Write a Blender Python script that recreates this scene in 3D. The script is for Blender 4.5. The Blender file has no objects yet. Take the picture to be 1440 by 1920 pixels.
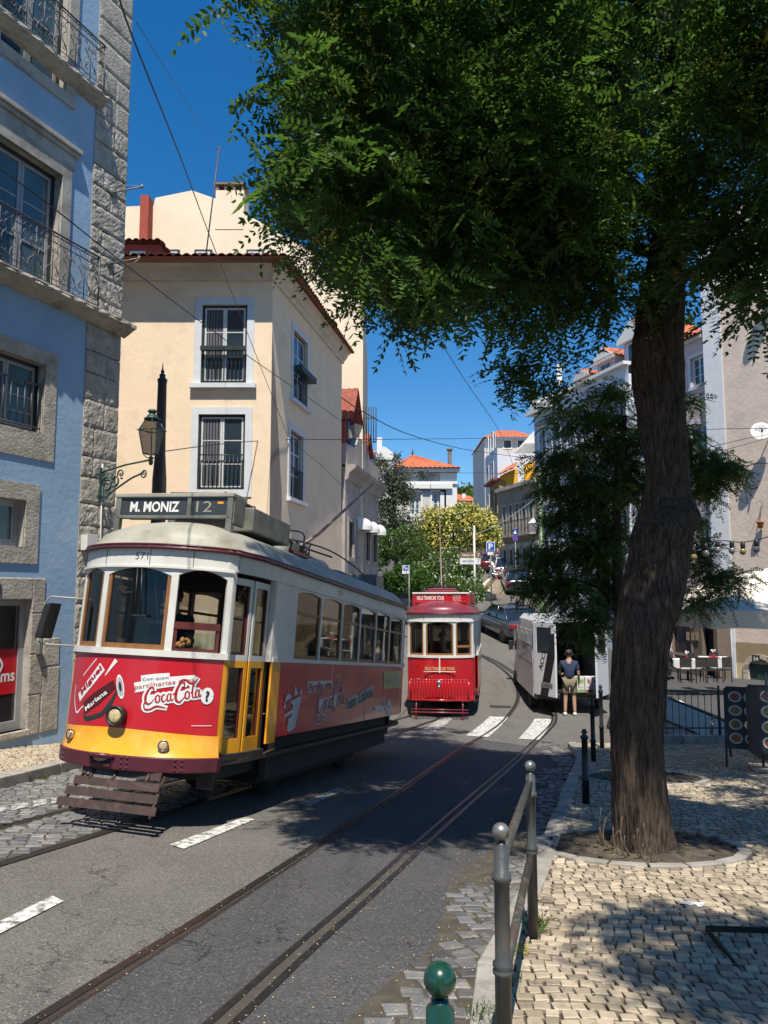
import bpy, bmesh, math, random
import numpy as np
from mathutils import noise as mnoise
from mathutils import Vector as V, Matrix
R = math.radians
random.seed(7)
rng = np.random.default_rng(7)
SC = bpy.context.scene
COL = SC.collection
# ---------------------------------------------------------------- camera
FPX, CX, CY, HOR = 1443.0, 720.0, 960.0, 1110.0
PITCH = math.atan((HOR - CY) / FPX)
CAMZ = 1.65
cd = bpy.data.cameras.new('camera')
cd.sensor_fit = 'VERTICAL'; cd.sensor_height = 24.0; cd.lens = FPX / 1920 * 24.0
cd.clip_start = 0.1; cd.clip_end = 3000
cam = bpy.data.objects.new('camera', cd); COL.objects.link(cam)
cam.location = (0, 0, CAMZ); cam.rotation_euler = (math.pi / 2 + PITCH, 0, 0)
SC.camera = cam
SC.render.resolution_x = 768; SC.render.resolution_y = 1024
# ---------------------------------------------------------------- light
SUN_EL, SUN_AZ = R(63), R(1)      # the sun stands behind the camera, a little to the left
sdir = V((-math.sin(SUN_AZ) * math.cos(SUN_EL), -math.cos(SUN_AZ) * math.cos(SUN_EL), math.sin(SUN_EL)))
w = bpy.data.worlds.new('World'); SC.world = w; w.use_nodes = True
nt = w.node_tree; nt.nodes.clear()
sky = nt.nodes.new('ShaderNodeTexSky'); sky.sky_type = 'NISHITA'; sky.sun_disc = False
sky.sun_elevation = SUN_EL; sky.sun_rotation = math.atan2(sdir.x, sdir.y)
sky.altitude = 0; sky.air_density = 1.0; sky.dust_density = 0.15; sky.ozone_density = 4.0
hs = nt.nodes.new('ShaderNodeHueSaturation'); hs.inputs['Saturation'].default_value = 1.35; hs.inputs['Value'].default_value = 1.0
bg = nt.nodes.new('ShaderNodeBackground'); bg.inputs['Strength'].default_value = 0.10
wo = nt.nodes.new('ShaderNodeOutputWorld')
nt.links.new(sky.outputs[0], hs.inputs['Color']); nt.links.new(hs.outputs[0], bg.inputs[0]); nt.links.new(bg.outputs[0], wo.inputs[0])
sl = bpy.data.lights.new('sun', 'SUN'); sl.energy = 5.0; sl.angle = R(0.53); sl.color = (1.0, 0.93, 0.82)
so = bpy.data.objects.new('sun', sl); COL.objects.link(so)
so.rotation_euler = sdir.to_track_quat('Z', 'Y').to_euler()
SC.view_settings.view_transform = 'Standard'; SC.view_settings.look = 'None'
SC.view_settings.exposure = 0.54; SC.view_settings.gamma = 1.0
# ---------------------------------------------------------------- terrain
_py = [-40, -5, 0, 14, 19.5, 23, 28, 32, 50, 56, 62, 75, 95, 130, 400]
_pz = [3.6, .45, 0, -1.26, -1.62, -1.62, -1.1, -.6, 1.45, 2.65, 3.7, 5.6, 7.2, 8.0, 8.0]
_yy = np.arange(-40, 400, .25)
_zz = np.interp(_yy, _py, _pz)
_k = np.exp(-.5 * (np.arange(-10, 11) * .25 / 1.1) ** 2); _k /= _k.sum()
_zz[10:-10] = np.convolve(_zz, _k, 'same')[10:-10]
def prof(y): return np.interp(y, _yy, _zz)
def sstep(a, b, x):
    t = np.clip((x - a) / (b - a), 0, 1); return t * t * (3 - 2 * t)
def terr(x, y):
    x = np.asarray(x, float); y = np.asarray(y, float)
    z = prof(y)
    s = np.logaddexp(0, -(x + .6) * 4) / 4
    z = z + .055 * np.minimum(s, 7) * (1 - sstep(14, 24, y))
    # sunken lane behind the railing, right
    lx = 5.0 + np.clip(y - 15, 0, 12) * .28
    low = -2.75 + .75 * sstep(17.5, 20.5, y)
    m = sstep(0, 1.2, x - lx) * sstep(15.15, 15.3, y) * (1 - sstep(38, 52, y))
    z = z * (1 - m) + low * m
    # bank left of the far road
    z = z + 1.2 * sstep(0.0, -4.0, x - 5 - (y - 30) * .12) * sstep(34, 44, y) * 0.3
    return z
def tz(x, y): return float(terr(x, y))
cp, sp = math.cos(PITCH), math.sin(PITCH)
C0 = V((0, 0, CAMZ))
def ray(px, py):
    u = (px - CX) / FPX; v = (CY - py) / FPX
    return V((u, cp - v * sp, sp + v * cp))
def at(px, py, Y):
    d = ray(px, py); return C0 + d * (Y / d.y)
def gp(px, py, dz=0.0):
    d = ray(px, py); a, b = .5, 200.0
    t = 1.0
    while t < 200:
        p = C0 + d * t
        if p.z < tz(p.x, p.y) + dz: break
        t += .1 + t * .01
    lo, hi = t - .1 - t * .012, t
    for _ in range(24):
        m = (lo + hi) / 2; p = C0 + d * m
        if p.z < tz(p.x, p.y) + dz: hi = m
        else: lo = m
    return C0 + d * hi
# ---------------------------------------------------------------- materials
MATS = {}
def _ntm(name):
    m = bpy.data.materials.new(name); m.use_nodes = True
    n = m.node_tree; n.nodes.clear()
    o = n.nodes.new('ShaderNodeOutputMaterial'); MATS[name] = m
    return m, n, o
def lk(n, a, b): n.links.new(a, b)
def pm(name, c1, c2=None, scale=3.0, rough=.7, metal=0.0, bump=0.0, bscale=30.0, c3=None, s3=.5, t3=(.5, .7), rvar=.1, spec=.5, bdist=.01, stretch=None, coat=0, tone=False, e=None):
    """plaster / stone / paint: two colours mixed by noise, an optional third by a larger noise, bump"""
    if name in MATS: return MATS[name]
    m, n, o = _ntm(name)
    b = n.nodes.new('ShaderNodeBsdfPrincipled'); lk(n, b.outputs[0], o.inputs[0])
    b.inputs['Roughness'].default_value = rough; b.inputs['Metallic'].default_value = metal
    b.inputs['Specular IOR Level'].default_value = spec
    if coat: b.inputs['Coat Weight'].default_value = coat; b.inputs['Coat Roughness'].default_value = .08
    tc = n.nodes.new('ShaderNodeTexCoord'); src = tc.outputs['Object']
    if stretch:
        mp = n.nodes.new('ShaderNodeMapping'); mp.inputs['Scale'].default_value = stretch; lk(n, src, mp.inputs[0]); src = mp.outputs[0]
    nz = n.nodes.new('ShaderNodeTexNoise'); nz.inputs['Scale'].default_value = scale; nz.inputs['Detail'].default_value = 7; nz.inputs['Roughness'].default_value = .62
    lk(n, src, nz.inputs['Vector'])
    if c2 is None: c2 = tuple(x * .8 for x in c1)
    mx = n.nodes.new('ShaderNodeMix'); mx.data_type = 'RGBA'
    mr = n.nodes.new('ShaderNodeMapRange'); mr.inputs[1].default_value = .35; mr.inputs[2].default_value = .65
    lk(n, nz.outputs[0], mr.inputs[0]); lk(n, mr.outputs[0], mx.inputs[0])
    mx.inputs[6].default_value = (*c1, 1); mx.inputs[7].default_value = (*c2, 1)
    col = mx.outputs[2]
    if c3:
        n3 = n.nodes.new('ShaderNodeTexNoise'); n3.inputs['Scale'].default_value = s3; n3.inputs['Detail'].default_value = 9; n3.inputs['Roughness'].default_value = .7
        lk(n, src, n3.inputs['Vector'])
        m3 = n.nodes.new('ShaderNodeMapRange'); m3.inputs[1].default_value = t3[0]; m3.inputs[2].default_value = t3[1]
        lk(n, n3.outputs[0], m3.inputs[0])
        x3 = n.nodes.new('ShaderNodeMix'); x3.data_type = 'RGBA'; lk(n, m3.outputs[0], x3.inputs[0]); lk(n, col, x3.inputs[6]); x3.inputs[7].default_value = (*c3, 1)
        col = x3.outputs[2]
    if tone:
        at_ = n.nodes.new('ShaderNodeAttribute'); at_.attribute_name = 'tone'
        hv = n.nodes.new('ShaderNodeHueSaturation'); lk(n, col, hv.inputs['Color']); lk(n, at_.outputs['Fac'], hv.inputs['Value']); col = hv.outputs[0]
    lk(n, col, b.inputs['Base Color'])
    rr = n.nodes.new('ShaderNodeMapRange'); rr.inputs[3].default_value = max(0.02, rough - rvar); rr.inputs[4].default_value = min(1, rough + rvar)
    lk(n, nz.outputs[0], rr.inputs[0]); lk(n, rr.outputs[0], b.inputs['Roughness'])
    if bump:
        nb = n.nodes.new('ShaderNodeTexNoise'); nb.inputs['Scale'].default_value = bscale; nb.inputs['Detail'].default_value = 6; nb.inputs['Roughness'].default_value = .6
        lk(n, src, nb.inputs['Vector'])
        bp = n.nodes.new('ShaderNodeBump'); bp.inputs['Strength'].default_value = bump; bp.inputs['Distance'].default_value = bdist
        lk(n, nb.outputs[0], bp.inputs['Height']); lk(n, bp.outputs[0], b.inputs['Normal'])
    if e:
        b.inputs['Emission Color'].default_value = (*e[0], 1); b.inputs['Emission Strength'].default_value = e[1]
    return m
def glassm(name, tint=(.75, .8, .8), fac=.12, rough=.02):
    if name in MATS: return MATS[name]
    m, n, o = _ntm(name)
    t = n.nodes.new('ShaderNodeBsdfTransparent'); t.inputs[0].default_value = (*tint, 1)
    g = n.nodes.new('ShaderNodeBsdfGlossy'); g.inputs['Roughness'].default_value = rough; g.inputs[0].default_value = (.8, .8, .78, 1)
    lw = n.nodes.new('ShaderNodeFresnel'); lw.inputs[0].default_value = 1.5
    ad = n.nodes.new('ShaderNodeMath'); ad.operation = 'MULTIPLY_ADD'; ad.inputs[1].default_value = .5; ad.inputs[2].default_value = fac * .06
    lk(n, lw.outputs[0], ad.inputs[0])
    mx = n.nodes.new('ShaderNodeMixShader'); lk(n, ad.outputs[0], mx.inputs[0]); lk(n, t.outputs[0], mx.inputs[1]); lk(n, g.outputs[0], mx.inputs[2])
    lk(n, mx.outputs[0], o.inputs[0]); return m
def leafm(name, c1, c2, trans=.35, scale=1.2, rough=.45, c3=None):
    if name in MATS: return MATS[name]
    m, n, o = _ntm(name)
    b = n.nodes.new('ShaderNodeBsdfPrincipled'); b.inputs['Roughness'].default_value = rough; b.inputs['Specular IOR Level'].default_value = .35
    tr = n.nodes.new('ShaderNodeBsdfTranslucent')
    at_ = n.nodes.new('ShaderNodeAttribute'); at_.attribute_name = 'tone'
    cr = n.nodes.new('ShaderNodeMix'); cr.data_type = 'RGBA'; cr.inputs[6].default_value = (*c1, 1); cr.inputs[7].default_value = (*c2, 1)
    lk(n, at_.outputs['Fac'], cr.inputs[0]); lk(n, cr.outputs[2], b.inputs['Base Color'])
    hv = n.nodes.new('ShaderNodeHueSaturation'); hv.inputs['Value'].default_value = 1.6; hv.inputs['Hue'].default_value = .488; lk(n, cr.outputs[2], hv.inputs['Color']); lk(n, hv.outputs[0], tr.inputs[0])
    mx = n.nodes.new('ShaderNodeMixShader'); mx.inputs[0].default_value = trans
    lk(n, b.outputs[0], mx.inputs[1]); lk(n, tr.outputs[0], mx.inputs[2]); lk(n, mx.outputs[0], o.inputs[0]); return m
# ---------------------------------------------------------------- mesh builder
class MB:
    def __init__(s, T=None): s.v = []; s.f = []; s.m = []; s.sm = []; s.T = T; s.tone = None
    def add(s, vs, fs, mi=0, smooth=False):
        o = len(s.v)
        if s.T is not None: vs = [s.T @ V(p) for p in vs]
        s.v.extend([tuple(p) for p in vs])
        for f in fs: s.f.append(tuple(i + o for i in f)); s.m.append(mi); s.sm.append(smooth)
        return s
    def box(s, x0, x1, y0, y1, z0, z1, mi=0, M=None):
        vs = [(x, y, z) for z in (z0, z1) for y in (y0, y1) for x in (x0, x1)]
        if M is not None: vs = [M @ V(p) for p in vs]
        return s.add(vs, [(0, 2, 3, 1), (4, 5, 7, 6), (0, 1, 5, 4), (2, 6, 7, 3), (0, 4, 6, 2), (1, 3, 7, 5)], mi)
    def hexa(s, b, t, mi=0):      # four bottom and four top points
        return s.add(list(b) + list(t), [(3, 2, 1, 0), (4, 5, 6, 7), (0, 1, 5, 4), (1, 2, 6, 5), (2, 3, 7, 6), (3, 0, 4, 7)], mi)
    def prism(s, poly, a0, a1, axis='y', mi=0):
        n = len(poly)
        if axis == 'y': mk = lambda p, a: (p[0], a, p[1])
        elif axis == 'x': mk = lambda p, a: (a, p[0], p[1])
        else: mk = lambda p, a: (p[0], p[1], a)
        vs = [mk(p, a0) for p in poly] + [mk(p, a1) for p in poly]
        fs = [tuple(range(n)), tuple(range(2 * n - 1, n - 1, -1))] + [(i, i + n, (i + 1) % n + n, (i + 1) % n) for i in range(n)]
        return s.add(vs, fs, mi)
    def tube(s, pts, r, n=8, mi=0, cap=True, smooth=True, sx=1.0):
        pts = [V(p) for p in pts]; k = len(pts)
        rs = r if hasattr(r, '__len__') else [r] * k
        vs = []; prev = None
        for i, p in enumerate(pts):
            t = (pts[min(i + 1, k - 1)] - pts[max(i - 1, 0)])
            if t.length < 1e-9: t = V((0, 0, 1))
            t.normalize()
            if prev is None:
                a = V((0, 0, 1)) if abs(t.z) < .9 else V((1, 0, 0)); u = t.cross(a).normalized()
            else:
                u = prev - t * prev.dot(t)
                if u.length < 1e-6: u = t.cross(V((0, 0, 1)))
                u.normalize()
            prev = u; w_ = t.cross(u)
            for j in range(n):
                a = 2 * math.pi * j / n; vs.append(p + u * (math.cos(a) * rs[i] * sx) + w_ * (math.sin(a) * rs[i]))
        fs = [(i * n + j, i * n + (j + 1) % n, (i + 1) * n + (j + 1) % n, (i + 1) * n + j) for i in range(k - 1) for j in range(n)]
        if cap: fs += [tuple(range(n - 1, -1, -1)), tuple((k - 1) * n + j for j in range(n))]
        return s.add(vs, fs, mi, smooth)
    def cyl(s, p0, p1, r0, r1=None, n=16, mi=0, smooth=True): return s.tube([p0, p1], [r0, r0 if r1 is None else r1], n, mi, True, smooth)
    def lathe(s, prof_, c=(0, 0, 0), n=20, mi=0, smooth=True, M=None):
        vs = []; k = len(prof_)
        for r, z in prof_:
            for j in range(n):
                a = 2 * math.pi * j / n; p = V((r * math.cos(a), r * math.sin(a), z))
                if M is not None: p = M @ p
                vs.append(V(c) + p)
        fs = [(i * n + j, i * n + (j + 1) % n, (i + 1) * n + (j + 1) % n, (i + 1) * n + j) for i in range(k - 1) for j in range(n)]
        if prof_[0][0] > 1e-4: fs.append(tuple(range(n - 1, -1, -1)))
        if prof_[-1][0] > 1e-4: fs.append(tuple((k - 1) * n + j for j in range(n)))
        return s.add(vs, fs, mi, smooth)
    def ball(s, c, r, n=14, mi=0, sc=(1, 1, 1)):
        k = max(6, n // 2 + 1); pr = [(math.sin(math.pi * i / k), -math.cos(math.pi * i / k)) for i in range(k + 1)]
        return s.lathe([(a * r, b * r) for a, b in pr], c, n, mi, True, Matrix.Diagonal((*sc, 1)))
    def grid(s, fn, nu, nv, mi=0, smooth=True, flip=False):
        vs = [fn(i / nu, j / nv) for j in range(nv + 1) for i in range(nu + 1)]
        fs = [(j * (nu + 1) + i, j * (nu + 1) + i + 1, (j + 1) * (nu + 1) + i + 1, (j + 1) * (nu + 1) + i) for j in range(nv) for i in range(nu)]
        if flip: fs = [f[::-1] for f in fs]
        return s.add(vs, fs, mi, smooth)
    def mesh(s, name):
        me = bpy.data.meshes.new(name); me.from_pydata(s.v, [], s.f)
        me.polygons.foreach_set('material_index', s.m); me.polygons.foreach_set('use_smooth', s.sm)
        if s.tone is not None:
            a = me.attributes.new('tone', 'FLOAT', 'FACE'); a.data.foreach_set('value', s.tone)
        me.update(); return me
    def obj(s, name, mats, parent=None, bevel=0, label=None, weld=False, seg=2):
        me = s.mesh(name)
        for m in (mats if isinstance(mats, (list, tuple)) else [mats]): me.materials.append(m)
        if weld or bevel:
            b = bmesh.new(); b.from_mesh(me); bmesh.ops.remove_doubles(b, verts=b.verts, dist=1e-5)
            bmesh.ops.recalc_face_normals(b, faces=b.faces); b.to_mesh(me); b.free()
        o = bpy.data.objects.new(name, me); COL.objects.link(o)
        if parent is not None: o.parent = parent
        if label: o['label'] = label
        if bevel:
            md = o.modifiers.new('bevel', 'BEVEL'); md.width = bevel; md.segments = seg; md.limit_method = 'ANGLE'; md.angle_limit = R(35)
        return o
def tag(o, label, cat, group=None):
    o['label'] = label; o['category'] = cat
    if group: o['group'] = group
    return o
def root(name, label, cat, loc=(0, 0, 0), rot=(0, 0, 0), group=None):
    o = bpy.data.objects.new(name, None); COL.objects.link(o); o.empty_display_size = .2
    o.location = loc; o.rotation_euler = rot; tag(o, label, cat, group); return o
def struct(o, kind='structure'): o['kind'] = kind; return o
def copytree(o, parent=None, loc=None, rz=None, label=None):
    c = o.copy(); COL.objects.link(c)
    if parent is not None: c.parent = parent
    if loc is not None: c.location = loc
    if rz is not None: c.rotation_euler = (0, 0, rz)
    if label: c['label'] = label
    for ch in list(o.children): copytree(ch, c)
    return c
def Rz(a): return Matrix.Rotation(a, 4, 'Z')
def Tr(x, y, z): return Matrix.Translation((x, y, z))
def smooth_path(pts, n=6):
    pts = [V(p) for p in pts]; out = []
    for i in range(len(pts) - 1):
        p0 = pts[max(i - 1, 0)]; p1 = pts[i]; p2 = pts[i + 1]; p3 = pts[min(i + 2, len(pts) - 1)]
        for k in range(n):
            t = k / n
            out.append(.5 * ((2 * p1) + (p2 - p0) * t + (2 * p0 - 5 * p1 + 4 * p2 - p3) * t * t + (3 * p1 - p0 - 3 * p2 + p3) * t ** 3))
    out.append(pts[-1]); return out
# text as mesh data in a unit frame (x right, y up), centred, scaled to width w (and height h if given)
def text2d(s, w=None, h=None, bold=0.0, shear=0.0, font=None):
    cu = bpy.data.curves.new('t', 'FONT'); cu.body = s; cu.align_x = 'CENTER'; cu.offset = bold; cu.shear = shear; cu.resolution_u = 3
    o = bpy.data.objects.new('t', cu); COL.objects.link(o)
    dg = bpy.context.evaluated_depsgraph_get(); me = bpy.data.meshes.new_from_object(o.evaluated_get(dg))
    vs = np.array([v.co[:2] for v in me.vertices]) if len(me.vertices) else np.zeros((0, 2)); fs = [tuple(p.vertices) for p in me.polygons]
    bpy.data.objects.remove(o); bpy.data.curves.remove(cu); bpy.data.meshes.remove(me)
    mn, mx = vs.min(0), vs.max(0); vs = vs - (mn + mx) / 2
    sx = w / (mx[0] - mn[0]) if w else None; sy = h / (mx[1] - mn[1]) if h else None
    if sx is None: sx = sy
    if sy is None: sy = sx
    return vs * [sx, sy], fs
def put2d(mb, vf, fn, mi=0, rot=0.0, off=(0, 0)):
    vs, fs = vf; c, s_ = math.cos(rot), math.sin(rot)
    P = [fn(c * x - s_ * y + off[0], s_ * x + c * y + off[1]) for x, y in vs]
    mb.add(P, fs, mi)
def ribbon2d(pts, ws):
    """a stroke of varying width as flat quads"""
    P = [V((p[0], p[1], 0)) for p in pts]; P = smooth_path(P, 5); k = len(P)
    W = np.interp(np.linspace(0, 1, k), np.linspace(0, 1, len(ws)), ws) if hasattr(ws, '__len__') else [ws] * k
    vs = []
    for i, p in enumerate(P):
        t = P[min(i + 1, k - 1)] - P[max(i - 1, 0)]; t.normalize() if t.length > 0 else None
        nrm = V((-t.y, t.x, 0)) * W[i] / 2; vs += [(p.x + nrm.x * q, p.y + nrm.y * q) for q in ((1, .33, -.33, -1) if max(W) > .03 else (1, -1))]
    n_ = len(vs) // k; return np.array(vs), [(n_ * i + j, n_ * i + j + 1, n_ * i + n_ + j + 1, n_ * i + n_ + j) for i in range(k - 1) for j in range(n_ - 1)]
def drape(poly, dz, step=.5, mats=None, name='road', skirt=0, poly_z=None):
    """flat polygon (x,y) cut on a grid and laid on the terrain dz above it, with a skirt"""
    b = bmesh.new(); vs = [b.verts.new((p[0], p[1], 0)) for p in poly]; b.faces.new(vs)
    xs = [p[0] for p in poly]; ys = [p[1] for p in poly]
    for ax, lo, hi in ((0, min(xs), max(xs)), (1, min(ys), max(ys))):
        k = math.ceil(lo / step)
        while k * step < hi:
            co = V((0, 0, 0)); co[ax] = k * step; no = V((0, 0, 0)); no[ax] = 1
            bmesh.ops.bisect_plane(b, geom=b.verts[:] + b.edges[:] + b.faces[:], plane_co=co, plane_no=no, dist=1e-5); k += 1
    if skirt:
        be = [e for e in b.edges if e.is_boundary]
        r = bmesh.ops.extrude_edge_only(b, edges=be); low = {v for v in r['geom'] if isinstance(v, bmesh.types.BMVert)}
    else: low = set()
    for v in b.verts: v.co.z = tz(v.co.x, v.co.y) + dz - (skirt if v in low else 0)
    bmesh.ops.recalc_face_normals(b, faces=b.faces)
    up = sum(f.normal.z * f.calc_area() for f in b.faces)
    if up < 0: bmesh.ops.reverse_faces(b, faces=b.faces[:])
    me = bpy.data.meshes.new(name); b.to_mesh(me); b.free()
    for m in mats: me.materials.append(m)
    o = bpy.data.objects.new(name, me); COL.objects.link(o); return o
# ================================================================ ground, road, pavements, rails
def asphaltm(name, c1, c2, stain, light):
    m, n, o = _ntm(name)
    b = n.nodes.new('ShaderNodeBsdfPrincipled'); b.inputs['Roughness'].default_value = .85; b.inputs['Specular IOR Level'].default_value = .3; lk(n, b.outputs[0], o.inputs[0])
    tc = n.nodes.new('ShaderNodeTexCoord'); S = tc.outputs['Object']
    def noise(sc, det=6, ro=.6, v=None):
        z = n.nodes.new('ShaderNodeTexNoise'); z.inputs['Scale'].default_value = sc; z.inputs['Detail'].default_value = det; z.inputs['Roughness'].default_value = ro; lk(n, v or S, z.inputs['Vector']); return z.outputs[0]
    def ramp(x, a, b_): r = n.nodes.new('ShaderNodeMapRange'); r.inputs[1].default_value = a; r.inputs[2].default_value = b_; lk(n, x, r.inputs[0]); return r.outputs[0]
    def mix(f, a, b_):
        x = n.nodes.new('ShaderNodeMix'); x.data_type = 'RGBA'; lk(n, f, x.inputs[0])
        for i, q in ((6, a), (7, b_)):
            if isinstance(q, tuple): x.inputs[i].default_value = (*q, 1)
            else: lk(n, q, x.inputs[i])
        return x.outputs[2]
    c = mix(ramp(noise(1.3, 8), .35, .65), c1, c2)
    mp = n.nodes.new('ShaderNodeMapping'); mp.inputs['Rotation'].default_value = (0, 0, R(16)); mp.inputs['Scale'].default_value = (1.8, .18, 1); lk(n, S, mp.inputs[0])
    c = mix(ramp(noise(1.5, 5, .55, mp.outputs[0]), .55, .72), c, stain)
    v = n.nodes.new('ShaderNodeTexVoronoi'); v.inputs['Scale'].default_value = 95; lk(n, S, v.inputs['Vector'])
    hs_ = n.nodes.new('ShaderNodeSeparateColor'); lk(n, v.outputs['Color'], hs_.inputs[0])
    c = mix(ramp(hs_.outputs[0], .75, 1.0), c, light)
    c = mix(ramp(hs_.outputs[1], .7, 1.0), c, tuple(x * .5 for x in c1))
    # cracks
    v2 = n.nodes.new('ShaderNodeTexVoronoi'); v2.feature = 'DISTANCE_TO_EDGE'; v2.inputs['Scale'].default_value = .33
    nv = n.nodes.new('ShaderNodeTexNoise'); nv.inputs['Scale'].default_value = 2.5; nv.inputs['Detail'].default_value = 6; lk(n, S, nv.inputs['Vector'])
    va = n.nodes.new('ShaderNodeVectorMath'); va.operation = 'MULTIPLY_ADD'; va.inputs[1].default_value = (.7, .7, .7); lk(n, nv.outputs['Color'], va.inputs[0]); lk(n, S, va.inputs[2]); lk(n, va.outputs[0], v2.inputs['Vector'])
    cr = n.nodes.new('ShaderNodeMath'); cr.operation = 'LESS_THAN'; cr.inputs[1].default_value = .0012; lk(n, v2.outputs['Distance'], cr.inputs[0])
    c = mix(cr.outputs[0], c, tuple(x * .35 for x in c1))
    lk(n, c, b.inputs['Base Color'])
    bp = n.nodes.new('ShaderNodeBump'); bp.inputs['Strength'].default_value = .7; bp.inputs['Distance'].default_value = .006
    lk(n, v.outputs['Distance'], bp.inputs['Height']); lk(n, bp.outputs[0], b.inputs['Normal'])
    return m
M_asph = asphaltm('asphalt', (.135, .127, .115), (.108, .102, .094), (.082, .078, .073), (.205, .19, .165))
M_asph2 = asphaltm('dark_asphalt', (.072, .071, .072), (.056, .056, .058), (.04, .04, .042), (.125, .118, .108))
M_dirt = pm('dirt', (.06, .045, .032), (.035, .028, .02), 6, .95, bump=.6, bscale=40, c3=(.16, .13, .09), s3=3)
M_grout = pm('joint_dirt', (.045, .038, .03), (.08, .068, .05), 9, .95, bump=.4, bscale=60)
M_lime = pm('limestone', (.46, .385, .28), (.33, .275, .195), 5, .62, bump=.35, bscale=55, c3=(.22, .17, .115), s3=9, t3=(.5, .72), tone=True)
M_basalt = pm('basalt', (.10, .10, .10), (.065, .065, .067), 5, .6, bump=.5, bscale=50, c3=(.16, .14, .11), s3=7, tone=True)
M_kerb = pm('kerb_stone', (.36, .34, .30), (.24, .225, .195), 3, .75, bump=.6, bscale=45, c3=(.15, .13, .10), s3=4)
M_rail = pm('rail_steel', (.036, .033, .031), (.055, .05, .046), 12, .40, .6, bump=.2, bscale=60)
M_railtop = pm('worn_rail_steel', (.22, .19, .17), (.12, .095, .08), 6, .32, .9, bump=.1, bscale=60)
M_railbed = pm('rail_bed_dust', (.065, .056, .046), (.045, .038, .032), 9, .85)
M_groove = pm('groove', (.02, .018, .016), (.035, .03, .025), 9, .9)
def paintm(name, base, under, thr):
    m = pm(name, base, tuple(x * .8 for x in base), 4, .7, bump=.3, bscale=60, c3=under, s3=14, t3=thr); return m
M_mark = paintm('road_marking_paint', (.62, .61, .57), (.14, .135, .125), (.47, .60))
M_mark2 = paintm('worn_marking_paint', (.5, .49, .46), (.12, .12, .11), (.44, .56))
M_hill = pm('dry_ground', (.14, .11, .07), (.08, .08, .04), .6, .95, bump=.5, bscale=4)

# the ground as one sheet
xs = np.unique(np.concatenate([np.arange(-90, -14, 4), np.arange(-14, 20, .5), np.arange(20, 121, 4)]))
ys = np.unique(np.concatenate([np.arange(-8, 60, .5), np.arange(60, 130, 2.5), np.arange(130, 400, 15)]))
XX, YY = np.meshgrid(xs, ys); ZZ = terr(XX, YY) - .012
nx, ny = len(xs), len(ys)
g = MB(); g.add(np.stack([XX.ravel(), YY.ravel(), ZZ.ravel()], 1).tolist(), [(j * nx + i, j * nx + i + 1, (j + 1) * nx + i + 1, (j + 1) * nx + i) for j in range(ny - 1) for i in range(nx - 1)], 0, True)
struct(g.obj('ground', M_asph2))

def P2(px, py, dz=0): p = gp(px, py, dz); return (p.x, p.y)
PAVE = .12
kerbR = [(.02, 1.0), (.16, 1.9)] + [P2(*q) for q in [(880, 1905), (930, 1790), (975, 1700), (1005, 1630), (1020, 1590), (1040, 1540), (1062, 1480), (1082, 1430), (1098, 1385), (1108, 1350)]]
kerbR = [(a, b) for a, b in kerbR if b < 15.2]
kerbR.append((kerbR[-1][0] + .3, 15.15))
kerbR = [(p.x, p.y) for p in smooth_path([(a, b, 0) for a, b in kerbR], 4)]
kerbR = [(-.2, -2.0)] + kerbR
kx = lambda y: float(np.interp(y, [k[1] for k in kerbR], [k[0] for k in kerbR]))
wallL = lambda y: -5.5 + .40 * (y - 12.1)
kerbL = [(-6.1, 3), (-5.25, 6.0), P2(-60, 1495), P2(0, 1481), P2(60, 1466), P2(125, 1448)]
dx_, dy_ = kerbL[-1][0] - kerbL[-3][0], kerbL[-1][1] - kerbL[-3][1]
kerbL.append((kerbL[-1][0] + dx_ * 3, kerbL[-1][1] + dy_ * 3)); kerbL.append((-2.4, 19.5)); kerbL.append((-1.2, 25)); kerbL.append((.4, 34))
kerbL = sorted(kerbL, key=lambda k: k[1])
klx = lambda y: float(np.interp(y, [k[1] for k in kerbL], [k[0] for k in kerbL]))
# road sheet
road_poly = [(klx(y) - .3, y) for y in np.arange(0, 34.1, 2)] + [(1.2, 40), (3.0, 48), (5.5, 60), (8.6, 75), (11, 95), (17, 95), (13.6, 75), (12, 60), (9.8, 48), (8.2, 40), (7.5, 32), (6.8, 24), (6.0, 16)] + [(kx(y) + .3, y) for y in (15, 13, 11, 9, 7, 5, 3, 1, 0)]
struct(drape(road_poly, .002, .5, [M_asph], 'road'))
# darker strip of newer asphalt between and right of the near rails
railA = [gp(*q) for q in [(60, 1920), (200, 1832), (400, 1708), (600, 1580), (720, 1502), (850, 1412), (915, 1374), (950, 1344), (970, 1308), (962, 1278), (938, 1253), (905, 1233), (880, 1222)]]
railB = [gp(*q) for q in [(440, 1920), (580, 1787), (720, 1660), (860, 1528), (1000, 1400), (1030, 1370), (1043, 1350), (1036, 1327), (1008, 1297), (968, 1264), (935, 1242), (897, 1225), (870, 1214)]]
railD = [gp(*q) for q in [(-90, 1652), (0, 1624), (150, 1578), (300, 1531)]] + [gp(*q) for q in [(733, 1384), (790, 1360), (846, 1335)]]
def extend_back(pts, L=4): d = (pts[0] - pts[1]).normalized(); return [pts[0] + d * L] + pts
railA, railB, railD = extend_back(railA), extend_back(railB), extend_back(railD, 2)
d_ = (railD[-1] - railD[-2]).normalized(); railD.append(railD[-1] + V((.12, .99, 0)) * 6)
pathA, pathB, pathD = [smooth_path([(p.x, p.y, 0) for p in r_], 8) for r_ in (railA, railB, railD)]
def offs(path, d):
    out = []
    for i, p in enumerate(path):
        t = path[min(i + 1, len(path) - 1)] - path[max(i - 1, 0)]; t.normalize(); out.append(p + V((t.y, -t.x, 0)) * d)
    return out
pathC = offs(pathD, -.95)
aY = [p for p in pathA if p.y < 17]; 
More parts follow.
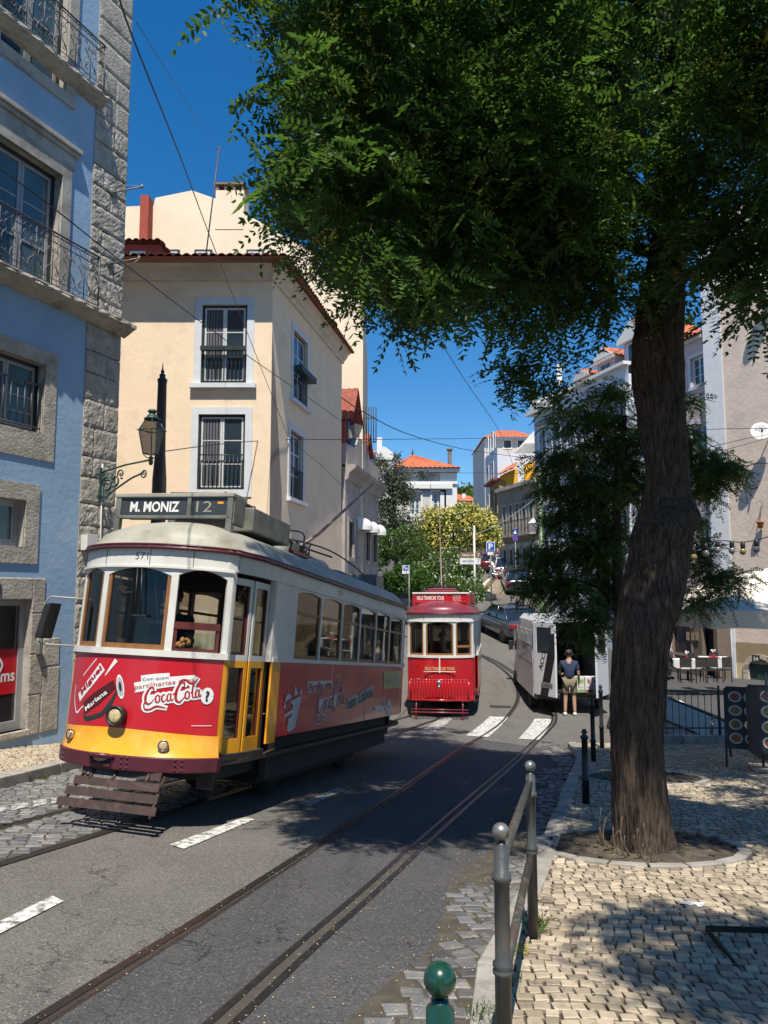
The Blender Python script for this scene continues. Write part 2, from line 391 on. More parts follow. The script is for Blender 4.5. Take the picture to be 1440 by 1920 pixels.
strip = [(p.x, p.y) for p in aY] + [(kx(y) + .1, y) for y in np.arange(14.5, .4, -1.0)]
struct(drape(strip, .006, .5, [M_asph2], 'repaired_road'))
def rail_mesh(path, side, name, parent, guard=False, lbl=None):
    """grooved tram rail flush with the road: running head, groove, lip, all following the ground"""
    mb = MB()
    bands = [(-.03, .028, .012, 0), (.028, .055, .007, 2), (.055, .070, .011, 1)]
    if guard: bands = [(-.028, .018, .013, 0), (.018, .082, .008, 3), (.082, .122, .013, 0)]
    bands.append((bands[2][1], bands[2][1] + .012, .009, 2))
    for a, b_, h, mi in bands:
        pa, pb = offs(path, side * a), offs(path, side * b_)
        if side < 0: pa, pb = pb, pa
        vs = []
        for p, q in zip(pa, pb): vs += [(p.x, p.y, tz(p.x, p.y) + h), (q.x, q.y, tz(q.x, q.y) + h)]
        k = len(path); mb.add(vs, [(2 * i, 2 * i + 1, 2 * i + 3, 2 * i + 2) for i in range(k - 1)], mi)
        for L_, s_ in ((pa, 0), (pb, 1)):      # small steps at the sides
            vs = []
            for p in L_: vs += [(p.x, p.y, tz(p.x, p.y) + h), (p.x, p.y, tz(p.x, p.y) - .01)]
            mb.add(vs, [(2 * i, 2 * i + 1, 2 * i + 3, 2 * i + 2) for i in range(k - 1)], mi)
    return mb.obj(name, [M_rail, M_railtop, M_groove, M_railbed], parent)
t1 = root('tram_track', 'empty tram track curving past the white van, with a double right rail', 'tram track', (0, 0, 0))
rail_mesh(pathA, 1, 'rail', t1); rail_mesh(pathB, -1, 'rail', t1, True)
t2 = root('tram_track', 'tram track the two trams stand on', 'tram track', (0, 0, 0))
rail_mesh(pathC, 1, 'rail', t2); rail_mesh(pathD, -1, 'rail', t2)

# markings
def quadmark(pts, dz, mt, name='road_marking'):
    return struct(drape([P2(*q) for q in pts], dz, .5, [mt], name))
quadmark([(-30, 1745), (0, 1752), (118, 1690), (92, 1680)][0:1] + [(-20, 1764), (120, 1692), (98, 1682)], .011, M_mark)
quadmark([(318, 1586), (345, 1594), (478, 1538), (458, 1534)], .011, M_mark)
quadmark([(560, 1508), (580, 1513), (650, 1482), (634, 1478)], .011, M_mark2)
quadmark([(872, 1380), (915, 1383), (954, 1345), (918, 1344)], .011, M_mark)
quadmark([(972, 1386), (1012, 1388), (1037, 1349), (1003, 1348)], .011, M_mark)
quadmark([(782, 1374), (808, 1378), (850, 1347), (828, 1345)], .011, M_mark2)
for i, (a, b_) in enumerate([(-20, 12), (22, 52), (62, 88), (96, 112)]):
    quadmark([(a, 1516 - a * .165 - 1), (a, 1527 - a * .165), (b_, 1525 - b_ * .165), (b_, 1515 - b_ * .165)], .02, M_mark2)
# thin straight expansion joint plate in the road near the crossing
quadmark([(918, 1323), (918, 1327), (958, 1328), (958, 1324)], .012, M_groove, 'drain_slot')

def stones(name, inside, mt, sz, gap, ang, dz, box, hvar=.005, curve=.12, drop=.05, tone=(.62, 1.22), jit=.24, wv=(.85, 1.2)):
    """hand-laid stone blocks in wavy rows, each an irregular little block"""
    mb = MB(); tn = []; x0, x1, y0, y1 = box; ca, sa = math.cos(ang), math.sin(ang)
    cxm, cym = (x0 + x1) / 2, (y0 + y1) / 2; L = math.hypot(x1 - x0, y1 - y0) / 2 + .5
    def W(s, t):
        t2 = t + curve * math.sin(s * 1.3 + .6 * math.sin(t * .7)) + .05 * math.sin(s * 4.1 + t * 2.3); s2 = s + .04 * math.sin(t * 3.3)
        return cxm + ca * s2 - sa * t2, cym + sa * s2 + ca * t2
    nr = int(2 * L / sz)
    for j in range(nr):
        t = -L + j * sz; s = -L + random.random() * sz
        while s < L:
            wd = sz * random.uniform(*wv)
            cxx, cyy = W(s + wd / 2, t + sz / 2)
            if inside(cxx, cyy):
                q = []
                for (a, b_) in ((s, t), (s + wd, t), (s + wd, t + sz), (s, t + sz)):
                    xx, yy = W(a, b_); xx += (cxx - xx) * (gap / sz * 2) + random.uniform(-1, 1) * sz * jit * .35; yy += (cyy - yy) * (gap / sz * 2) + random.uniform(-1, 1) * sz * jit * .35; q.append((xx, yy))
                h = dz + random.uniform(-hvar, hvar); tx, ty = random.uniform(-.04, .04), random.uniform(-.04, .04)
                zt = [tz(xx, yy) + h + (xx - cxx) * tx + (yy - cyy) * ty for xx, yy in q]
                inn = [(cxx + (xx - cxx) * .89, cyy + (yy - cyy) * .89, z) for (xx, yy), z in zip(q, zt)]
                mid = [(xx, yy, z - sz * .045) for (xx, yy), z in zip(q, zt)]
                low = [(xx, yy, z - drop) for (xx, yy), z in zip(q, zt)]
                o = len(mb.v); mb.v += inn + mid + low
                fs = [(0, 1, 2, 3)] + [(4 + i, 4 + (i + 1) % 4, (i + 1) % 4, i) for i in range(4)] + [(8 + i, 8 + (i + 1) % 4, 4 + (i + 1) % 4, 4 + i) for i in range(4)]
                mb.f += [tuple(k + o for k in f) for f in fs]; mb.m += [0] * 9; mb.sm += [False] * 9
                v_ = random.uniform(*tone); v_ *= 1 if random.random() > .06 else .72; tn += [v_] * 9
            s += wd
    mb.tone = tn; return struct(mb.obj(name, mt))

TREE = gp(1212, 1592, PAVE); TREE2 = gp(1222, 1458, PAVE)
def in_pit(x, y, k=1.0):
    return ((x - TREE.x + .02) / (.80 * k)) ** 2 + ((y - TREE.y - .12) / (.62 * k)) ** 2 < 1 or ((x - TREE2.x + .1) / (.75 * k)) ** 2 + ((y - TREE2.y) / (.6 * k)) ** 2 < 1
# pavement bodies (joint earth) and kerbs
pr = [(k[0] + .1, k[1]) for k in kerbR] + [(4.15, 15.12), (14, 15.12), (14, -2)]
struct(drape(pr, PAVE - .022, .5, [M_grout], 'pavement_bed', skirt=.2))
def insR(x, y): return kx(y) + .14 < x < 9.5 and y < 15.05 and not in_pit(x, y, 1.12)
stones('pavement', lambda x, y: insR(x, y) and y < 15.05 and x < 1.2 + y * .56 , M_lime, .076, .005, R(-8), PAVE, (0, 9.5, .8, 15.1))
struct(drape([(k[0] - .05, k[1]) for k in kerbL if k[1] < 20] + [(-5, 19.5), (-9, 8), (-9.5, 3)], .10, .5, [M_grout], 'pavement_bed', skirt=.2))
stones('pavement', lambda x, y: x < klx(y) - .12 and x > -8 and x / y > -.56, M_lime, .09, .0055, R(20), .125, (-7.5, -3, 7, 16), tone=(.85, 1.15))
def kerbline(pts, name, wd, top, side):
    mb = MB(); P = [V((a, b_, 0)) for a, b_ in pts]; acc = [0]
    for i in range(len(P) - 1): acc.append(acc[-1] + (P[i + 1] - P[i]).length)
    def pos(s):
        i = min(max(int(np.searchsorted(acc, s)) - 1, 0), len(P) - 2); t = (s - acc[i]) / max(acc[i + 1] - acc[i], 1e-6); d = (P[i + 1] - P[i]).normalized(); return P[i].lerp(P[i + 1], t), V((d.y, -d.x, 0)) * side
    s = 0
    while s < acc[-1] - .1:
        L = min(random.uniform(.5, 1.0), acc[-1] - s); a, na = pos(s + .006); b_, nb = pos(s + L - .006); jo = random.uniform(-.008, .008); h = top + random.uniform(-.006, .006)
        for (u0, u1, z1, z0) in ((0.0, wd, h, -.1),):
            c = [a + na * (u0 + jo), b_ + nb * (u0 + jo), b_ + nb * u1, a + na * u1]
            mb.hexa([(q.x, q.y, tz(q.x, q.y) + z0) for q in c], [(q.x, q.y, tz(q.x, q.y) + z1) for q in c])
        s += L
    return struct(mb.obj(name, M_kerb, bevel=.012, weld=True))
kerbline(kerbR, 'kerb', .15, PAVE + .006, 1)
kerbline(kerbL, 'kerb', .2, .135, -1)
# dark setts: gutter along the right kerb, and between the left rails
def pathx(path):
    ys_ = [p.y for p in path]; xs_ = [p.x for p in path]
    return lambda y: float(np.interp(y, ys_, xs_))
pDx, pBx, pCx, pAx = pathx([p for p in pathD if p.y < 20]), pathx([p for p in pathB if p.y < 15]), pathx(pathC), pathx([p for p in pathA if p.y < 15])
def gut(x, y): return x < kx(y) - .02 and x > kx(y) - .42 - .10 * math.sin(y * 2.3) - .08 * math.sin(y * 5.7 + 1) - (.35 if y < 2.9 else 0) + (.2 if 6 < y < 9 else 0)
struct(drape([(kx(y) + .05, y) for y in np.arange(.5, 14.9, .6)] + [(kx(y) - .5 - .10 * math.sin(y * 2.3), y) for y in np.arange(14.5, .4, -.3)], .010, .5, [M_grout], 'gutter_bed'))
stones('gutter_setts', gut, M_basalt, .125, .008, R(12), .02, (-1, 3.5, 1, 14.8), hvar=.007, tone=(.9, 1.9), jit=.25, drop=.03)
def left_setts(x, y):
    if x / max(y, 1) < -.56 or y > 16: return False
    if x < pCx(y) - .07: return x > klx(y) + .02
    return pCx(y) + .12 < x < pDx(y) - .12
struct(drape([(pDx(y) - .1, y) for y in np.arange(4, 16.1, .75)] + [(klx(y), y) for y in np.arange(16, 3.9, -.75)], .004, .5, [M_grout], 'sett_bed'))
stones('road_setts', left_setts, M_basalt, .125, .007, R(16), .014, (-6.5, 0, 4, 16), hvar=.005, tone=(1.1, 2.1), jit=.2, drop=.03)
stones('road_setts', lambda x, y: pAx(y) + .14 < x < pBx(y) - .22 and y < 2.92 + .12 * math.sin(x * 9), M_basalt, .14, .008, R(5), .02, (-2, 1, 1.5, 3.4), hvar=.005, tone=(1.0, 1.8), jit=.25, drop=.03)
# tree pits
for i, (t_, nm) in enumerate(((TREE, 'big'), (TREE2, 'small'))):
    a, b_ = ((.80, .62), (.75, .6))[i]; cx0, cy0 = (t_.x - (.02, .1)[i], t_.y + (.12, 0)[i])
    mb = MB()
    def pit(u, v): 
        r = v; an = u * 2 * math.pi; x = cx0 + a * r * math.cos(an); y = cy0 + b_ * r * math.sin(an)
        return (x, y, tz(x, y) + PAVE - .005 + .05 * (1 - r) + .012 * math.sin(x * 23) * math.sin(y * 19))
    mb.grid(pit, 40, 10); struct(mb.obj('soil', M_dirt))
    mb = MB()
    for k in range(90):
        a0 = random.uniform(0, 6.28); q = random.random() ** .5; x = cx0 + a * q * math.cos(a0); y = cy0 + b_ * q * math.sin(a0); s_ = random.uniform(.008, .028); mb.ball((x, y, pit(a0 / 6.2832, q)[2] + s_ * .3), s_, 6, 0, (1, random.uniform(.6, 1), .6))
    struct(mb.obj('soil_clods', M_dirt), 'stuff')
    mb = MB(); n_ = 18
    for k in range(n_):
        if i == 0 and 1 <= k <= 3: continue
        a0, a1 = 2 * math.pi * (k + .03) / n_, 2 * math.pi * (k + .97) / n_
        c = [(cx0 + (a + o) * math.cos(q), cy0 + (b_ + o) * math.sin(q)) for q, o in ((a0, 0), (a1, 0), (a1, .1), (a0, .1))]
        mb.hexa([(x, y, tz(x, y)) for x, y in c], [(x, y, tz(x, y) + PAVE + .014) for x, y in c])
    struct(mb.obj('tree_pit_edging', M_kerb, bevel=.01, weld=True))
# fallen blossom and leaf litter
mb = MB(); tn = []
for k in range(3600):
    y = random.uniform(1.4, 13) ; q = random.random()
    if q < .45: x = kx(y) - abs(random.gauss(0, .45))
    elif q < .8: x = kx(y) + abs(random.gauss(.1, 1.2))
    else: x = pBx(y) + random.gauss(0, .07) if random.random() < .6 else pAx(y) + random.gauss(0, .08)
    z = tz(x, y) + (PAVE + .006 if x > kx(y) else .03 if x > kx(y) - .5 else .014); s_ = random.uniform(.0025, .0065); a = random.uniform(0, 6.28); c, d = math.cos(a) * s_, math.sin(a) * s_
    mb.add([(x - c, y - d, z), (x + d * .6, y - c * .6, z + .003), (x + c, y + d, z + .001), (x - d * .6, y + c * .6, z + .003)], [(0, 1, 2, 3)])
struct(mb.obj('fallen_blossom', pm('blossom', (.62, .55, .28), (.45, .36, .14), 30, .8)), 'stuff')
# ================================================================ people (one continuous skinned body, clothing as children)
def skinobj(name, verts, edges, rad, mat, parent, sub=2, rootv=0):
    me = bpy.data.meshes.new(name); me.from_pydata([tuple(v) for v in verts], edges, []); me.materials.append(mat)
    o = bpy.data.objects.new(name, me); COL.objects.link(o); o.parent = parent
    sk = o.modifiers.new('skin', 'SKIN')
    for i, r in enumerate(rad):
        q = me.skin_vertices[0].data[i]; q.radius = (r, r) if not hasattr(r, '__len__') else r; q.use_root = (i == rootv)
    sk.use_smooth_shade = True
    sb = o.modifiers.new('sub', 'SUBSURF'); sb.levels = sub; sb.render_levels = sub
    return o
M_skin = pm('skin', (.42, .26, .18), (.36, .21, .14), 8, .5)
M_hair = pm('dark_hair', (.02, .015, .012), (.035, .025, .02), 60, .6, bump=.5, bscale=150)
def cloth(name, c): return pm(name, c, tuple(x * .75 for x in c), 12, .85, bump=.3, bscale=80)
def person(loc, rz, label, shirt, trousers, pose='stand', scale=1.0, arms='down', hair=M_hair, shorts=False, shoes=None, group=None, face=True):
    r = root('person', label, 'person', loc, (0, 0, rz), group); r.scale = (scale,) * 3
    # local: facing -y, z up, feet at 0
    if pose == 'stand':
        hipz = .93; J = {'pel': (0, 0, hipz), 'sp': (0, .01, 1.12), 'ch': (0, .0, 1.33), 'nk': (0, 0, 1.49), 'hd': (0, -.02, 1.60), 'ht': (0, -.01, 1.70),
             'hl': (-.10, 0, .88), 'kl': (-.11, -.03, .5), 'al': (-.12, .02, .09), 'tl': (-.13, -.15, .03), 'hr': (.10, 0, .88), 'kr': (.11, -.01, .5), 'ar': (.13, .04, .09), 'tr': (.14, -.13, .03)}
    else:
        hipz = .5; J = {'pel': (0, 0, hipz), 'sp': (0, .02, .68), 'ch': (0, .0, .9), 'nk': (0, -.01, 1.06), 'hd': (0, -.03, 1.17), 'ht': (0, -.02, 1.27),
             'hl': (-.10, -.05, .5), 'kl': (-.13, -.43, .5), 'al': (-.12, -.42, .09), 'tl': (-.12, -.56, .03), 'hr': (.10, -.05, .5), 'kr': (.13, -.43, .5), 'ar': (.12, -.42, .09), 'tr': (.12, -.56, .03)}
    cz = J['ch'][2]
    if arms == 'down': A = [(.19, .01, cz + .05), (.24, .03, cz - .22), (.25, -.06, cz - .46), (.25, -.09, cz - .54)]; B = [(-a, b, c) for a, b, c in A]
    elif arms == 'fwd': A = [(.19, .0, cz + .05), (.24, -.08, cz - .2), (.17, -.32, cz - .22), (.14, -.42, cz - .2)]; B = [(-a, b, c) for a, b, c in A]
    else: A = [(.19, .0, cz + .05), (.26, -.06, cz - .2), (.2, -.3, cz - .3), (.18, -.4, cz - .28)]; B = [(-.19, 0, cz + .05), (-.24, .02, cz - .22), (-.25, -.08, cz - .45), (-.25, -.1, cz - .53)]
    n = list(J); vs = [J[k] for k in n] + A + B; ix = {k: i for i, k in enumerate(n)}; o = len(n)
    E = [('pel', 'sp'), ('sp', 'ch'), ('ch', 'nk'), ('nk', 'hd'), ('hd', 'ht'), ('pel', 'hl'), ('hl', 'kl'), ('kl', 'al'), ('al', 'tl'), ('pel', 'hr'), ('hr', 'kr'), ('kr', 'ar'), ('ar', 'tr')]
    ed = [(ix[a], ix[b]) for a, b in E] + [(ix['ch'], o), (o, o + 1), (o + 1, o + 2), (o + 2, o + 3), (ix['ch'], o + 4), (o + 4, o + 5), (o + 5, o + 6), (o + 6, o + 7)]
    rd = {'pel': .13, 'sp': .12, 'ch': .14, 'nk': .055, 'hd': .088, 'ht': .07, 'hl': .085, 'kl': .06, 'al': .042, 'tl': .035, 'hr': .085, 'kr': .06, 'ar': .042, 'tr': .035}
    rad = [rd[k] for k in n] + [.055, .042, .032, .034] * 2
    b = skinobj('body', vs, ed, rad, M_skin, r)
    # clothes: a slightly larger skin over the same joints
    tv = [J['pel'], J['sp'], J['ch'], (0, J['nk'][1], J['nk'][2] - .04), A[0], tuple(V(A[0]).lerp(V(A[1]), .8)), B[0], tuple(V(B[0]).lerp(V(B[1]), .8))]
    skinobj('shirt', tv, [(0, 1), (1, 2), (2, 3), (2, 4), (4, 5), (2, 6), (6, 7)], [.155, .15, .165, .07, .075, .065, .075, .065], shirt, r)
    f = .95 if not shorts else .0
    kl, kr = V(J['kl']), V(J['kr']); el = kl.lerp(V(J['al']), f) if f else V(J['hl']).lerp(kl, .95); er = kr.lerp(V(J['ar']), f) if f else V(J['hr']).lerp(kr, .95)
    if f: skinobj('trousers', [J['pel'], J['hl'], kl, el, J['hr'], kr, er], [(0, 1), (1, 2), (2, 3), (0, 4), (4, 5), (5, 6)], [.15, .105, .078, .06, .105, .078, .06], trousers, r)
    else: skinobj('shorts', [J['pel'], J['hl'], el, J['hr'], er], [(0, 1), (1, 2), (0, 3), (3, 4)], [.15, .105, .095, .105, .095], trousers, r)
    hm = MB(); c = V(J['hd']); hm.ball((c.x, c.y + .02, c.z + .055), .104, 16, 0, (1, 1.05, .85)); hm.obj('hair', hair, r)
    if face:
        fm = MB(); fm.ball((c.x, c.y - .105, c.z + .0), .016, 8, 0, (1, 1.3, 1.4)); fm.ball((c.x - .1, c.y + .0, c.z), .02, 8, 0, (.5, 1, 1.4)); fm.ball((c.x + .1, c.y, c.z), .02, 8, 0, (.5, 1, 1.4)); fm.obj('nose', M_skin, r)
        em = MB(); [em.ball((c.x + q, c.y - .092, c.z + .025), .011, 8) for q in (-.032, .032)]; em.box(c.x - .025, c.x + .025, c.y - .094, c.y - .085, c.z - .052, c.z - .044); em.obj('eye', M_hair, r)
    if shoes:
        for s_ in ('l', 'r'):
            a, t_ = V(J['a' + s_]), V(J['t' + s_]); sm_ = MB(); sm_.tube([(a.x, a.y + .05, .045), (a.x, a.y - .02, .05), (t_.x, t_.y + .02, .04), (t_.x, t_.y - .03, .032)], [.04, .052, .05, .03], 10); sm_.obj('shoe', shoes, r)
    # hands: palm with five fingers
    for k, h in enumerate((A, B)):
        p2, p3 = V(h[2]), V(h[3]); d = (p3 - p2).normalized(); sd = V((0, -1, 0)) if abs(d.y) < .7 else V((1 if k else -1, 0, 0)); fmb = MB()
        for j, L in enumerate((.065, .075, .07, .055)):
            b0 = p3 + sd * (.03 - j * .019) + d * .01; fmb.tube([b0, b0 + d * L * .6, b0 + d * L * .95 + V((0, -.01, -.005))], [.0095, .009, .007], 6)
        b0 = p3 + sd * .03 - d * .02; fmb.tube([b0, b0 + sd * .03 + d * .02, b0 + sd * .035 + d * .045], [.011, .0095, .008], 6)
        fmb.obj('fingers', M_skin, r)
    return r

# ================================================================ trams
M_red = pm('red_advert_film', (.50, .012, .022), (.43, .010, .018), 2, .33, coat=.25)
M_redpaint = pm('tramcar_red_paint', (.45, .012, .018), (.38, .008, .014), 2, .22, coat=.6)
M_yel = pm('yellow_paint', (.80, .36, .02), (.70, .28, .015), 2.2, .28, bump=.04, bscale=9, coat=.4, c3=(.62, .40, .06), s3=3)
M_mar = pm('maroon_paint', (.10, .018, .028), (.065, .012, .02), 4, .35, bump=.2, bscale=12)
M_marroof = pm('dark_red_roof_paint', (.20, .028, .04), (.14, .02, .03), 2, .3, coat=.3)
M_white = pm('cream_white_paint', (.66, .65, .60), (.55, .54, .49), 2.5, .4, bump=.08, bscale=14, c3=(.42, .40, .34), s3=4, t3=(.55, .75))
M_greyp = pm('grey_roof_paint', (.36, .35, .29), (.28, .275, .235), 1.6, .5, bump=.12, bscale=7, c3=(.22, .20, .15), s3=3, t3=(.5, .7))
M_greyd = pm('grey_metal_sheet', (.20, .205, .18), (.14, .145, .13), 3, .45, .2, bump=.1, bscale=12, c3=(.09, .085, .07), s3=3)
M_wood = pm('varnished_wood', (.28, .13, .045), (.18, .075, .025), 4, .4, bump=.15, bscale=30, stretch=(9, 9, 1))
M_dwood = pm('dark_maroon_wood', (.12, .025, .02), (.07, .016, .012), 5, .4)
M_blk = pm('black_paint', (.012, .012, .012), (.02, .02, .02), 6, .45)
M_dark = pm('dark_underframe', (.018, .016, .014), (.03, .026, .022), 6, .8, bump=.3)
M_int = pm('tram_interior', (.055, .035, .022), (.04, .026, .018), 3, .6)
M_brown = pm('brown_iron', (.06, .036, .03), (.04, .025, .021), 5, .5, bump=.3, bscale=30, c3=(.10, .06, .045), s3=8)
M_glass = glassm('window_glass', (.60, .58, .54), .25)
M_glass2 = glassm('clean_glass', (.85, .88, .87), .1)
M_signbk = pm('sign_black', (.045, .05, .05), (.035, .04, .04), 5, .3)
M_textw = pm('lettering_white', (.72, .72, .70), (.66, .66, .64), 20, .5)
M_textd = pm('lettering_dark', (.02, .03, .03), None, 20, .5)
M_textr = pm('lettering_red', (.40, .012, .02), None, 20, .4)
M_textg = pm('lettering_faded', (.30, .29, .24), None, 20, .5)
M_chrome = pm('chrome', (.55, .55, .53), (.4, .4, .39), 10, .15, 1.0)
M_lampg = pm('lamp_lens', (.55, .36, .12), (.8, .66, .40), 40, .08, .3, bump=.5, bscale=60, coat=1)
M_iron_g = pm('green_iron', (.02, .06, .05), (.014, .04, .034), 8, .45, c3=(.05, .09, .08), s3=12)
M_rub = pm('rubber', (.015, .015, .015), (.025, .024, .023), 9, .8)

def proj(p):
    q = V(p) - C0; x = q.x; zc = q.y * cp + q.z * sp; y = -q.y * sp + q.z * cp
    return CX + FPX * x / zc, CY - FPX * y / zc
class Outline:
    """closed plan of a tram body; s = signed arc length from the nose, + to the right side"""
    def __init__(o, w1, yb, w2, L, cab=.55, pw=2.4):
        P = []
        for i in range(41): x = w1 * i / 40; P.append((x, yb * (i / 40) ** pw))
        for i in range(1, 9): t = i / 8; P.append((w1 + (w2 - w1) * (t * t * (3 - 2 * t)), yb + cab * t))
        F = P[:]; P.append((w2, L / 2)); P += [(x, L - y) for x, y in F[::-1]]
        o.P = np.array(P); d = np.hypot(*np.diff(o.P, axis=0).T); o.S = np.concatenate([[0], np.cumsum(d)]); o.T = float(o.S[-1]); o.L = L; o.w1 = w1; o.yb = yb; o.w2 = w2
        o.sc = float(o.S[40]); o.sb = float(o.S[48])      # arc at cab corner and at start of straight side
    def pt(o, s, off=0.0):
        a = abs(s); x = float(np.interp(a, o.S, o.P[:, 0])); y = float(np.interp(a, o.S, o.P[:, 1])); e = .02
        x0, y0 = float(np.interp(max(a - e, 0), o.S, o.P[:, 0])), float(np.interp(max(a - e, 0), o.S, o.P[:, 1])); x1, y1 = float(np.interp(min(a + e, o.T), o.S, o.P[:, 0])), float(np.interp(min(a + e, o.T), o.S, o.P[:, 1]))
        if a < e: tx, ty = 1, 0
        else: tx, ty = x1 - x0, y1 - y0; l = math.hypot(tx, ty) or 1; tx, ty = tx / l, ty / l
        x += ty * off; y += -tx * off
        return (x if s >= 0 else -x), y
    def slab(o, mb, s0, s1, h0, h1, o0=0.0, o1=.03, mi=0, n=None):
        """curved wall piece between offsets o0 (inner) and o1 (outer); heights and offsets may be functions"""
        F = lambda f, *a: f(*a) if callable(f) else f
        if n is None: n = max(1, int(abs(s1 - s0) / .07))
        vs = []
        for i in range(n + 1):
            s = s0 + (s1 - s0) * i / n; hb, ht = F(h0, s), F(h1, s)
            for h, of in ((hb, F(o1, s) if not isinstance(o1, tuple) else o1[0]), (ht, F(o1, s) if not isinstance(o1, tuple) else o1[1]), (ht, o0 if not isinstance(o0, tuple) else o0[1]), (hb, o0 if not isinstance(o0, tuple) else o0[0])):
                x, y = o.pt(s, of); vs.append((x, y, h))
        fs = []
        for i in range(n):
            a, b = 4 * i, 4 * i + 4
            for k in range(4): fs.append((a + k, b + k, b + (k + 1) % 4, a + (k + 1) % 4))
        fs += [(3, 2, 1, 0), (4 * n, 4 * n + 1, 4 * n + 2, 4 * n + 3)]
        sm = False
        mb.add(vs, fs, mi, sm)
def roofshell(mb, ol, z0, zt, over=.07, step=.13, hstep=.12, mi=0, p=.75):
    L = ol.L; N = 120
    def f(u, v):
        s = (u * 2 - 1) * ol.T * .9999; x, y = ol.pt(s, over); cy = min(max(y, .95), L - .95)
        if v < .15: q = v / .15; vv = q * step; z = z0 + hstep * q
        elif v < .2: vv = step + .001 + (v - .15) / .05 * .01; z = z0 + hstep + (v - .15) / .05 * .035
        else: q = (v - .2) / .8; vv = step + .011 + (1 - step - .011) * q; z = z0 + hstep + .035 + (zt - z0 - hstep - .035) * math.sin(q ** p * math.pi / 2)
        return (x * (1 - vv), y + (cy - y) * vv, z)
    mb.grid(f, N, 22, mi, True)
LOGO = [([(2.0, 2.1), (2.05, 2.5), (1.6, 2.65), (1.0, 2.2), (.5, 1.35), (.5, .6), (1.0, .3), (1.6, .55), (2.1, 1.0)], [.14, .3, .22, .36, .5, .42, .28, .14, .1]),
        ([(.55, .9), (.12, .25), (.3, -.4), (1.2, -.48), (2.3, -.15), (3.2, -.3), (4.3, -.6)], [.1, .25, .3, .3, .34, .26, .04]),
        ([(2.75, 1.5), (2.38, 1.15), (2.35, .62), (2.7, .4), (3.02, .75), (3.0, 1.25), (2.72, 1.5), (3.1, 1.32), (3.4, 1.25)], [.12, .3, .32, .16, .3, .26, .14, .08, .06]),
        ([(4.02, 1.3), (3.8, 1.48), (3.48, 1.1), (3.45, .65), (3.75, .42), (4.1, .65), (4.4, .9)], [.2, .14, .3, .32, .18, .1, .08]),
        ([(5.05, 1.35), (4.72, 1.48), (4.42, 1.05), (4.45, .52), (4.75, .5), (5.0, 1.0), (5.12, 1.5)], [.12, .14, .3, .3, .14, .12, .2]),
        ([(5.12, 1.5), (5.0, .8), (5.15, .45), (5.55, .75)], [.26, .28, .2, .06]), ([(5.42, 1.35), (5.85, 1.48)], [.22, .22]),
        ([(7.45, 2.25), (7.6, 2.75), (7.1, 2.95), (6.45, 2.35), (5.95, 1.35), (5.95, .45), (6.5, .12), (7.1, .5), (7.6, 1.0)], [.12, .3, .24, .38, .52, .44, .3, .14, .1]),
        ([(6.3, 2.2), (6.9, 3.15), (7.8, 3.25), (8.6, 2.7), (9.4, 2.75), (10.1, 3.35)], [.05, .2, .3, .36, .26, .05]),
        ([(8.0, 1.6), (7.63, 1.25), (7.6, .7), (7.95, .48), (8.27, .83), (8.25, 1.35), (7.97, 1.6), (8.35, 1.42), (8.6, 1.35)], [.12, .3, .32, .16, .3, .26, .14, .08, .06]),
        ([(8.6, 1.2), (9.2, 2.3), (9.3, 2.62), (9.1, 2.5), (8.9, 1.6), (8.85, .8), (9.05, .52), (9.4, .8)], [.1, .12, .14, .26, .3, .28, .16, .08]),
        ([(10.05, 1.45), (9.72, 1.58), (9.42, 1.15), (9.45, .62), (9.75, .6), (10.0, 1.1), (10.12, 1.6)], [.12, .14, .3, .3, .14, .12, .2]), ([(10.12, 1.6), (10.0, .9), (10.15, .55), (10.5, .85)], [.26, .28, .2, .06])]
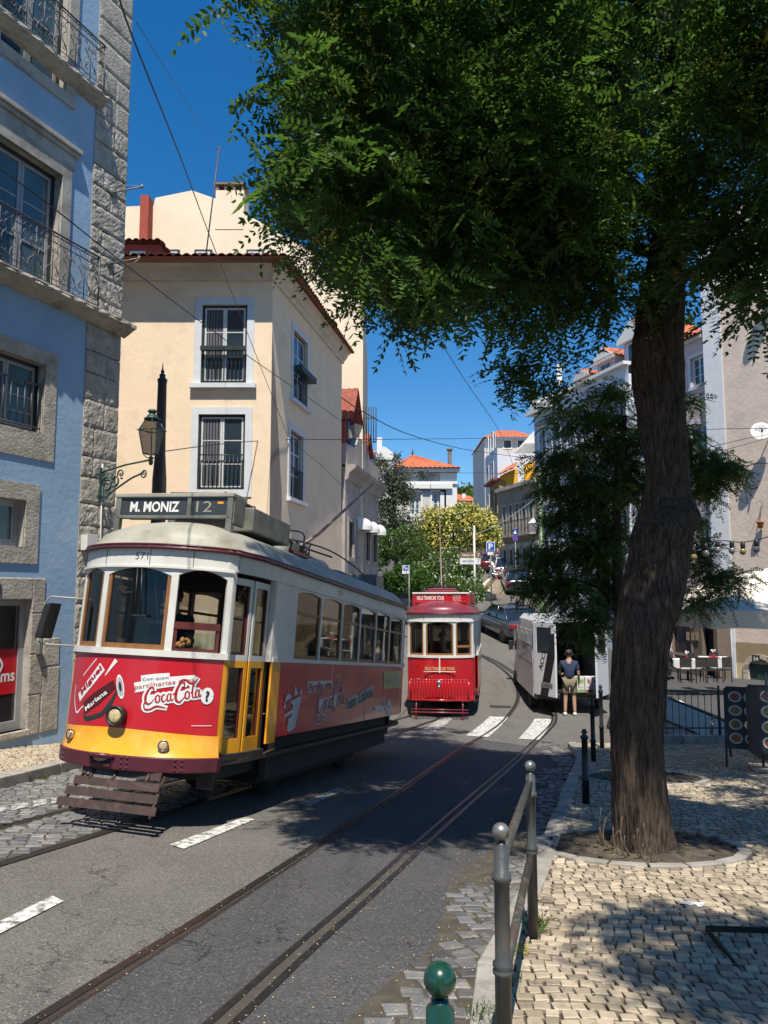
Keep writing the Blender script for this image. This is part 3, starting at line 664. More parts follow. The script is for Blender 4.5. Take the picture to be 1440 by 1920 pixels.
class Decal:
    """flat marks laid on a painted panel; fn(x, y, lift) maps the panel's own coordinates to the surface"""
    def __init__(d, fn): d.fn = fn; d.mb = MB(); d.k = 0
    def put(d, vf, mi, base=.002, rot=0.0, off=(0, 0)):
        vs, fs = vf
        if len(vs) and np.ptp(vs[:, 0]) > .05:      # cut into narrow strips so that the mark follows a curved panel
            b = bmesh.new(); q = [b.verts.new((x, y, 0)) for x, y in vs]
            for f in fs:
                try: b.faces.new([q[i] for i in f])
                except ValueError: pass
            for a in np.arange(vs[:, 0].min() + .03, vs[:, 0].max(), .03): bmesh.ops.bisect_plane(b, geom=b.verts[:] + b.edges[:] + b.faces[:], plane_co=(a, 0, 0), plane_no=(1, 0, 0), dist=1e-6)
            b.verts.index_update(); vf = (np.array([(v.co.x, v.co.y) for v in b.verts]), [tuple(v.index for v in f.verts) for f in b.faces]); b.free()
        d.k += 1; l = base + d.k * .00012; put2d(d.mb, vf, lambda x, y: d.fn(x, y, l), mi, rot, off)
    def stroke(d, pts, w, mi, base=.002): d.put(ribbon2d(pts, w), mi, base)
    def poly(d, pts, mi, base=.002): d.put((np.array(pts), [tuple(range(len(pts)))]), mi, base)
    def text(d, s, w, mi, cx, cy, rot=0, h=None, bold=.02, base=.003, shear=0): d.put(text2d(s, w, h, bold, shear), mi, base, rot, (cx, cy))
    def ring(d, cx, cy, ra, rb, w, mi, rot=0, base=.002):
        d.stroke([(cx + ra * math.cos(a) * math.cos(rot) - rb * math.sin(a) * math.sin(rot), cy + ra * math.cos(a) * math.sin(rot) + rb * math.sin(a) * math.cos(rot)) for a in np.linspace(0, 2 * math.pi, 17)], w, mi, base)
    def logo(d, x0, y0, w, rot, surround, fill, mis, base=.002, grow=.8):
        k = w / 10.5; c, s_ = math.cos(rot), math.sin(rot); e = 1.25
        T = lambda p: (x0 + k * (c * p[0] - s_ * p[1] * e), y0 + k * (s_ * p[0] + c * p[1] * e))
        if surround is not None:
            for pts, ws in LOGO: d.stroke([T(p) for p in pts], [(q + grow) * k for q in ws], surround, base)
            d.stroke([T(p) for p in ((.6, 1.0), (2.5, 1.0), (5, 1.05), (7.5, 1.1), (10.1, 1.2))], [1.5 * k] * 5, surround, base)
        for pts, ws in LOGO: d.stroke([T(p) for p in pts], [q * k for q in ws], fill, base + .0035)

def build_tram(kind, label, pos, az, up, group='old trams in the street'):
    A = kind == 'advert'
    ol = Outline(.86, .35, .95, 7.85)
    r = root('tram', label, 'tram', (0, 0, 0), (0, 0, 0), group)
    ya = V((math.sin(az), math.cos(az), 0)); zu = V(up).normalized(); ya = (ya - zu * ya.dot(zu)).normalized(); xa = ya.cross(zu).normalized()
    Mx = Matrix(((xa.x, ya.x, zu.x, pos[0]), (xa.y, ya.y, zu.y, pos[1]), (xa.z, ya.z, zu.z, pos[2]), (0, 0, 0, 1)))
    r.matrix_world = Mx
    WP = lambda p: Mx @ V(p)
    m_low = M_red if A else M_redpaint; m_roof = M_greyp if A else M_marroof; m_post = M_white
    SILL0, SILL1, WT, FA, EV = (1.60 if A else 1.53), (1.65 if A else 1.585), 2.47, 2.49, 2.66
    BOT = .78 if A else .50
    T = ol.T
    # --- front lower panel, apron, bumper
    mb = MB(); bnd = lambda s: .89 + .02 * math.cos(s * 3)
    ol.slab(mb, -ol.sc + .02, ol.sc - .02, bnd if A else BOT, SILL0, 0, .02, 0, 40); mb.obj('front_panel', m_low, r)
    mb = MB(); ol.slab(mb, -T, -T + ol.sc, BOT, SILL0, 0, .02, 0, 20); ol.slab(mb, T - ol.sc, T, BOT, SILL0, 0, .02, 0, 20); mb.obj('rear_panel', m_low, r)
    if A:
        mb = MB(); fl = lambda s: .0
        def apron(u, v):
            s = -ol.sc + 2 * ol.sc * u; h = .655 + (bnd(s) - .003 - .655) * v; k = 1 - abs(u * 2 - 1) ** 4 * .7; x, y = ol.pt(s, .02 + (1 - v) ** 1.6 * .085 * k - (.05 * (1 - k) if 0 else 0)); return (x, y, h)
        mb.grid(apron, 40, 8, 0, True); mb.obj('apron', M_yel, r)
        mb = MB(); ol.slab(mb, -ol.sc - .04, ol.sc + .04, .53, .67, -.02, lambda s: .115 - .06 * (abs(s) / ol.sc) ** 4, 0, 40)
        b = mb.obj('bumper', M_mar, r, bevel=.012, weld=True)
        mb = MB()
        for s in (-.72, -.66, -.16, -.10, .12, .18, .62, .68):
            for h in (.56, .605, .65):
                x, y = ol.pt(s * .93, .118 - .06 * (abs(s * .93) / ol.sc) ** 4); mb = MB(); mb.ball((x, y, h), .012, 8); mb.obj('bolt', M_mar, b)
        mb = MB(Tr(0, 0, .13)); mb.box(-.22, .02, -.14, -.08, .43, .455); mb.tube([(-.22, -.10, .50), (-.19, -.17, .53), (-.1, -.19, .535), (.0, -.16, .53), (.03, -.10, .50)], .022, 8); mb.box(-.19, .0, -.118, -.115, .455, .50, 1); mb.obj('coupling', [M_mar, M_dark], b)
        # lifeguard: sloping slats
        mb = MB(Tr(.09, 0, .10))
        for k in range(4):
            h = .40 - k * .09; y = -.04 - k * .065; wd = .43 + k * .032; mb.hexa([(-wd, y - .02, h - .035), (wd, y - .02, h - .035), (wd, y, h - .035), (-wd, y, h - .035)], [(-wd, y, h + .035), (wd, y, h + .035), (wd, y + .02, h + .035), (-wd, y + .02, h + .035)])
        for sx in (-.42, .42): mb.tube([(sx, .04, .42), (sx * 1.15, -.26, .07)], .016, 6)
        for sx in (-.3, .3, -.05): mb.tube([(sx, -.04, .42), (sx, -.1, .33)], .018, 6)
        mb.tube([(-.35, .2, .40), (-.35, -.08, .36)], .02, 6); mb.obj('lifeguard', M_brown, r)
        mb = MB(Tr(0, 0, .12)); mb.box(.62, .80, .45, .47, .22, .40); mb.box(.64, .78, .44, .48, .24, .38, 1); mb.obj('step', [M_brown, M_blk], r)
    else:
        mb = MB(); ol.slab(mb, -ol.sc, ol.sc, .42, .52, -.02, .05, 0, 30); mb.obj('bumper', M_redpaint, r, bevel=.01, weld=True)
    # --- sides: panels between cab doors
    ds0, ds1 = ol.sc + .04, ol.sc + .93 - .05
    yw0 = ol.sb + (1.28 + .15 - (.35 + .55)); yw = [ol.sb + (.35 + 1.53) - (.35 + .55) + i * .85 for i in range(7)]
    s_b0, s_b1 = ds1 + .04, T - ol.sc - .06
    for sg in (1, -1):
        mb = MB(); ol.slab(mb, sg * (s_b0 + .24), sg * s_b1, BOT, SILL0, -.0, .022, 0, 60); sp_ = mb.obj('side_panel', m_low, r)
        if A: mb = MB(); [ol.slab(mb, sg * q, sg * (q + .012), BOT, SILL0, .022, .026, 0, 1) for q in (s_b0 + 2.0, s_b0 + 3.6)]; mb.obj('seam', M_white, sp_)
        mb = MB(); ol.slab(mb, sg * s_b0, sg * (s_b0 + .235), BOT - .05, SILL0, 0, .024, 0, 3)
        if A and sg < 0: ol.slab(mb, -ol.sc - .0, -ol.sc - .12, BOT, SILL0, 0, .021, 0, 3)
        mb.obj('corner_panel', M_yel if A else m_low, r)
        mb = MB(); ol.slab(mb, sg * s_b0, sg * s_b1, SILL0 + .003, SILL1, -.02, .035, 0, 60); mb.obj('sill_rail', m_post, r)
        # blank upper panel between door and first window, posts, window tops
        mb = MB(); ol.slab(mb, sg * s_b0, sg * (yw[0] - .0), SILL1, WT + .02, 0, .018, 0, 6); ol.slab(mb, sg * yw[6], sg * s_b1, SILL1, WT + .02, 0, .018, 0, 3)
        for s in yw[1:6]: ol.slab(mb, sg * (s - .03), sg * (s + .03), SILL1, WT + .02, -.03, .018, 0, 1)
        for i in range(6):
            a, b_ = yw[i] + .03, yw[i + 1] - .03; c = (a + b_) / 2; hw = (b_ - a) / 2
            ol.slab(mb, sg * a, sg * b_, lambda s, c=c, hw=hw: WT - .035 - .03 * ((abs(s) - c) / hw) ** 2 + .03, WT + .02, 0, .012, 0, 8)
        mb.obj('post', m_post, r)
        for i in range(6):
            a, b_ = yw[i] + .03, yw[i + 1] - .03
            mb = MB(); ol.slab(mb, sg * a, sg * b_, SILL1, SILL1 + .045, -.02, .004, 0, 1); ol.slab(mb, sg * a, sg * (a + .035), SILL1 + .045, WT, -.02, .004, 0, 1); ol.slab(mb, sg * (b_ - .035), sg * b_, SILL1 + .045, WT, -.02, .004, 0, 1); ol.slab(mb, sg * (a + .035), sg * (b_ - .035), 2.18, 2.215, -.02, .006, 0, 1)
            wf = mb.obj('window', M_wood, r)
            mb = MB(); ol.slab(mb, sg * (a + .03), sg * (b_ - .03), SILL1 + .04, 2.18, -.012, -.008, 0, 1); ol.slab(mb, sg * (a + .03), sg * (b_ - .03), 2.2, WT, -.012, -.008, 0, 1); mb.obj('pane', M_glass2 if (i > 0) else M_glass, wf)
        # cab doors: dark recess with two folded leaves
        for e in ((0,) if 1 else ()):
            for j in (0, 1):
                a = ds0 + .03 + j * .42; b_ = a + .38; mb = MB()
                q = .54 if A else .40
                for (h0, h1, m_) in ((q + .08, SILL0, 1), (SILL0, WT - .02, 0)):
                    ol.slab(mb, sg * a, sg * (a + .05), h0, h1, -.09, -.05, m_, 1); ol.slab(mb, sg * (b_ - .05), sg * b_, h0, h1, -.09, -.05, m_, 1)
                    ol.slab(mb, sg * (a + .05), sg * (b_ - .05), h1 - .07, h1, -.09, -.05, m_, 1); ol.slab(mb, sg * (a + .05), sg * (b_ - .05), h0, h0 + (.2 if m_ else .06), -.09, -.05, m_, 1)
                    ol.slab(mb, sg * (a + .05), sg * (a + .075), h0 + (.2 if m_ else .06), h1 - .07, -.085, -.055, 2, 1); ol.slab(mb, sg * (b_ - .075), sg * (b_ - .05), h0 + (.2 if m_ else .06), h1 - .07, -.085, -.055, 2, 1)
                dl = mb.obj('door', [M_white, M_yel if A else m_low, M_dwood], r)
                mb = MB(); ol.slab(mb, sg * (a + .06), sg * (b_ - .06), q + .1, WT - .06, -.072, -.068, 0, 1); mb.obj('pane', M_glass, dl)
        mb = MB(); ol.slab(mb, sg * (ol.sc - .03), sg * (ds0 + .02), SILL0 + .003, WT + .02, -.06, .02, 0, 2); mb.obj('door_post', m_post, r); mb = MB(); ol.slab(mb, sg * (ds0 + .85), sg * (s_b0 + .005), SILL0 + .003, WT + .02, -.06, .016, 0, 1); mb.obj('door_post', m_post, r)
        mb = MB(); ol.slab(mb, sg * (ol.sc - .015), sg * (ds0 + .02), BOT - .06, SILL0, -.06, .02, 0, 2); ol.slab(mb, sg * (ds0 + .0), sg * (s_b0), BOT - .16, BOT - .10, -.2, -.0, 1, 3); mb.obj('door_step', [M_yel if A else m_low, M_dark], r)
    # --- front and rear windows
    ws = [(-ol.sc + .05, -.40), (-.36 + .0, .36), (.40, ol.sc - .05)]
    for end in (1, -1):
        f = (lambda s: s) if end == 1 else (lambda s: (T - abs(s)) * (1 if s >= 0 else -1) if abs(s) > 1e-6 else T)
        def SL(mb, a, b_, *k, **kw):
            if end == 1: ol.slab(mb, a, b_, *k, **kw)
            else:
                if a < 0 < b_:
                    ol.slab(mb, T - 1e-4, T - b_, *k, **kw); ol.slab(mb, -(T - 1e-4), -(T + a), *k, **kw)
                else:
                    g_ = lambda s: (T - abs(s)) * (1 if s > 0 else -1); ol.slab(mb, g_(a), g_(b_), *k, **kw)
        mb = MB(); SL(mb, -ol.sc, ol.sc, SILL0 + .003, SILL1 + .015, -.03, .045); mb.obj('sill_rail', m_post, r)
        mb = MB()
        for a, b_ in ((-.43, -.36), (.36, .43), (-ol.sc, -ol.sc + .05), (ol.sc - .05, ol.sc)): SL(mb, a, b_, SILL1 + .015, WT + .03, -.03, .022)
        for a, b_ in ws if end == 1 else []:
            c = (a + b_) / 2; hw = (b_ - a) / 2; ol.slab(mb, a, b_, lambda s, c=c, hw=hw: WT - .0 - .075 * ((s - c) / hw) ** 2, WT + .03, -.02, .02, 0, 14)
        mb.obj('post', m_post, r)
        for i, (a, b_) in enumerate(ws):
            mb = MB(); h0 = SILL1 + .015; opn = A and end == 1 and i == 2; op2 = (not A) and end == 1 and i == 2; wm = M_wood if not opn else M_dwood
            a2, b2 = a + (.03 if i != 1 else 0) , b_ - (.03 if i != 1 else 0)
            SL(mb, a2, b2, h0, h0 + (.05 if not opn else .03), -.02, .012)
            SL(mb, a2, a2 + .04, h0 + .03, WT, -.02, .012) if not opn else SL(mb, a2, a2 + .035, h0 + .03, 1.94, -.02, .012)
            SL(mb, b2 - .04, b2, h0 + .03, WT, -.02, .012) if not opn else SL(mb, b2 - .03, b2, h0 + .03, 1.94, -.02, .012)
            if opn or op2: SL(mb, a2, b2, 1.88 if opn else 1.80, 1.95 if opn else 1.86, -.02, .02)
            wf = mb.obj('window', wm, r)
            mb = MB(); SL(mb, a2 + .03, b2 - .03, h0 + .03, 1.85 if opn else WT - .02, -.006, -.002); mb.obj('pane', M_glass if not opn else M_glass2, wf)
    # --- fascia, gutter, roof
    mb = MB(); ol.slab(mb, -T + .0001, T - .0001, FA, EV, -.02, .03, 0, 220)
    fa = mb.obj('fascia', m_post, r)
    mb = MB()
    for s in [-.95, -.42, .12, .55, 1.02]: ol.slab(mb, s, s + .008, FA + .005, EV - .004, .03, .034)
    ol.slab(mb, -ol.sc - .0, ol.sc, FA - .02, FA + .002, .0, .045, 1, 40); mb.obj('seam', [M_greyd, m_post], fa)
    mb = MB(); pts = [ol.pt(s, .065) for s in np.linspace(-T + .001, T - .001, 160)]; mb.tube([(x, y, EV + .012) for x, y in pts], .018, 6); mb.tube([(x, y, EV + .045) for x, y in [ol.pt(s, .055) for s in np.linspace(-T + .001, T - .001, 160)]], .012, 6); mb.obj('gutter', M_mar, r)
    mb = MB(); roofshell(mb, ol, EV + .02, 3.08); rf = mb.obj('roof', m_roof, r)
    sd_ = rf.modifiers.new('solid', 'SOLIDIFY'); sd_.thickness = .02; sd_.offset = -1
    mb = MB()
    for yy in (1.0, 2.35, 3.7, 5.05, 6.7):
        pts = []
        for k in range(25):
            q = k / 24 * 2 - 1; x = q * (ol.w2 + .04); v = 1 - abs(q)
            if v < .13: z = EV + .02 + .12 * v / .13
            else: z = EV + .175 + (3.08 - EV - .175) * math.sin((max(0, (v - .141)) / .859) ** .75 * math.pi / 2)
            pts.append((x, yy, z + .002))
        mb.tube(pts, .009, 5)
    mb.obj('seam', M_greyd if A else M_mar, rf)
    # number, floor, seats, underframe
    mb = MB(); ol.slab(mb, -T + .001, T - .001, .58 if A else .5, .62, -.95, -.001, 0, 120); mb.box(-.8, .8, .6, 7.2, .585, .625)
    for k in range(6):
        for sx in (-.62, .62): mb.box(sx - .24, sx + .24, 1.9 + k * .82, 2.3 + k * .82, 1.0, 1.06); mb.box(sx - .24, sx + .24, 2.28 + k * .82, 2.33 + k * .82, 1.03, 1.45)
    for yy in (1.25, 6.6):
        for sx in (-1, 1): mb.box(sx * .3 if sx > 0 else -.9, .9 if sx > 0 else -.3, yy, yy + .04, .6, 1.6)
        mb.box(-.9, .9, yy, yy + .04, 2.35, 2.7)
        for sx in (-.88, -.32, .32, .88): mb.box(sx - .03, sx + .03, yy, yy + .04, 1.6, 2.35)
    mb.box(-.30, .02, .35, .60, .6, 1.45); mb.tube([(-.14, .45, 1.45), (-.14, .45, 1.52)], .1, 12)
    mb.obj('interior', M_int, r)
    mb = MB(); mb.box(-.7, .7, .55, 7.3, .40, .575 if not A else .70); mb.box(-.62, .62, 2.2, 5.6, .16, .40)
    for sx in (-.6, .6): mb.box(sx - .05, sx + .05, 1.8, 6.0, .22, .36)
    [mb.box(sx * .8 - .04, sx * .8 + .04, 1.6, 6.6, .30, .74) for sx in (-1, 1)] if A else 0; mb.obj('underframe', M_dark, r)  # outer dark boards stand in for the black shadow below the side
    for yy in (2.5, 5.3):
        mb = MB()
        for sx in (-.45, .45): mb.cyl((sx - .05, yy, .36), (sx + .05, yy, .36), .36, None, 28)
        mb.cyl((-.45, yy, .36), (.45, yy, .36), .05); mb.obj('wheelset', M_dark, r)
    # destination box
    bw, by, bh0, bh1, bd = (.71, .62, 3.09, 3.34, .26) if A else (.74, .55, 2.97, 3.22, .4)
    m_box = M_greyd if A else M_redpaint; Tb = Tr(-.07 if A else 0, 0, 0)
    mb = MB(Tb); mb.box(-bw, bw, by + .01, by + bd, bh0 + .035, bh1 - .005); mb.box(-bw - .02, -bw + .05, by - .03, by + .04, bh0 - .2, bh1, 0); mb.box(bw - .05, bw + .02, by - .03, by + .04, bh0 - .2, bh1)
    mb.box(-bw - .03, bw + .03, by - .04, by + bd + .02, bh1 - .01, bh1 + .035, 1); mb.box(-bw, bw, by - .03, by + .03, bh0, bh0 + .035); dv = .20 if A else .16
    mb.box(dv - .025, dv + .025, by - .03, by + .03, bh0 + .03, bh1 - .01)
    mb.box(bw - .02, bw + .03, by + .0, by + bd, bh0 - .05, bh1)
    bx = mb.obj('destination_box', [m_box, M_greyp if A else M_white], r, bevel=.008, weld=True)
    mb = MB(Tb); mb.box(-bw + .05, bw - .05, by - .012, by + .012, bh0 + .035, bh1 - .012); mb.obj('sign_panel', M_signbk if A else M_redpaint, bx)
    dec = Decal(lambda x, y, l: Tb @ V((x, by - .012 - l, y))); zc = (bh0 + bh1) / 2 + .01
    if A:
        dec.text('M. MONIZ', .62, 0, -.235, zc, 0, .12, .03); dec.mb.obj('sign_text', [M_textw], bx); dec = Decal(dec.fn); dec.text('12', .19, 1, .38, zc, 0, .12, .0); dec.mb.obj('route_number', [M_textw, M_textg], bx); dec = Decal(dec.fn); dec.poly([(.54, zc + .03), (.61, zc + .03), (.61, zc + .055), (.54, zc + .055)], 2)
        dec.mb.obj('yellow_flag', [M_textw, M_textg, M_yel], bx)
        for d_, nm in ((0, 'number'),):
            dc = Decal(lambda x, y, l: (*ol.pt(x, .03 + l), y)); dc.text('571', .14, 0, .03, 2.585, 0, .068, -.012); dc.text('571', .14, 0, 0, 0) if 0 else None
            dc.mb.obj('number', M_textd, fa)
            dc = Decal(lambda x, y, l: (*ol.pt(x, .03 + l), y)); dc.text('571', .14, 0, ol.sb + 2.5, 2.585, 0, .068, -.012); dc.mb.obj('number', M_textd, fa)
    else:
        dec.text('HILLS TRAMCAR TOUR', .74, 0, -.27, zc, 0, .11, .02)
        for k, t_ in enumerate(('TAGUS', 'PREMIUM', 'TRAVELS')): dec.text(t_, .22, 0, .44, zc + .06 - k * .06, 0, .036, .0)
        dec.mb.obj('sign_text', [M_textw], bx)
        dc = Decal(lambda x, y, l: (*ol.pt(x, .02 + l), y)); dc.text('HILLS TRAMCAR TOUR', .78, 0, 0, 1.26, 0, .085, .03); dc.mb.obj('number', pm('gold_lettering', (.55, .40, .16), None, 9, .35), r)
        mb = MB(); ol.slab(mb, -.015, .015, 1.15, SILL0, .02, .045); mb.tube([(-.42, -.035, 1.18), (.42, -.035, 1.18)], .012, 6); mb.obj('centre_rib', M_white, r)
    # roof gear
    def zr(y): return 3.06
    if A:
        mb = MB(); mb.box(-.50, .62, 1.2, 2.3, 3.06, 3.34, 0); mb.obj('resistor_box', M_greyd, r, bevel=.015, weld=True)
        mb = MB(); mb.ball((.12, 2.8, 3.05), .26, 18, 0, (1.0, 1.2, .8)); mb.obj('ventilator', M_greyp, r); mb = MB(); mb.ball((.25, 4.1, 3.0), .27, 18, 0, (.9, 1.6, .6)); mb.obj('ventilator', M_greyp, r)
        mb = MB(); mb.box(-.25, .25, 3.3, 3.55, 3.05, 3.28); mb.obj('equipment_case', M_greyd, r, bevel=.012, weld=True)
        mb = MB(); mb.ball((.05, 5.6, 3.02), .3, 18, 0, (1, 1.5, .5)); mb.obj('ventilator', M_dark, r)
        mb = MB(); mb.box(-.4, .5, 6.7, 7.2, 2.98, 3.24); mb.obj('destination_box', M_greyd, r, bevel=.02, weld=True)
        mb = MB()
        for sx in (-.34, .34): mb.tube([(sx, 1.0, 3.46), (sx, 1.7, 3.44), (sx * .5, 4.0, 3.20)], .025, 8)
        for sx in (-.20, .20): mb.tube([(sx, 1.0, 3.42), (sx * .4, 4.05, 3.20)], .02, 8)
        for yy in (1.0, 1.25, 1.5, 1.75): mb.tube([(-.36, yy, 3.46), (.36, yy, 3.45)], .022, 6)
        mb.box(-.35, .35, 1.0, 1.45, 3.435, 3.45); mb.tube([(0, 4.0, 3.05), (0, 4.0, 3.3)], .06, 8); mb.box(-.3, .3, 3.2, 4.5, 3.11, 3.16)
        mb.obj('trolley_base', M_mar, r)
        mb = MB(); mb.tube(smooth_path([(-.55, 2.9, 3.16), (-.5, 3.0, 3.36), (0, 3.05, 3.40), (.5, 3.0, 3.36), (.55, 2.9, 3.1)], 4), .012, 6); mb.tube(smooth_path([(-.3, 3.0, 3.38), (.3, 4.3, 3.36), (.55, 5.3, 3.18), (.58, 6.1, 3.0)], 5), .012, 6)
        for a, b_ in (((-.1, 2.6, 3.2), (.2, 3.9, 3.3)), ((.2, 2.8, 3.3), (.0, 3.9, 3.1)), ((.15, 3.6, 3.35), (.15, 4.6, 3.1)), ((.0, 4.0, 3.34), (.45, 4.4, 3.22)), ((-.1, 4.5, 3.15), (.12, 4.3, 3.4))): mb.tube([a, b_], .014, 6)
        mb.tube([(.1, 4.25, 3.0), (.1, 4.25, 3.35)], [.05, .03], 8); mb.obj('cable', M_blk, r)
        mb = MB(); mb.tube([(.0, 4.05, 3.30), (.12, 4.6, 3.62), (.38, 8.4, 5.9)], [.03, .026, .018], 8); mb.obj('trolley_pole', pm('trolley_pole_paint', (.25, .16, .13), (.18, .11, .09), 5, .5), r)
    else:
        mb = MB(); mb.box(-.45, .45, .9, 1.9, 3.2, 3.32); mb.box(-.38, .38, .95, 1.85, 3.32, 3.38); mb.obj('resistor_box', M_marroof, r, bevel=.01, weld=True)
        mb = MB(); mb.tube(smooth_path([(-.66, 1.6, 3.25), (-.5, 1.6, 3.42), (0, 1.6, 3.48), (.5, 1.6, 3.42), (.66, 1.6, 3.25)], 5), .015, 6)
        for k in range(3): mb.tube([(-.4, 1.6 + k * .3, 3.44), (.4, 1.6 + k * .3, 3.44)], .014, 6)
        mb.tube([(-.4, 1.6, 3.44), (-.3, 3.4, 3.3)], .014, 6); mb.tube([(.4, 1.6, 3.44), (.3, 3.4, 3.3)], .014, 6); mb.obj('trolley_base', M_dark, r)
        mb = MB(); mb.tube([(-.1, 2.6, 3.4), (-.55, 8.5, 6.6)], [.025, .016], 8); mb.obj('trolley_pole', pm('trolley_pole_paint', (.25, .16, .13), None, 5, .5), r)
        for sx in (.5,): mb = MB(); mb.tube([(sx, 2.6, 2.95), (sx + .35, 2.2, 3.1)], .02, 6); mb.box(.42, .86, 1.9, 3.6, 2.98, 3.22, M=None); mb.obj('luggage_rack', M_marroof, r)
        # folded gate fender of vertical bars
        mb = MB()
        for k in range(19):
            x = -.72 + k * .08; mb.tube([(x, -.30 - .0, .98), (x, -.33, .93), (x, -.36, .80), (x, -.26, .50)], .014, 6)
        mb.tube([(-.74, -.28, .99), (.74, -.28, .99)], .018, 6); mb.tube([(-.76, -.26, .48), (.76, -.26, .48)], .022, 6); mb.tube([(-.76, -.05, .95), (-.76, -.30, .95), (-.76, -.24, .48)], .016, 6); mb.tube([(.76, -.05, .95), (.76, -.30, .95), (.76, -.24, .48)], .016, 6)
        mb.obj('gate_fender', M_redpaint, r)
        mb = MB(); mb.ball((0, -.33, .93), .07, 10); mb.ball((0, -.34, .82), .05, 10)
        for k in range(19): mb.ball((-.72 + k * .08, -.30, 1.0), .02, 6)
        mb.obj('fender_knob', M_chrome, r)
        mb = MB(); mb.tube([(-.74, -.28, .17), (.74, -.28, .17)], .022, 6); mb.tube([(-.74, -.24, .24), (.74, -.24, .24)], .015, 6)
        for sx in (-.6, .6): mb.tube([(sx, -.2, .48), (sx, -.28, .05)], .02, 6); mb.box(sx - .06, sx + .06, -.3, -.22, .03, .07)
        mb.obj('lifeguard', M_marroof, r)
    # lamps
    if A:
        mb = MB(); Mr = Tr(0, 0, 0)
        def lampat(s, h, rad, dep, off, name, lens, ringm=M_blk):
            x, y = ol.pt(s, off); x1, y1 = ol.pt(s, off + dep); d = V((x1 - x, y1 - y, 0)).normalized(); Ml = d.to_track_quat('Z', 'Y').to_matrix().to_4x4()
            mb = MB(); mb.lathe([(rad * 1.0, -.02), (rad * 1.12, dep * .5), (rad * 1.15, dep), (rad * .98, dep * 1.05), (rad * .9, dep * .85)], (x, y, h), 24, 0, True, Ml); a = mb.obj(name, ringm, r)
            mb = MB(); mb.lathe([(rad * .92, dep * .86), (rad * .6, dep * .96), (.0, dep * 1.0)], (x, y, h), 24, 0, True, Ml); mb.obj('lens', lens, a); return a
        lampat(-.02, 1.02, .085, .09, .02, 'headlight', M_lampg)
        lampat(.46, .775, .047, .03, .06, 'fog_lamp', M_lampg, M_chrome); lampat(-.62, .79, .047, .03, .06, 'fog_lamp', M_lampg, M_chrome)
        # wiper, horn, mirror
        mb = MB(); x, y = ol.pt(.05, .035); mb.tube([(x, y, 2.46), (x + .05, y - .01, 2.0)], .008, 6); mb.tube([(x - .05, y, 2.46), (x - .02, y - .01, 2.0)], .006, 6); mb.box(x - .04, x + .12, y - .02, y, 1.98, 2.0); mb.obj('wiper', M_blk, r)
        mb = MB(); mb.tube([(-.87, .38, 2.16), (-1.25, .30, 2.17), (-1.31, .29, 2.10), (-1.33, .28, 1.70), (-1.28, .28, 1.66), (-.9, .38, 1.66)], .010, 6); mr = mb.obj('mirror_bracket', M_greyp, r)
        mb = MB(); mb.hexa([(-1.32, .20, 1.72), (-1.24, .20, 1.72), (-1.20, .34, 1.72), (-1.28, .36, 1.72)], [(-1.25, .20, 2.08), (-1.17, .20, 2.10), (-1.13, .34, 2.10), (-1.21, .36, 2.08)]); mb.obj('mirror', M_blk, mr, bevel=.012, weld=True)
        mb = MB(); mb.tube([(-.28, .12, 2.4), (-.29, .1, 2.28), (-.22, .1, 2.22), (-.12, .1, 2.23)], .008, 6); mb.box(-.30, -.22, .2, .26, 1.6, 1.76); mb.tube([(.0, .3, 2.4), (.05, .35, 1.95)], .01, 6); mb.box(-.03, .16, .3, .34, 1.93, 1.96); mb.obj('cab_fitting', M_white, r)
        mb = MB(); [mb.ball((.50 + random.uniform(-.05, .07), .10 + random.uniform(-.02, .02), 1.695 + random.uniform(0, .09)), random.uniform(.015, .028), 7) for _ in range(16)]
        tag(mb.obj('soft_toy', pm('orange_brown_plush', (.30, .14, .04), (.15, .08, .03), 30, .9), None), 'small orange brown soft toy in the open front window of the near tram', 'toy').matrix_world = Mx
    for dcs in ([1] if A else []):
        # --- adverts: positions read on the panel in its own coordinates
        sg = np.linspace(-ol.sc, ol.sc, 81); hg = np.linspace(.80, 1.65, 41); tab = []
        for s in sg:
            for h in hg: x, y = ol.pt(s, .02); u, v = proj(WP((x, y, h))); tab.append((u, v, s, h))
        tab = np.array(tab)
        def fi(px, py, tb=tab):
            px = px / 3; py = py / 3 + 1000
            d = np.hypot(tb[:, 0] - px, tb[:, 1] - py); k = np.argsort(d)[:12]; A_ = np.c_[tb[k, 0] - px, tb[k, 1] - py, np.ones(12)]
            c1, *_ = np.linalg.lstsq(A_, tb[k, 2], rcond=None); c2, *_ = np.linalg.lstsq(A_, tb[k, 3], rcond=None); return float(c1[2]), float(c2[2])
        D = Decal(lambda x, y, l: (*ol.pt(x, .02 + l), y))
        L = lambda pts: [fi(*p) for p in pts]
        def ctext(s, p0, p1, h, mi, bold=.02, base=.006, shear=0):
            a, b_ = fi(*p0), fi(*p1); D.text(s, math.dist(a, b_), mi, (a[0] + b_[0]) / 2, (a[1] + b_[1]) / 2, math.atan2(b_[1] - a[1], b_[0] - a[0]), h, bold, base, shear)
        # 0 white 1 dark 2 red 3 brown 4 grey
        D.stroke(L([(470, 800), (500, 760), (545, 705)]), [.012, .01, .012], 0)
        D.stroke(L([(430, 850), (422, 930), (432, 1005), (455, 985), (480, 960)]), [.012, .016, .02, .014, .01], 0)
        D.stroke(L([(655, 712), (630, 745), (592, 800)]), [.045, .03, .008], 0)
        D.stroke(L([(447, 925), (515, 832), (578, 748)]), [.09, .095, .10], 0, .003)
        ctext('Miguel', (461, 902), (575, 755), .070, 2, .03, .008)
        D.poly(L([(470, 950), (520, 905), (640, 825), (655, 870), (560, 960), (490, 1010), (475, 1010)]), 3, .0025)
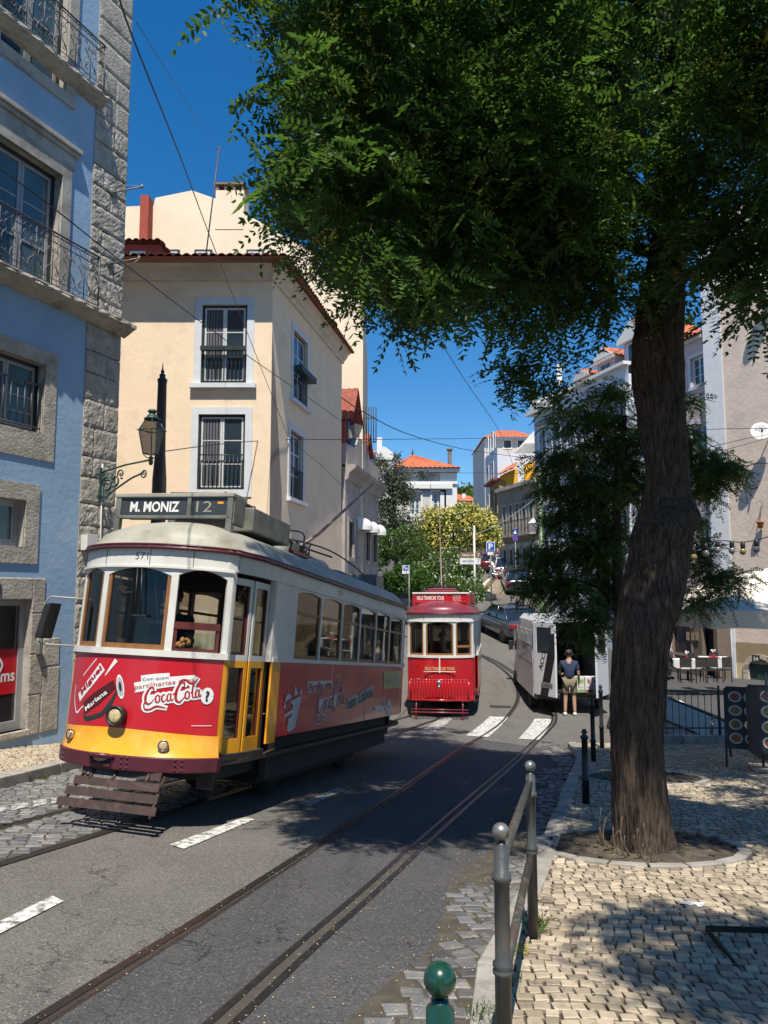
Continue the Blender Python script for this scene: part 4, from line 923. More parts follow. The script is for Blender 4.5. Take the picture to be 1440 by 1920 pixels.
        D.poly(L([(470, 1005), (490, 1030), (570, 1005), (620, 940), (655, 880), (668, 880), (630, 965), (575, 1030), (490, 1058), (472, 1040)]), 1, .003)
        ctext('Mariana', (484, 990), (604, 888), .048, 0, .02, .009)
        a = fi(678, 862)
        el = [(a[0] + .042 * math.cos(t) + .0 * math.sin(t) - .03 * math.sin(t), a[1] + .115 * math.sin(t)) for t in np.linspace(0, 2 * math.pi, 24, endpoint=False)]
        D.poly(el, 0, .003); D.poly([(a[0] + (x - a[0]) * .8, a[1] + (y - a[1]) * .8) for x, y in el], 4, .004); D.poly([(a[0] + (x - a[0]) * .4, a[1] + (y - a[1]) * .4) for x, y in el], 1, .005)
        D.stroke(L([(795, 822), (875, 812), (955, 806)]), [.075, .075, .07], 0, .003)
        D.stroke(L([(758, 868), (860, 850), (960, 835), (1100, 820)]), [.095, .095, .095, .08], 0, .0032)
        ctext('Com quem', (803, 824), (950, 812), .036, 1, .0, .008); ctext('partilharias uma', (760, 868), (1096, 824), .052, 2, .0, .008)
        p0, p1 = fi(806, 992), fi(1134, 956); D.logo(p0[0], p0[1] + .03, math.dist(p0, p1), math.atan2(p1[1] - p0[1], p1[0] - p0[0]), 0, 2, None, .0034)
        q = fi(1165, 915); D.ring(q[0], q[1], .03, .05, .06, 0, 0, .0034); D.poly([(q[0] - .035, q[1] - .06), (q[0] + .035, q[1] - .06), (q[0] + .04, q[1] + .06), (q[0] - .035, q[1] + .06)], 0, .004)
        D.text('?', None, 1, q[0], q[1], 0, .10, .03, .009)
        D.stroke(L([(1076, 1082), (1190, 1082)]), .006, 0)
        D.mb.obj('advert', [M_textw, M_textd, M_textr, pm('cola_brown', (.08, .01, .01), None, 5, .4), pm('can_grey', (.4, .4, .42), None, 5, .3)], r)
        # right side advert: plane coordinates along the side
        tab2 = []
        for s in np.linspace(ol.sb - .2, T - ol.sc, 121):
            for h in np.linspace(.6, 1.7, 31): x, y = ol.pt(s, .022); u, v = proj(WP((x, y, h))); tab2.append((u, v, s, h))
        tab2 = np.array(tab2)
        def fs_(px, py): return fi((px / 2.88 + 400) * 3, (py / 2.88 + 880 - 1000) * 3, tab2)
        D = Decal(lambda x, y, l: (*ol.pt(x, .022 + l), y))
        L = lambda pts: [fs_(*p) for p in pts]
        D.poly(L([(508, 1145), (640, 1140), (648, 1175), (575, 1195), (510, 1210)]), 0, .002); 
        def c2(s, p0, p1, h, mi, bold=.02, base=.006):
            a, b_ = fs_(*p0), fs_(*p1); D.text(s, math.dist(a, b_), mi, (a[0] + b_[0]) / 2, (a[1] + b_[1]) / 2, math.atan2(b_[1] - a[1], b_[0] - a[0]), h, bold, base)
        c2('Partilha uma', (515, 1180), (642, 1160), .11, 2)
        p0, p1 = fs_(552, 1340), fs_(700, 1300); D.logo(p0[0], p0[1], math.dist(p0, p1) * 1.03, math.atan2(p1[1] - p0[1], p1[0] - p0[0]) + .02, 0, 2, None, .002, .35)
        D.poly(L([(722, 1235), (770, 1215), (862, 1165), (862, 1215), (800, 1265), (722, 1297)]), 4, .002)
        c2('em Lisboa', (728, 1265), (858, 1195), .17, 1)
        D.poly(L([(402, 1345), (420, 1335), (440, 1165), (455, 1210), (478, 1200), (440, 1390), (412, 1420), (395, 1410)]), 0, .002)
        D.stroke(L([(380, 1290), (400, 1230), (440, 1260), (475, 1190)]), [.06, .08, .06, .05], 0, .003); D.stroke(L([(385, 1265), (430, 1235), (470, 1215)]), [.04, .04, .04], 2, .004); D.stroke(L([(380, 1330), (430, 1300), (470, 1250)]), [.03, .05, .03], 0, .004)
        D.poly(L([(918, 1092), (1015, 1085), (1015, 1178), (918, 1185)]), 3, .002); c2('carris', (925, 1142), (970, 1138), .10, 4, .01)
        a = fs_(988, 1130); D.ring(a[0], a[1], .10, .10, .05, 4, 0, .004)
        D.poly(L([(868, 1275), (920, 1280), (918, 1312), (868, 1300)]), 0, .002); D.ring(*fs_(945, 1285), .10, .07, .10, 0, 0, .003); D.stroke(L([(925, 1210), (915, 1250), (935, 1300)]), [.02, .02, .06], 0)
        D.mb.obj('advert', [pm('shaded_film_white', (.5, .5, .5), (.42, .42, .42), 3, .4), M_textd, M_textr, pm('shaded_carris_yellow', (.45, .36, .12), None, 3, .4), pm('shaded_film_grey', (.33, .34, .34), None, 3, .4)], r)  # white, yellow and grey muted to put the side's shade into the colour
    return r, Mx
T1 = V((-2.60, 7.56, 0)); T1.z = tz(T1.x, T1.y) + .01
tram1, MX1 = build_tram('advert', 'yellow and red tram 571 with soft drink advert and M. Moniz 12 sign, in front', T1, R(15.9), (.055, .09, 1))
T2 = V((1.46, 20.45, 0)); T2.z = tz(T2.x, T2.y) + .01
tram2, MX2 = build_tram('tour', 'dark red Hills Tramcar Tour tram behind the yellow one', T2, R(8.0), (0, 0.02, 1))
# passengers
PC = [cloth('shirt_white', (.6, .6, .58)), cloth('shirt_black', (.03, .03, .035)), cloth('shirt_pink', (.45, .25, .24)), cloth('shirt_blue', (.12, .16, .26)), cloth('trousers_dark', (.03, .03, .04))]
def rider(Mx, x, y, z, rz, label, sh, pose='sit', arms='fwd', hz=0):
    p = Mx @ V((x, y, z)); ang = math.atan2(Mx[1][0], Mx[0][0]); o = person(p, ang + rz, label, PC[sh], PC[4], pose, 1.0, arms); return o
rider(MX1, .0, .95, .62, 0, 'tram driver in dark clothes standing behind the windscreen of the near tram', 1, 'stand')
rider(MX1, .66, 3.0, .76, 0, 'passenger in black at the second side window of the near tram', 1)
rider(MX1, .66, 3.85, .76, 0, 'passenger in pink top at the third side window of the near tram', 2)
rider(MX1, .66, 4.7, .76, 0, 'passenger in white shirt at the fourth side window of the near tram', 0)
rider(MX1, .66, 5.5, .76, math.pi, 'passenger in dark clothes at the fifth side window of the near tram', 1)
rider(MX1, -.55, 2.2, .58, 0, 'seated passenger seen through the open front window of the near tram, nearer one', 1)
rider(MX1, -.55, 3.2, .58, 0, 'seated passenger seen through the open front window of the near tram, farther one', 1)
rider(MX2, .02, .85, .45, 0, 'driver in light blue shirt at the windscreen of the dark red tram', 3, 'stand')
# ================================================================ buildings
def bm2(name, c1, c2, c3=None, sc=2, b=.3, bs=20, r=.9, s3=.6, t3=(.5, .7), bd=.02): return pm(name, c1, c2, sc, r, bump=b, bscale=bs, c3=c3, s3=s3, t3=t3, bdist=bd)
B_blue = bm2('blue_render', (.29, .43, .575), (.25, .38, .53), (.36, .46, .56), 1.5, .35, 9, s3=1.2)
B_stone = bm2('weathered_limestone', (.46, .42, .35), (.32, .29, .24), (.17, .15, .12), 4, .8, 26, s3=2.2, t3=(.52, .72), bd=.03)
B_stone2 = bm2('smooth_limestone', (.42, .39, .34), (.31, .29, .25), (.20, .18, .15), 3, .3, 30, s3=1.5)
B_cream = bm2('cream_render', (.82, .65, .46), (.76, .60, .42), (.60, .46, .33), 1.2, .35, 7, s3=.9, t3=(.52, .8))
B_paleC = bm2('pale_cream_render', (.80, .68, .50), (.74, .62, .45), (.66, .55, .40), .5, .2, 5, s3=.4, t3=(.55, .8))
B_white = bm2('white_surround', (.62, .64, .66), (.55, .57, .59), None, 3, .15, 20)
B_grey = bm2('grey_commercial_render', (.42, .37, .34), (.34, .30, .27), (.22, .19, .17), 1.2, .3, 10, s3=.8)
B_pal = bm2('worn_white_render', (.58, .56, .52), (.46, .44, .41), (.25, .24, .22), .8, .2, 5, s3=.5, t3=(.5, .62))
B_yell = bm2('yellow_render', (.80, .42, .03), (.70, .36, .03), None, .8, .1, 5)
B_tan = bm2('tan_stone_front', (.30, .25, .19), (.23, .19, .15), (.15, .12, .10), .8, .3, 5, s3=.6)
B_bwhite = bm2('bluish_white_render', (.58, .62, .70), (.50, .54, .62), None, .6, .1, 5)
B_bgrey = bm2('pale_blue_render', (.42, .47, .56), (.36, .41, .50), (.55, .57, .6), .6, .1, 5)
B_wht = bm2('white_render', (.74, .73, .70), (.66, .65, .62), (.48, .46, .43), .6, .1, 5, s3=.3, t3=(.6, .8))
B_pink = bm2('pale_pink_render', (.60, .47, .46), (.54, .42, .42), (.50, .41, .39), .8, .2, 8)
B_beige = bm2('rough_beige_render', (.66, .54, .44), (.60, .49, .40), (.52, .43, .35), 2.5, .5, 6, s3=1, bd=.035)
B_lyel = bm2('ochre_yellow_render', (.55, .45, .24), (.48, .38, .2), (.4, .33, .2), 1, .3, 8)
B_tile = pm('roof_tile', (.52, .15, .055), (.36, .09, .04), 3, .8, bump=.2, bscale=20, c3=(.16, .07, .05), s3=1.6, t3=(.5, .7))
B_tile2 = pm('weathered_roof_tile', (.30, .075, .045), (.20, .05, .03), 5, .8, bump=.2, bscale=20, c3=(.10, .05, .04), s3=2)
B_redw = bm2('red_render', (.36, .07, .045), (.3, .055, .035), None, 2, .1, 8)
B_gfr = pm('green_black_frame', (.012, .022, .02), (.02, .03, .028), 8, .45)
B_iron = pm('wrought_iron', (.07, .067, .065), (.13, .125, .12), 20, .55, .3)
B_wfr = pm('white_window_frame', (.62, .63, .62), (.55, .56, .55), 6, .4)
B_gfrm = pm('grey_window_frame', (.33, .33, .34), (.28, .28, .29), 6, .4)
B_pane = pm('dark_pane', (.018, .03, .045), (.03, .05, .07), .8, .06, spec=1.0)
B_paneS = pm('sky_pane', (.055, .10, .115), (.075, .13, .145), 1.1, .10, spec=.6)  # teal base colour stands in for the sky reflected in the panes
B_cur = pm('curtain', (.16, .15, .16), (.11, .105, .11), 3, .9, stretch=(14, 14, .5))
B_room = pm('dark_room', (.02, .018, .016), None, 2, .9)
class Fac:
    """a facade plane: local x along it, y into the building, z up"""
    def __init__(f, P, d, z0, name, label, group=None, cat='building'):
        f.P = V((P[0], P[1], 0)); f.d = V((d[0], d[1], 0)).normalized(); f.z0 = z0; f.r = root(name, label, cat, (P[0], P[1], z0), (0, 0, math.atan2(f.d.y, f.d.x)), group)
        f.n = V((-f.d.y, f.d.x, 0)); f.holes = []
    def uv(f, px, py, dep=0.0):
        r_ = ray(px, py); t = (f.P + f.n * dep - C0).dot(f.n) / r_.dot(f.n); p = C0 + r_ * t
        return (p - f.P).dot(f.d), p.z - f.z0
    def W(f, x, y, z): return f.P + f.d * x + f.n * y + V((0, 0, f.z0 + z))
def wallgrid(mb, x0, x1, z0, z1, holes, rev=.18, mi=0, mr=0, y=0.0, top=None):
    """a wall face cut round its openings, with reveals; top(x) optionally slopes the top edge"""
    hs_ = [(max(a, x0), min(b, x1), max(c, z0), min(d, z1)) for a, b, c, d in holes if b > x0 and a < x1]
    X = sorted({x0, x1, *[h[0] for h in hs_], *[h[1] for h in hs_]}); Z = sorted({z0, z1, *[h[2] for h in hs_], *[h[3] for h in hs_]})
    for i in range(len(X) - 1):
        for j in range(len(Z) - 1):
            cx_, cz_ = (X[i] + X[i + 1]) / 2, (Z[j] + Z[j + 1]) / 2
            if any(h[0] < cx_ < h[1] and h[2] < cz_ < h[3] for h in hs_): continue
            mb.add([(X[i], y, Z[j]), (X[i + 1], y, Z[j]), (X[i + 1], y, Z[j + 1]), (X[i], y, Z[j + 1])], [(0, 1, 2, 3)], mi)
    for a, b, c, d in hs_:
        q = [(a, c), (b, c), (b, d), (a, d)]
        for k in range(4):
            p, s_ = q[k], q[(k + 1) % 4]; mb.add([(p[0], y, p[1]), (s_[0], y, s_[1]), (s_[0], y + rev, s_[1]), (p[0], y + rev, p[1])], [(3, 2, 1, 0)], mr)
def body(f, x0, x1, z0, z1, depth, mat, mats=None, rev=.18, name='wall', sides=True):
    z0 -= 3
    mb = MB(); wallgrid(mb, x0, x1, z0, z1, f.holes, rev)
    if sides:
        mb.add([(x0, 0, z0), (x0, depth, z0), (x0, depth, z1), (x0, 0, z1)], [(0, 3, 2, 1)][::-1]); mb.add([(x1, 0, z0), (x1, depth, z0), (x1, depth, z1), (x1, 0, z1)], [(0, 1, 2, 3)])
        mb.add([(x0, depth, z0), (x1, depth, z0), (x1, depth, z1), (x0, depth, z1)], [(3, 2, 1, 0)]); mb.add([(x0, 0, z1), (x1, 0, z1), (x1, depth, z1), (x0, depth, z1)], [(0, 1, 2, 3)])
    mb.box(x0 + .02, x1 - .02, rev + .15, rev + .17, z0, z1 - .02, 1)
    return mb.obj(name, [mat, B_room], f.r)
def window(f, h, sw=.12, sproud=.03, smat=None, fmat=None, pmat=None, mull=(2, 3), fw=.05, rec=.10, sill=0, sash=True, lintel=0, x=0.0, label=None, outer=None):
    """window in hole h=(x0,x1,z0,z1): surround, outer frame, sashes, glazing bars, panes"""
    x0, x1, z0, z1 = h; f.holes.append(h); W_ = x1 - x0; H = z1 - z0
    mb = MB(); fmat = fmat or B_wfr; om = outer or fmat; nx_, nz_ = mull; y0, y1 = rec, rec + .05
    for a, b, c, d in ((x0, x0 + fw, z0, z1), (x1 - fw, x1, z0, z1), (x0 + fw, x1 - fw, z1 - fw, z1), (x0 + fw, x1 - fw, z0, z0 + fw)): mb.box(a, b, y0, y1, c, d, 1)
    ix0, ix1, iz0, iz1 = x0 + fw, x1 - fw, z0 + fw, z1 - fw; cw = (ix1 - ix0) / nx_; s_ = fw * .8
    for i in range(nx_):
        a, b = ix0 + cw * i + .004, ix0 + cw * (i + 1) - .004
        for p, q, c, d in ((a, a + s_, iz0, iz1), (b - s_, b, iz0, iz1), (a + s_, b - s_, iz0, iz0 + s_), (a + s_, b - s_, iz1 - s_, iz1)): mb.box(p, q, y0 + .01, y1 - .003, c, d, 0)
        for k in range(1, nz_): z = iz0 + (iz1 - iz0) * k / nz_; mb.box(a + s_, b - s_, y0 + .016, y1 - .01, z - fw * .22, z + fw * .22, 0)
    w_ = mb.obj('window', [fmat, om], f.r)
    if label: w_['label'] = label
    mb = MB(); mb.box(ix0, ix1, y0 + .028, y0 + .032, iz0, iz1); mb.obj('pane', pmat or B_pane, w_)
    if smat:
        mb = MB()
        for a, b, c, d in ((x0 - sw, x0, z0 - (0 if sill else sw), z1 + sw), (x1, x1 + sw, z0 - (0 if sill else sw), z1 + sw), (x0, x1, z1, z1 + sw)): mb.box(a, b, -sproud, .02, c, d)
        if not sill: mb.box(x0, x1, -sproud, .02, z0 - sw, z0)
        mb.obj('surround', smat, w_)
    if sill: mb = MB(); mb.box(x0 - sw - .03, x1 + sw + .03, -sill, .0, z0 - .09, z0); mb.box(x0, x1, 0, rec, z0 - .04, z0 + .0); mb.obj('sill', smat or B_white, w_)
    return w_
def railing(w_, x0, x1, z0, z1, y=-.04, n=9, r=.009, mat=B_gfr, name='railing'):
    mb = MB(); mb.tube([(x0, y, z1), (x1, y, z1)], r * 1.6, 6); mb.tube([(x0, y, z0), (x1, y, z0)], r * 1.4, 6)
    for i in range(n): x = x0 + (x1 - x0) * (i + .5) / n; mb.tube([(x, y, z0), (x, y, z1)], r, 5)
    return mb.obj(name, mat, w_)
def tiles(P0, P1, Q0, Q1, mat, par, step=.19, amp=.045, name='roof', world=False, nv=6):
    """roof plane P0-P1 (eave) to Q0-Q1 (ridge) covered in rounded tiles, open rounded ends at the eave"""
    P0, P1, Q0, Q1 = map(V, (P0, P1, Q0, Q1)); L = (P1 - P0).length; nu = max(2, int(L / step)) * 6; nr = (P1 - P0).cross(Q0 - P0 if (Q0 - P0).length > .01 else Q1 - P0).normalized()
    if nr.z < 0: nr = -nr
    def fn(u, v):
        k = u * nu / 6; p = (P0.lerp(P1, u)).lerp(Q0.lerp(Q1, u), v); row = (v * nv) % 1
        return p + nr * (amp * abs(math.sin(math.pi * k)) + .0)
    mb = MB(); mb.grid(fn, nu, nv, 0, True)
    fn2 = lambda u, v: fn(u, 0) - nr * (.02 + 0 * v) - V((0, 0, .0)) if v > .5 else fn(u, 0)
    mb.grid(fn2, nu, 1, 0, False)
    mb.grid(lambda u, v: (P0.lerp(P1, u)).lerp(Q0.lerp(Q1, u), v) - nr * .03, 1, 1)
    return mb.obj(name, mat, par)

# ---- the pale blue house at the left
dB = V((.371, .928, 0)).normalized(); PB = V((-4.82, 13.66, 0))
zB = tz(PB.x, PB.y) + .1
F = Fac(PB, dB, zB, 'blue_townhouse', 'pale blue townhouse with rough stone corner and iron balconies, at left')
blue = F
uvb = lambda px, py: F.uv(px, py)
quoinx = -.84
# openings: (pixel left x, pixel right x read at mid height, top y, bottom y)
xr = lambda px, py: F.uv(px, py)[0]; zr_ = lambda px, py: F.uv(px, py)[1]
def hole(pxr, pyt, pyb, w_, pym=None): x1 = xr(pxr, (pyt + pyb) / 2); z1 = zr_(pxr, pyt); z0 = zr_(pxr, pyb); return (x1 - w_, x1, z0, z1)
hA = hole(110, 326, 560, 1.35)       # first floor French window with balcony
hB = hole(82, 684, 815, 1.25)        # mezzanine window
hC = hole(46, 938, 1025, 1.2)        # small ground window
hD = hole(54, 1124, 1366, 1.05)       # door
hE = (hA[0], hA[1], zr_(130, 185) + .05, zr_(130, 185) + 2.9)   # second floor French window
sl0, sl1 = zr_(200, 615), zr_(130, 158)
hA = (hA[0], hA[1], sl0 + .18, hA[3])
for h, nm, mu in ((hA, 'first', (2, 3)), (hE, 'second', (2, 3))):
    w_ = window(F, h, .20, .04, B_stone2, B_gfrm, B_paneS, (2, 3), .07, .14, outer=B_gfr)
    h2 = (h[0] - 2.2, h[1] - 2.2, h[2], h[3]); w2_ = window(F, h2, .20, .04, B_stone2, B_gfrm, B_paneS, (2, 3), .07, .14, outer=B_gfr)
    mb = MB()
    for hh in (h, h2):
        mb.box(hh[0] - .32, hh[1] + .36, -.11, 0, hh[3] + .52, hh[3] + .60); mb.box(hh[0] - .28, hh[1] + .32, -.07, 0, hh[3] + .44, hh[3] + .52); mb.box(hh[0] - .22, hh[1] + .26, -.035, 0, hh[3] + .20, hh[3] + .44)
    mb.obj('hood_mould', B_stone2, F.r, bevel=.012, weld=True)
for h in (hB,):
    w_ = window(F, h, .24, .02, B_stone, B_gfrm, B_paneS, (2, 4), .06, .14, outer=B_gfr); railing(w_, h[0] + .03, h[1] - .03, h[2] + .08, h[2] + .78, .02, 9, .011, B_iron)
    mb = MB(); mb.box(h[0] - .24, h[1] + .24, -.02, .02, h[2] - .42, h[2] - .24); mb.obj('sill', B_stone, w_)
for h in (hC,): window(F, h, .26, .025, B_stone, B_gfrm, B_paneS, (2, 1), .06, .14)
# door with glazed leaf
F.holes.append(hD)
mb = MB(); x0, x1, z0, z1 = hD
for a, b, c, d in ((x0, x0 + .09, z0, z1), (x1 - .10, x1, z0, z1), (x0 + .09, x1 - .1, z1 - .09, z1), (x0 + .09, x1 - .1, z0, z0 + .14)): mb.box(a, b, .12, .18, c, d)
mb.box(x0 - .0, x0 + .0 + .001, .1, .12, z0, z1)
dr = mb.obj('door', B_gfrm, F.r, bevel=.006, weld=True)
mb = MB(); mb.box(x0 + .09, x1 - .10, .148, .153, z0 + .14, z1 - .09); mb.obj('pane', pm('door_pane', (.02, .02, .022), (.035, .03, .03), 1, .08, spec=.9), dr)
mb = MB(); mb.box(x0 + .09, x1 - .1, .140, .144, z0 + .55, z0 + 1.22); mb.obj('poster', M_red, dr)
Dd = Decal(lambda x, y, l: (x, .140 - l, y)); Dd.text('ms', .26, 0, x1 - .26, z0 + .80, 0, .13, .02); Dd.stroke([(x1 - .55, z0 + 1.20), (x1 - .38, z0 + .98), (x1 - .60, z0 + .70)], .035, 0, .012); Dd.mb.obj('lettering', [M_textw], dr)
mb = MB()
for (a, b, c, d) in ((x1, x1 + .24, z0 - .1, z0 + .5), (x1, x1 + .26, z0 + .51, z0 + 1.12), (x1, x1 + .23, z0 + 1.13, z0 + 1.75), (x1, x1 + .25, z0 + 1.76, z1 + .33), (x0 - .3, x1 - .002, z1 + .003, z1 + .33), (x0 - .3, x0 - .002, z0 - .1, z1)): mb.box(a, b, -.02, .02, c, d)
for (a, b, c, d) in ((x1 + .265, x1 + .62, z0 - .1, z0 + .9), (x1 + .265, x1 + .60, z0 + .92, z0 + 1.35)): mb.box(a, b, -.018, .02, c, d)
mb.box(x0 - .3, x1 + .05, -.04, .14, z0 - .1, z0 - .0)
mb.obj('surround', B_stone, F.r, bevel=.015, weld=True)
mb = MB(); mb.box(x0 + .12, x0 + .44, -.035, -.02, z1 + .09, z1 + .23); np_ = mb.obj('number_plate', M_signbk, F.r); Dd = Decal(lambda x, y, l: (x, -.035 - l, y)); Dd.text('14', .12, 0, x0 + .34, z1 + .16, 0, .09, .01); Dd.mb.obj('number', [M_textw], np_)
# wall: blue fields and rough stone corner blocks, plinth
mb = MB(); Z_TOP = sl1 + 3.4
wallgrid(mb, -13, quoinx, -.3, Z_TOP, F.holes, .14, 0, 1)
mb.add([(quoinx, .02, -.3), (-.03, .02, -.3), (-.03, .02, Z_TOP), (quoinx, .02, Z_TOP)], [(0, 1, 2, 3)], 1); mb.add([(-.03, .02, -.3), (-.03, 9, -.3), (-.03, 9, Z_TOP), (-.03, .02, Z_TOP)], [(0, 1, 2, 3)], 1)
mb.add([(-13, 9, -.3), (-.03, 9, -.3), (-.03, 9, Z_TOP), (-13, 9, Z_TOP)], [(3, 2, 1, 0)]); mb.add([(-13, 0, Z_TOP), (-.03, 0, Z_TOP), (-.03, 9, Z_TOP), (-13, 9, Z_TOP)], [(0, 1, 2, 3)])
mb.add([(-13, 0, -.3), (-13, 9, -.3), (-13, 9, Z_TOP), (-13, 0, Z_TOP)], [(3, 2, 1, 0)])
mb.box(-12.9, -.1, .34, .36, 0, Z_TOP - .1, 1)
mb.obj('wall', [B_blue, B_stone2], F.r)
def roughblock(mb, x0, x1, z0, z1, y0, y1, am=.012, nx_=12, nz_=8, mi=0, sideR=True):
    """stone block with a broken, uneven face"""
    ph = random.random() * 50; zj0, zj1 = z0 + random.uniform(0, .012), z1 - random.uniform(.004, .014)
    N = lambda x, z: am * (mnoise.noise(V((x * 9, z * 9, ph))) * 1.6 + mnoise.noise(V((x * 33, z * 33, ph))) * 1.5 + random.uniform(-.4, .4))
    vs = []
    for j in range(nz_ + 1):
        for i in range(nx_ + 1):
            x = x0 + (x1 - x0) * i / nx_; z = zj0 + (zj1 - zj0) * j / nz_; ed = i in (0, nx_) or j in (0, nz_); vs.append((x + (N(z, x) * .5 if i == nx_ else 0), y0 + (.012 if ed else 0) + N(x, z), z + (N(z * 3, x) * .4 if ed else 0)))
    k = nx_ + 1; mb.add(vs, [(j * k + i, j * k + i + 1, (j + 1) * k + i + 1, (j + 1) * k + i) for j in range(nz_) for i in range(nx_)], mi, False)
    mb.add([(x0, y0 + .012, zj0), (x0, y1, zj0), (x0, y1, zj1), (x0, y0 + .012, zj1)], [(0, 3, 2, 1)], mi); mb.add([(x1, y0 + .012, zj0), (x1, y1, zj0), (x1, y1, zj1), (x1, y0 + .012, zj1)], [(0, 1, 2, 3)], mi)
    mb.add([(x0, y0 + .012, zj1), (x1, y0 + .012, zj1), (x1, y1, zj1), (x0, y1, zj1)], [(0, 1, 2, 3)], mi); mb.add([(x0, y0 + .012, zj0), (x1, y0 + .012, zj0), (x1, y1, zj0), (x0, y1, zj0)], [(3, 2, 1, 0)], mi)
mb = MB(); z = -.3; rough_hi = sl1 - .6
while z < Z_TOP - .1:
    h = random.uniform(.36, .52); rough = sl0 > z or z < rough_hi; am = .006 if z < rough_hi else .0012
    if z < .6 and False: pass
    cut = random.choice([0, 0, .25, .38, -.22])
    if sl0 - .16 < z + h and z < sl0 + .2: am = .006
    if cut: roughblock(mb, quoinx + .0, quoinx + .33 + cut * .4, z, z + h, -.03, .1, am); roughblock(mb, quoinx + .335 + cut * .4, .0, z, z + h, -.03, .3, am)
    else: roughblock(mb, quoinx, .0, z, z + h, -.03, .3, am, 16)
    z += h
mb.obj('stone_corner', B_stone, F.r)
# balcony slabs with rough soffit
for z, xa, xb, pr_ in ((sl0, -13, .09, .26), (sl1, -13, quoinx + .06, .22)):
    mb = MB(); n_ = 150
    def slab(u, v, z=z, xa=xa, xb=xb, pr_=pr_):
        x = xa + (xb - xa) * u; prof_ = [(-pr_ + .0, .17), (-pr_ - .02, .15), (-pr_ - .02, .09), (-pr_ + .03, .06), (-.08, -.02), (0.0, -.05)]
        k = min(int(v * 5), 4); t = v * 5 - k; a, b = prof_[k], prof_[k + 1]; j = .008 * math.sin(x * 23 + v * 9) + .006 * math.sin(x * 61 + v * 31) + random.uniform(-.004, .004)
        return (x, a[0] + (b[0] - a[0]) * t + j, z + a[1] + (b[1] - a[1]) * t + j * .8)
    mb.grid(slab, n_, 10, 0, False, True); mb.add([(xa, 0, z + .172), (xb, 0, z + .172), (xb, -pr_, z + .172), (xa, -pr_, z + .172)], [(3, 2, 1, 0)])
    q = [slab(1, v / 5) for v in range(6)]; mb.add([(xb, 0, z + .17)] + q, [tuple(range(7))]); mb.obj('balcony_slab', B_stone, F.r)
    # wrought iron railing with scrollwork
    xe = quoinx + .02 if z == sl0 else quoinx - .0; yb = -pr_ + .05; za, zb = z + .20, z + 1.08
    mb = MB()
    for zz, rr in ((zb, .016), (zb - .05, .008), (zb - .17, .008), (za, .014), (za + .10, .007)): mb.tube([(-6, yb, zz), (xe, yb, zz)], rr, 6)
    mb.tube([(xe, yb, zb), (xe, 0, zb)], .014, 6); mb.tube([(xe, yb, za), (xe, 0, za)], .012, 6); mb.tube([(xe, yb, za), (xe, yb, zb)], .014, 6)
    S = lambda cx_, cz_, rad, a0, a1, n=10, sx=1: [(cx_ + sx * rad * math.cos(a) * (1 - .0 * i), yb, cz_ + rad * math.sin(a)) for i, a in enumerate(np.linspace(a0, a1, n))]
    def spiral(cx_, cz_, r0, a0, turns, sgn): return [(cx_ + r0 * (1 - k / 16) * math.cos(a0 + sgn * k / 14 * turns * 6.28), yb, cz_ + r0 * (1 - k / 16) * math.sin(a0 + sgn * k / 14 * turns * 6.28)) for k in range(15)]
    x = xe
    while x > -3.4:
        for k in range(3): mb.tube(S(x - .06 - k * .115, zb - .11, .05, 0, 6.283, 13), .005, 4)
        c = x - .17
        mb.tube([(x - .345, yb, za), (x - .345, yb, zb)], .009, 5)
        for sg in (-1, 1):
            mb.tube(smooth_path([(c + sg * .02, yb, za + .12), (c + sg * .05, yb, za + .25), (c + sg * .13, yb, za + .33), (c + sg * .11, yb, za + .45), (c + sg * .05, yb, za + .52), (c + sg * .09, yb, za + .62), (c + sg * .03, yb, za + .69)], 3), .009, 4)
            mb.tube(spiral(c + sg * .10, za + .20, .055, 1.57, .9, sg), .008, 4); mb.tube(spiral(c + sg * .12, za + .57, .045, 1.57, .9, -sg), .008, 4)
            mb.tube(spiral(c + sg * .06, za + .05, .04, 0, .9, sg), .005, 4)
        x -= .345
    mb.obj('balcony_railing', B_iron, F.r)
# bell-mouth cable brackets, pipe, box, intercom on the corner
for (px_, py_, tx_, ty_) in ((209, 362, 281, 343), (203, 495, 273, 479)):
    x, z = F.uv(px_, py_); mb = MB(); mb.lathe([(.0, .0), (.07, .0), (.085, .01), (.085, .02), (0, .022)], (x, -.03, z), 16, 0, True, Matrix.Rotation(R(90), 4, 'X'))
    mb.tube([(x, -.03, z), (x + .10, -.62, z + .05)], .014, 6); mb.tube([(x, -.02, z + .13), (x + .10, -.62, z + .06)], .008, 6) if py_ < 400 else mb.tube([(x + .1, -.02, z - .18), (x + .10, -.62, z + .03)], .012, 6)
    mb.tube([(x + .10, -.60, z + .02), (x + .10, -.60, z + .09)], .02, 8); tag(mb.obj('cable_bracket', M_greyd, None), ('upper' if py_ < 400 else 'lower') + ' grey wire bracket on the rough stone corner of the blue house', 'bracket', 'wire brackets on the stone corner').matrix_world = F.r.matrix_basis
mb = MB(); xa, za = F.uv(188, 870); xb, zb = F.uv(176, 1006); mb.tube([(xa, -.05, za), (xa + .02, -.05, za - 1.3), (xa + .0, -.05, .9)], .014, 6); tag(mb.obj('conduit_pipe', M_white, None), 'thin pale conduit pipe running up the rough stone corner beside the lantern', 'pipe').matrix_world = F.r.matrix_basis
mb = MB(); xa, za = F.uv(157, 1018); mb.box(xa - .1, xa + .12, -.17, -.03, za - .13, za + .13); mb.box(xa - .11, xa + .13, -.178, -.168, za - .14, za + .14); tag(mb.obj('junction_box', M_white, None, bevel=.006, weld=True), 'cream electrical junction box on the stone corner above the near tram', 'box').matrix_world = F.r.matrix_basis
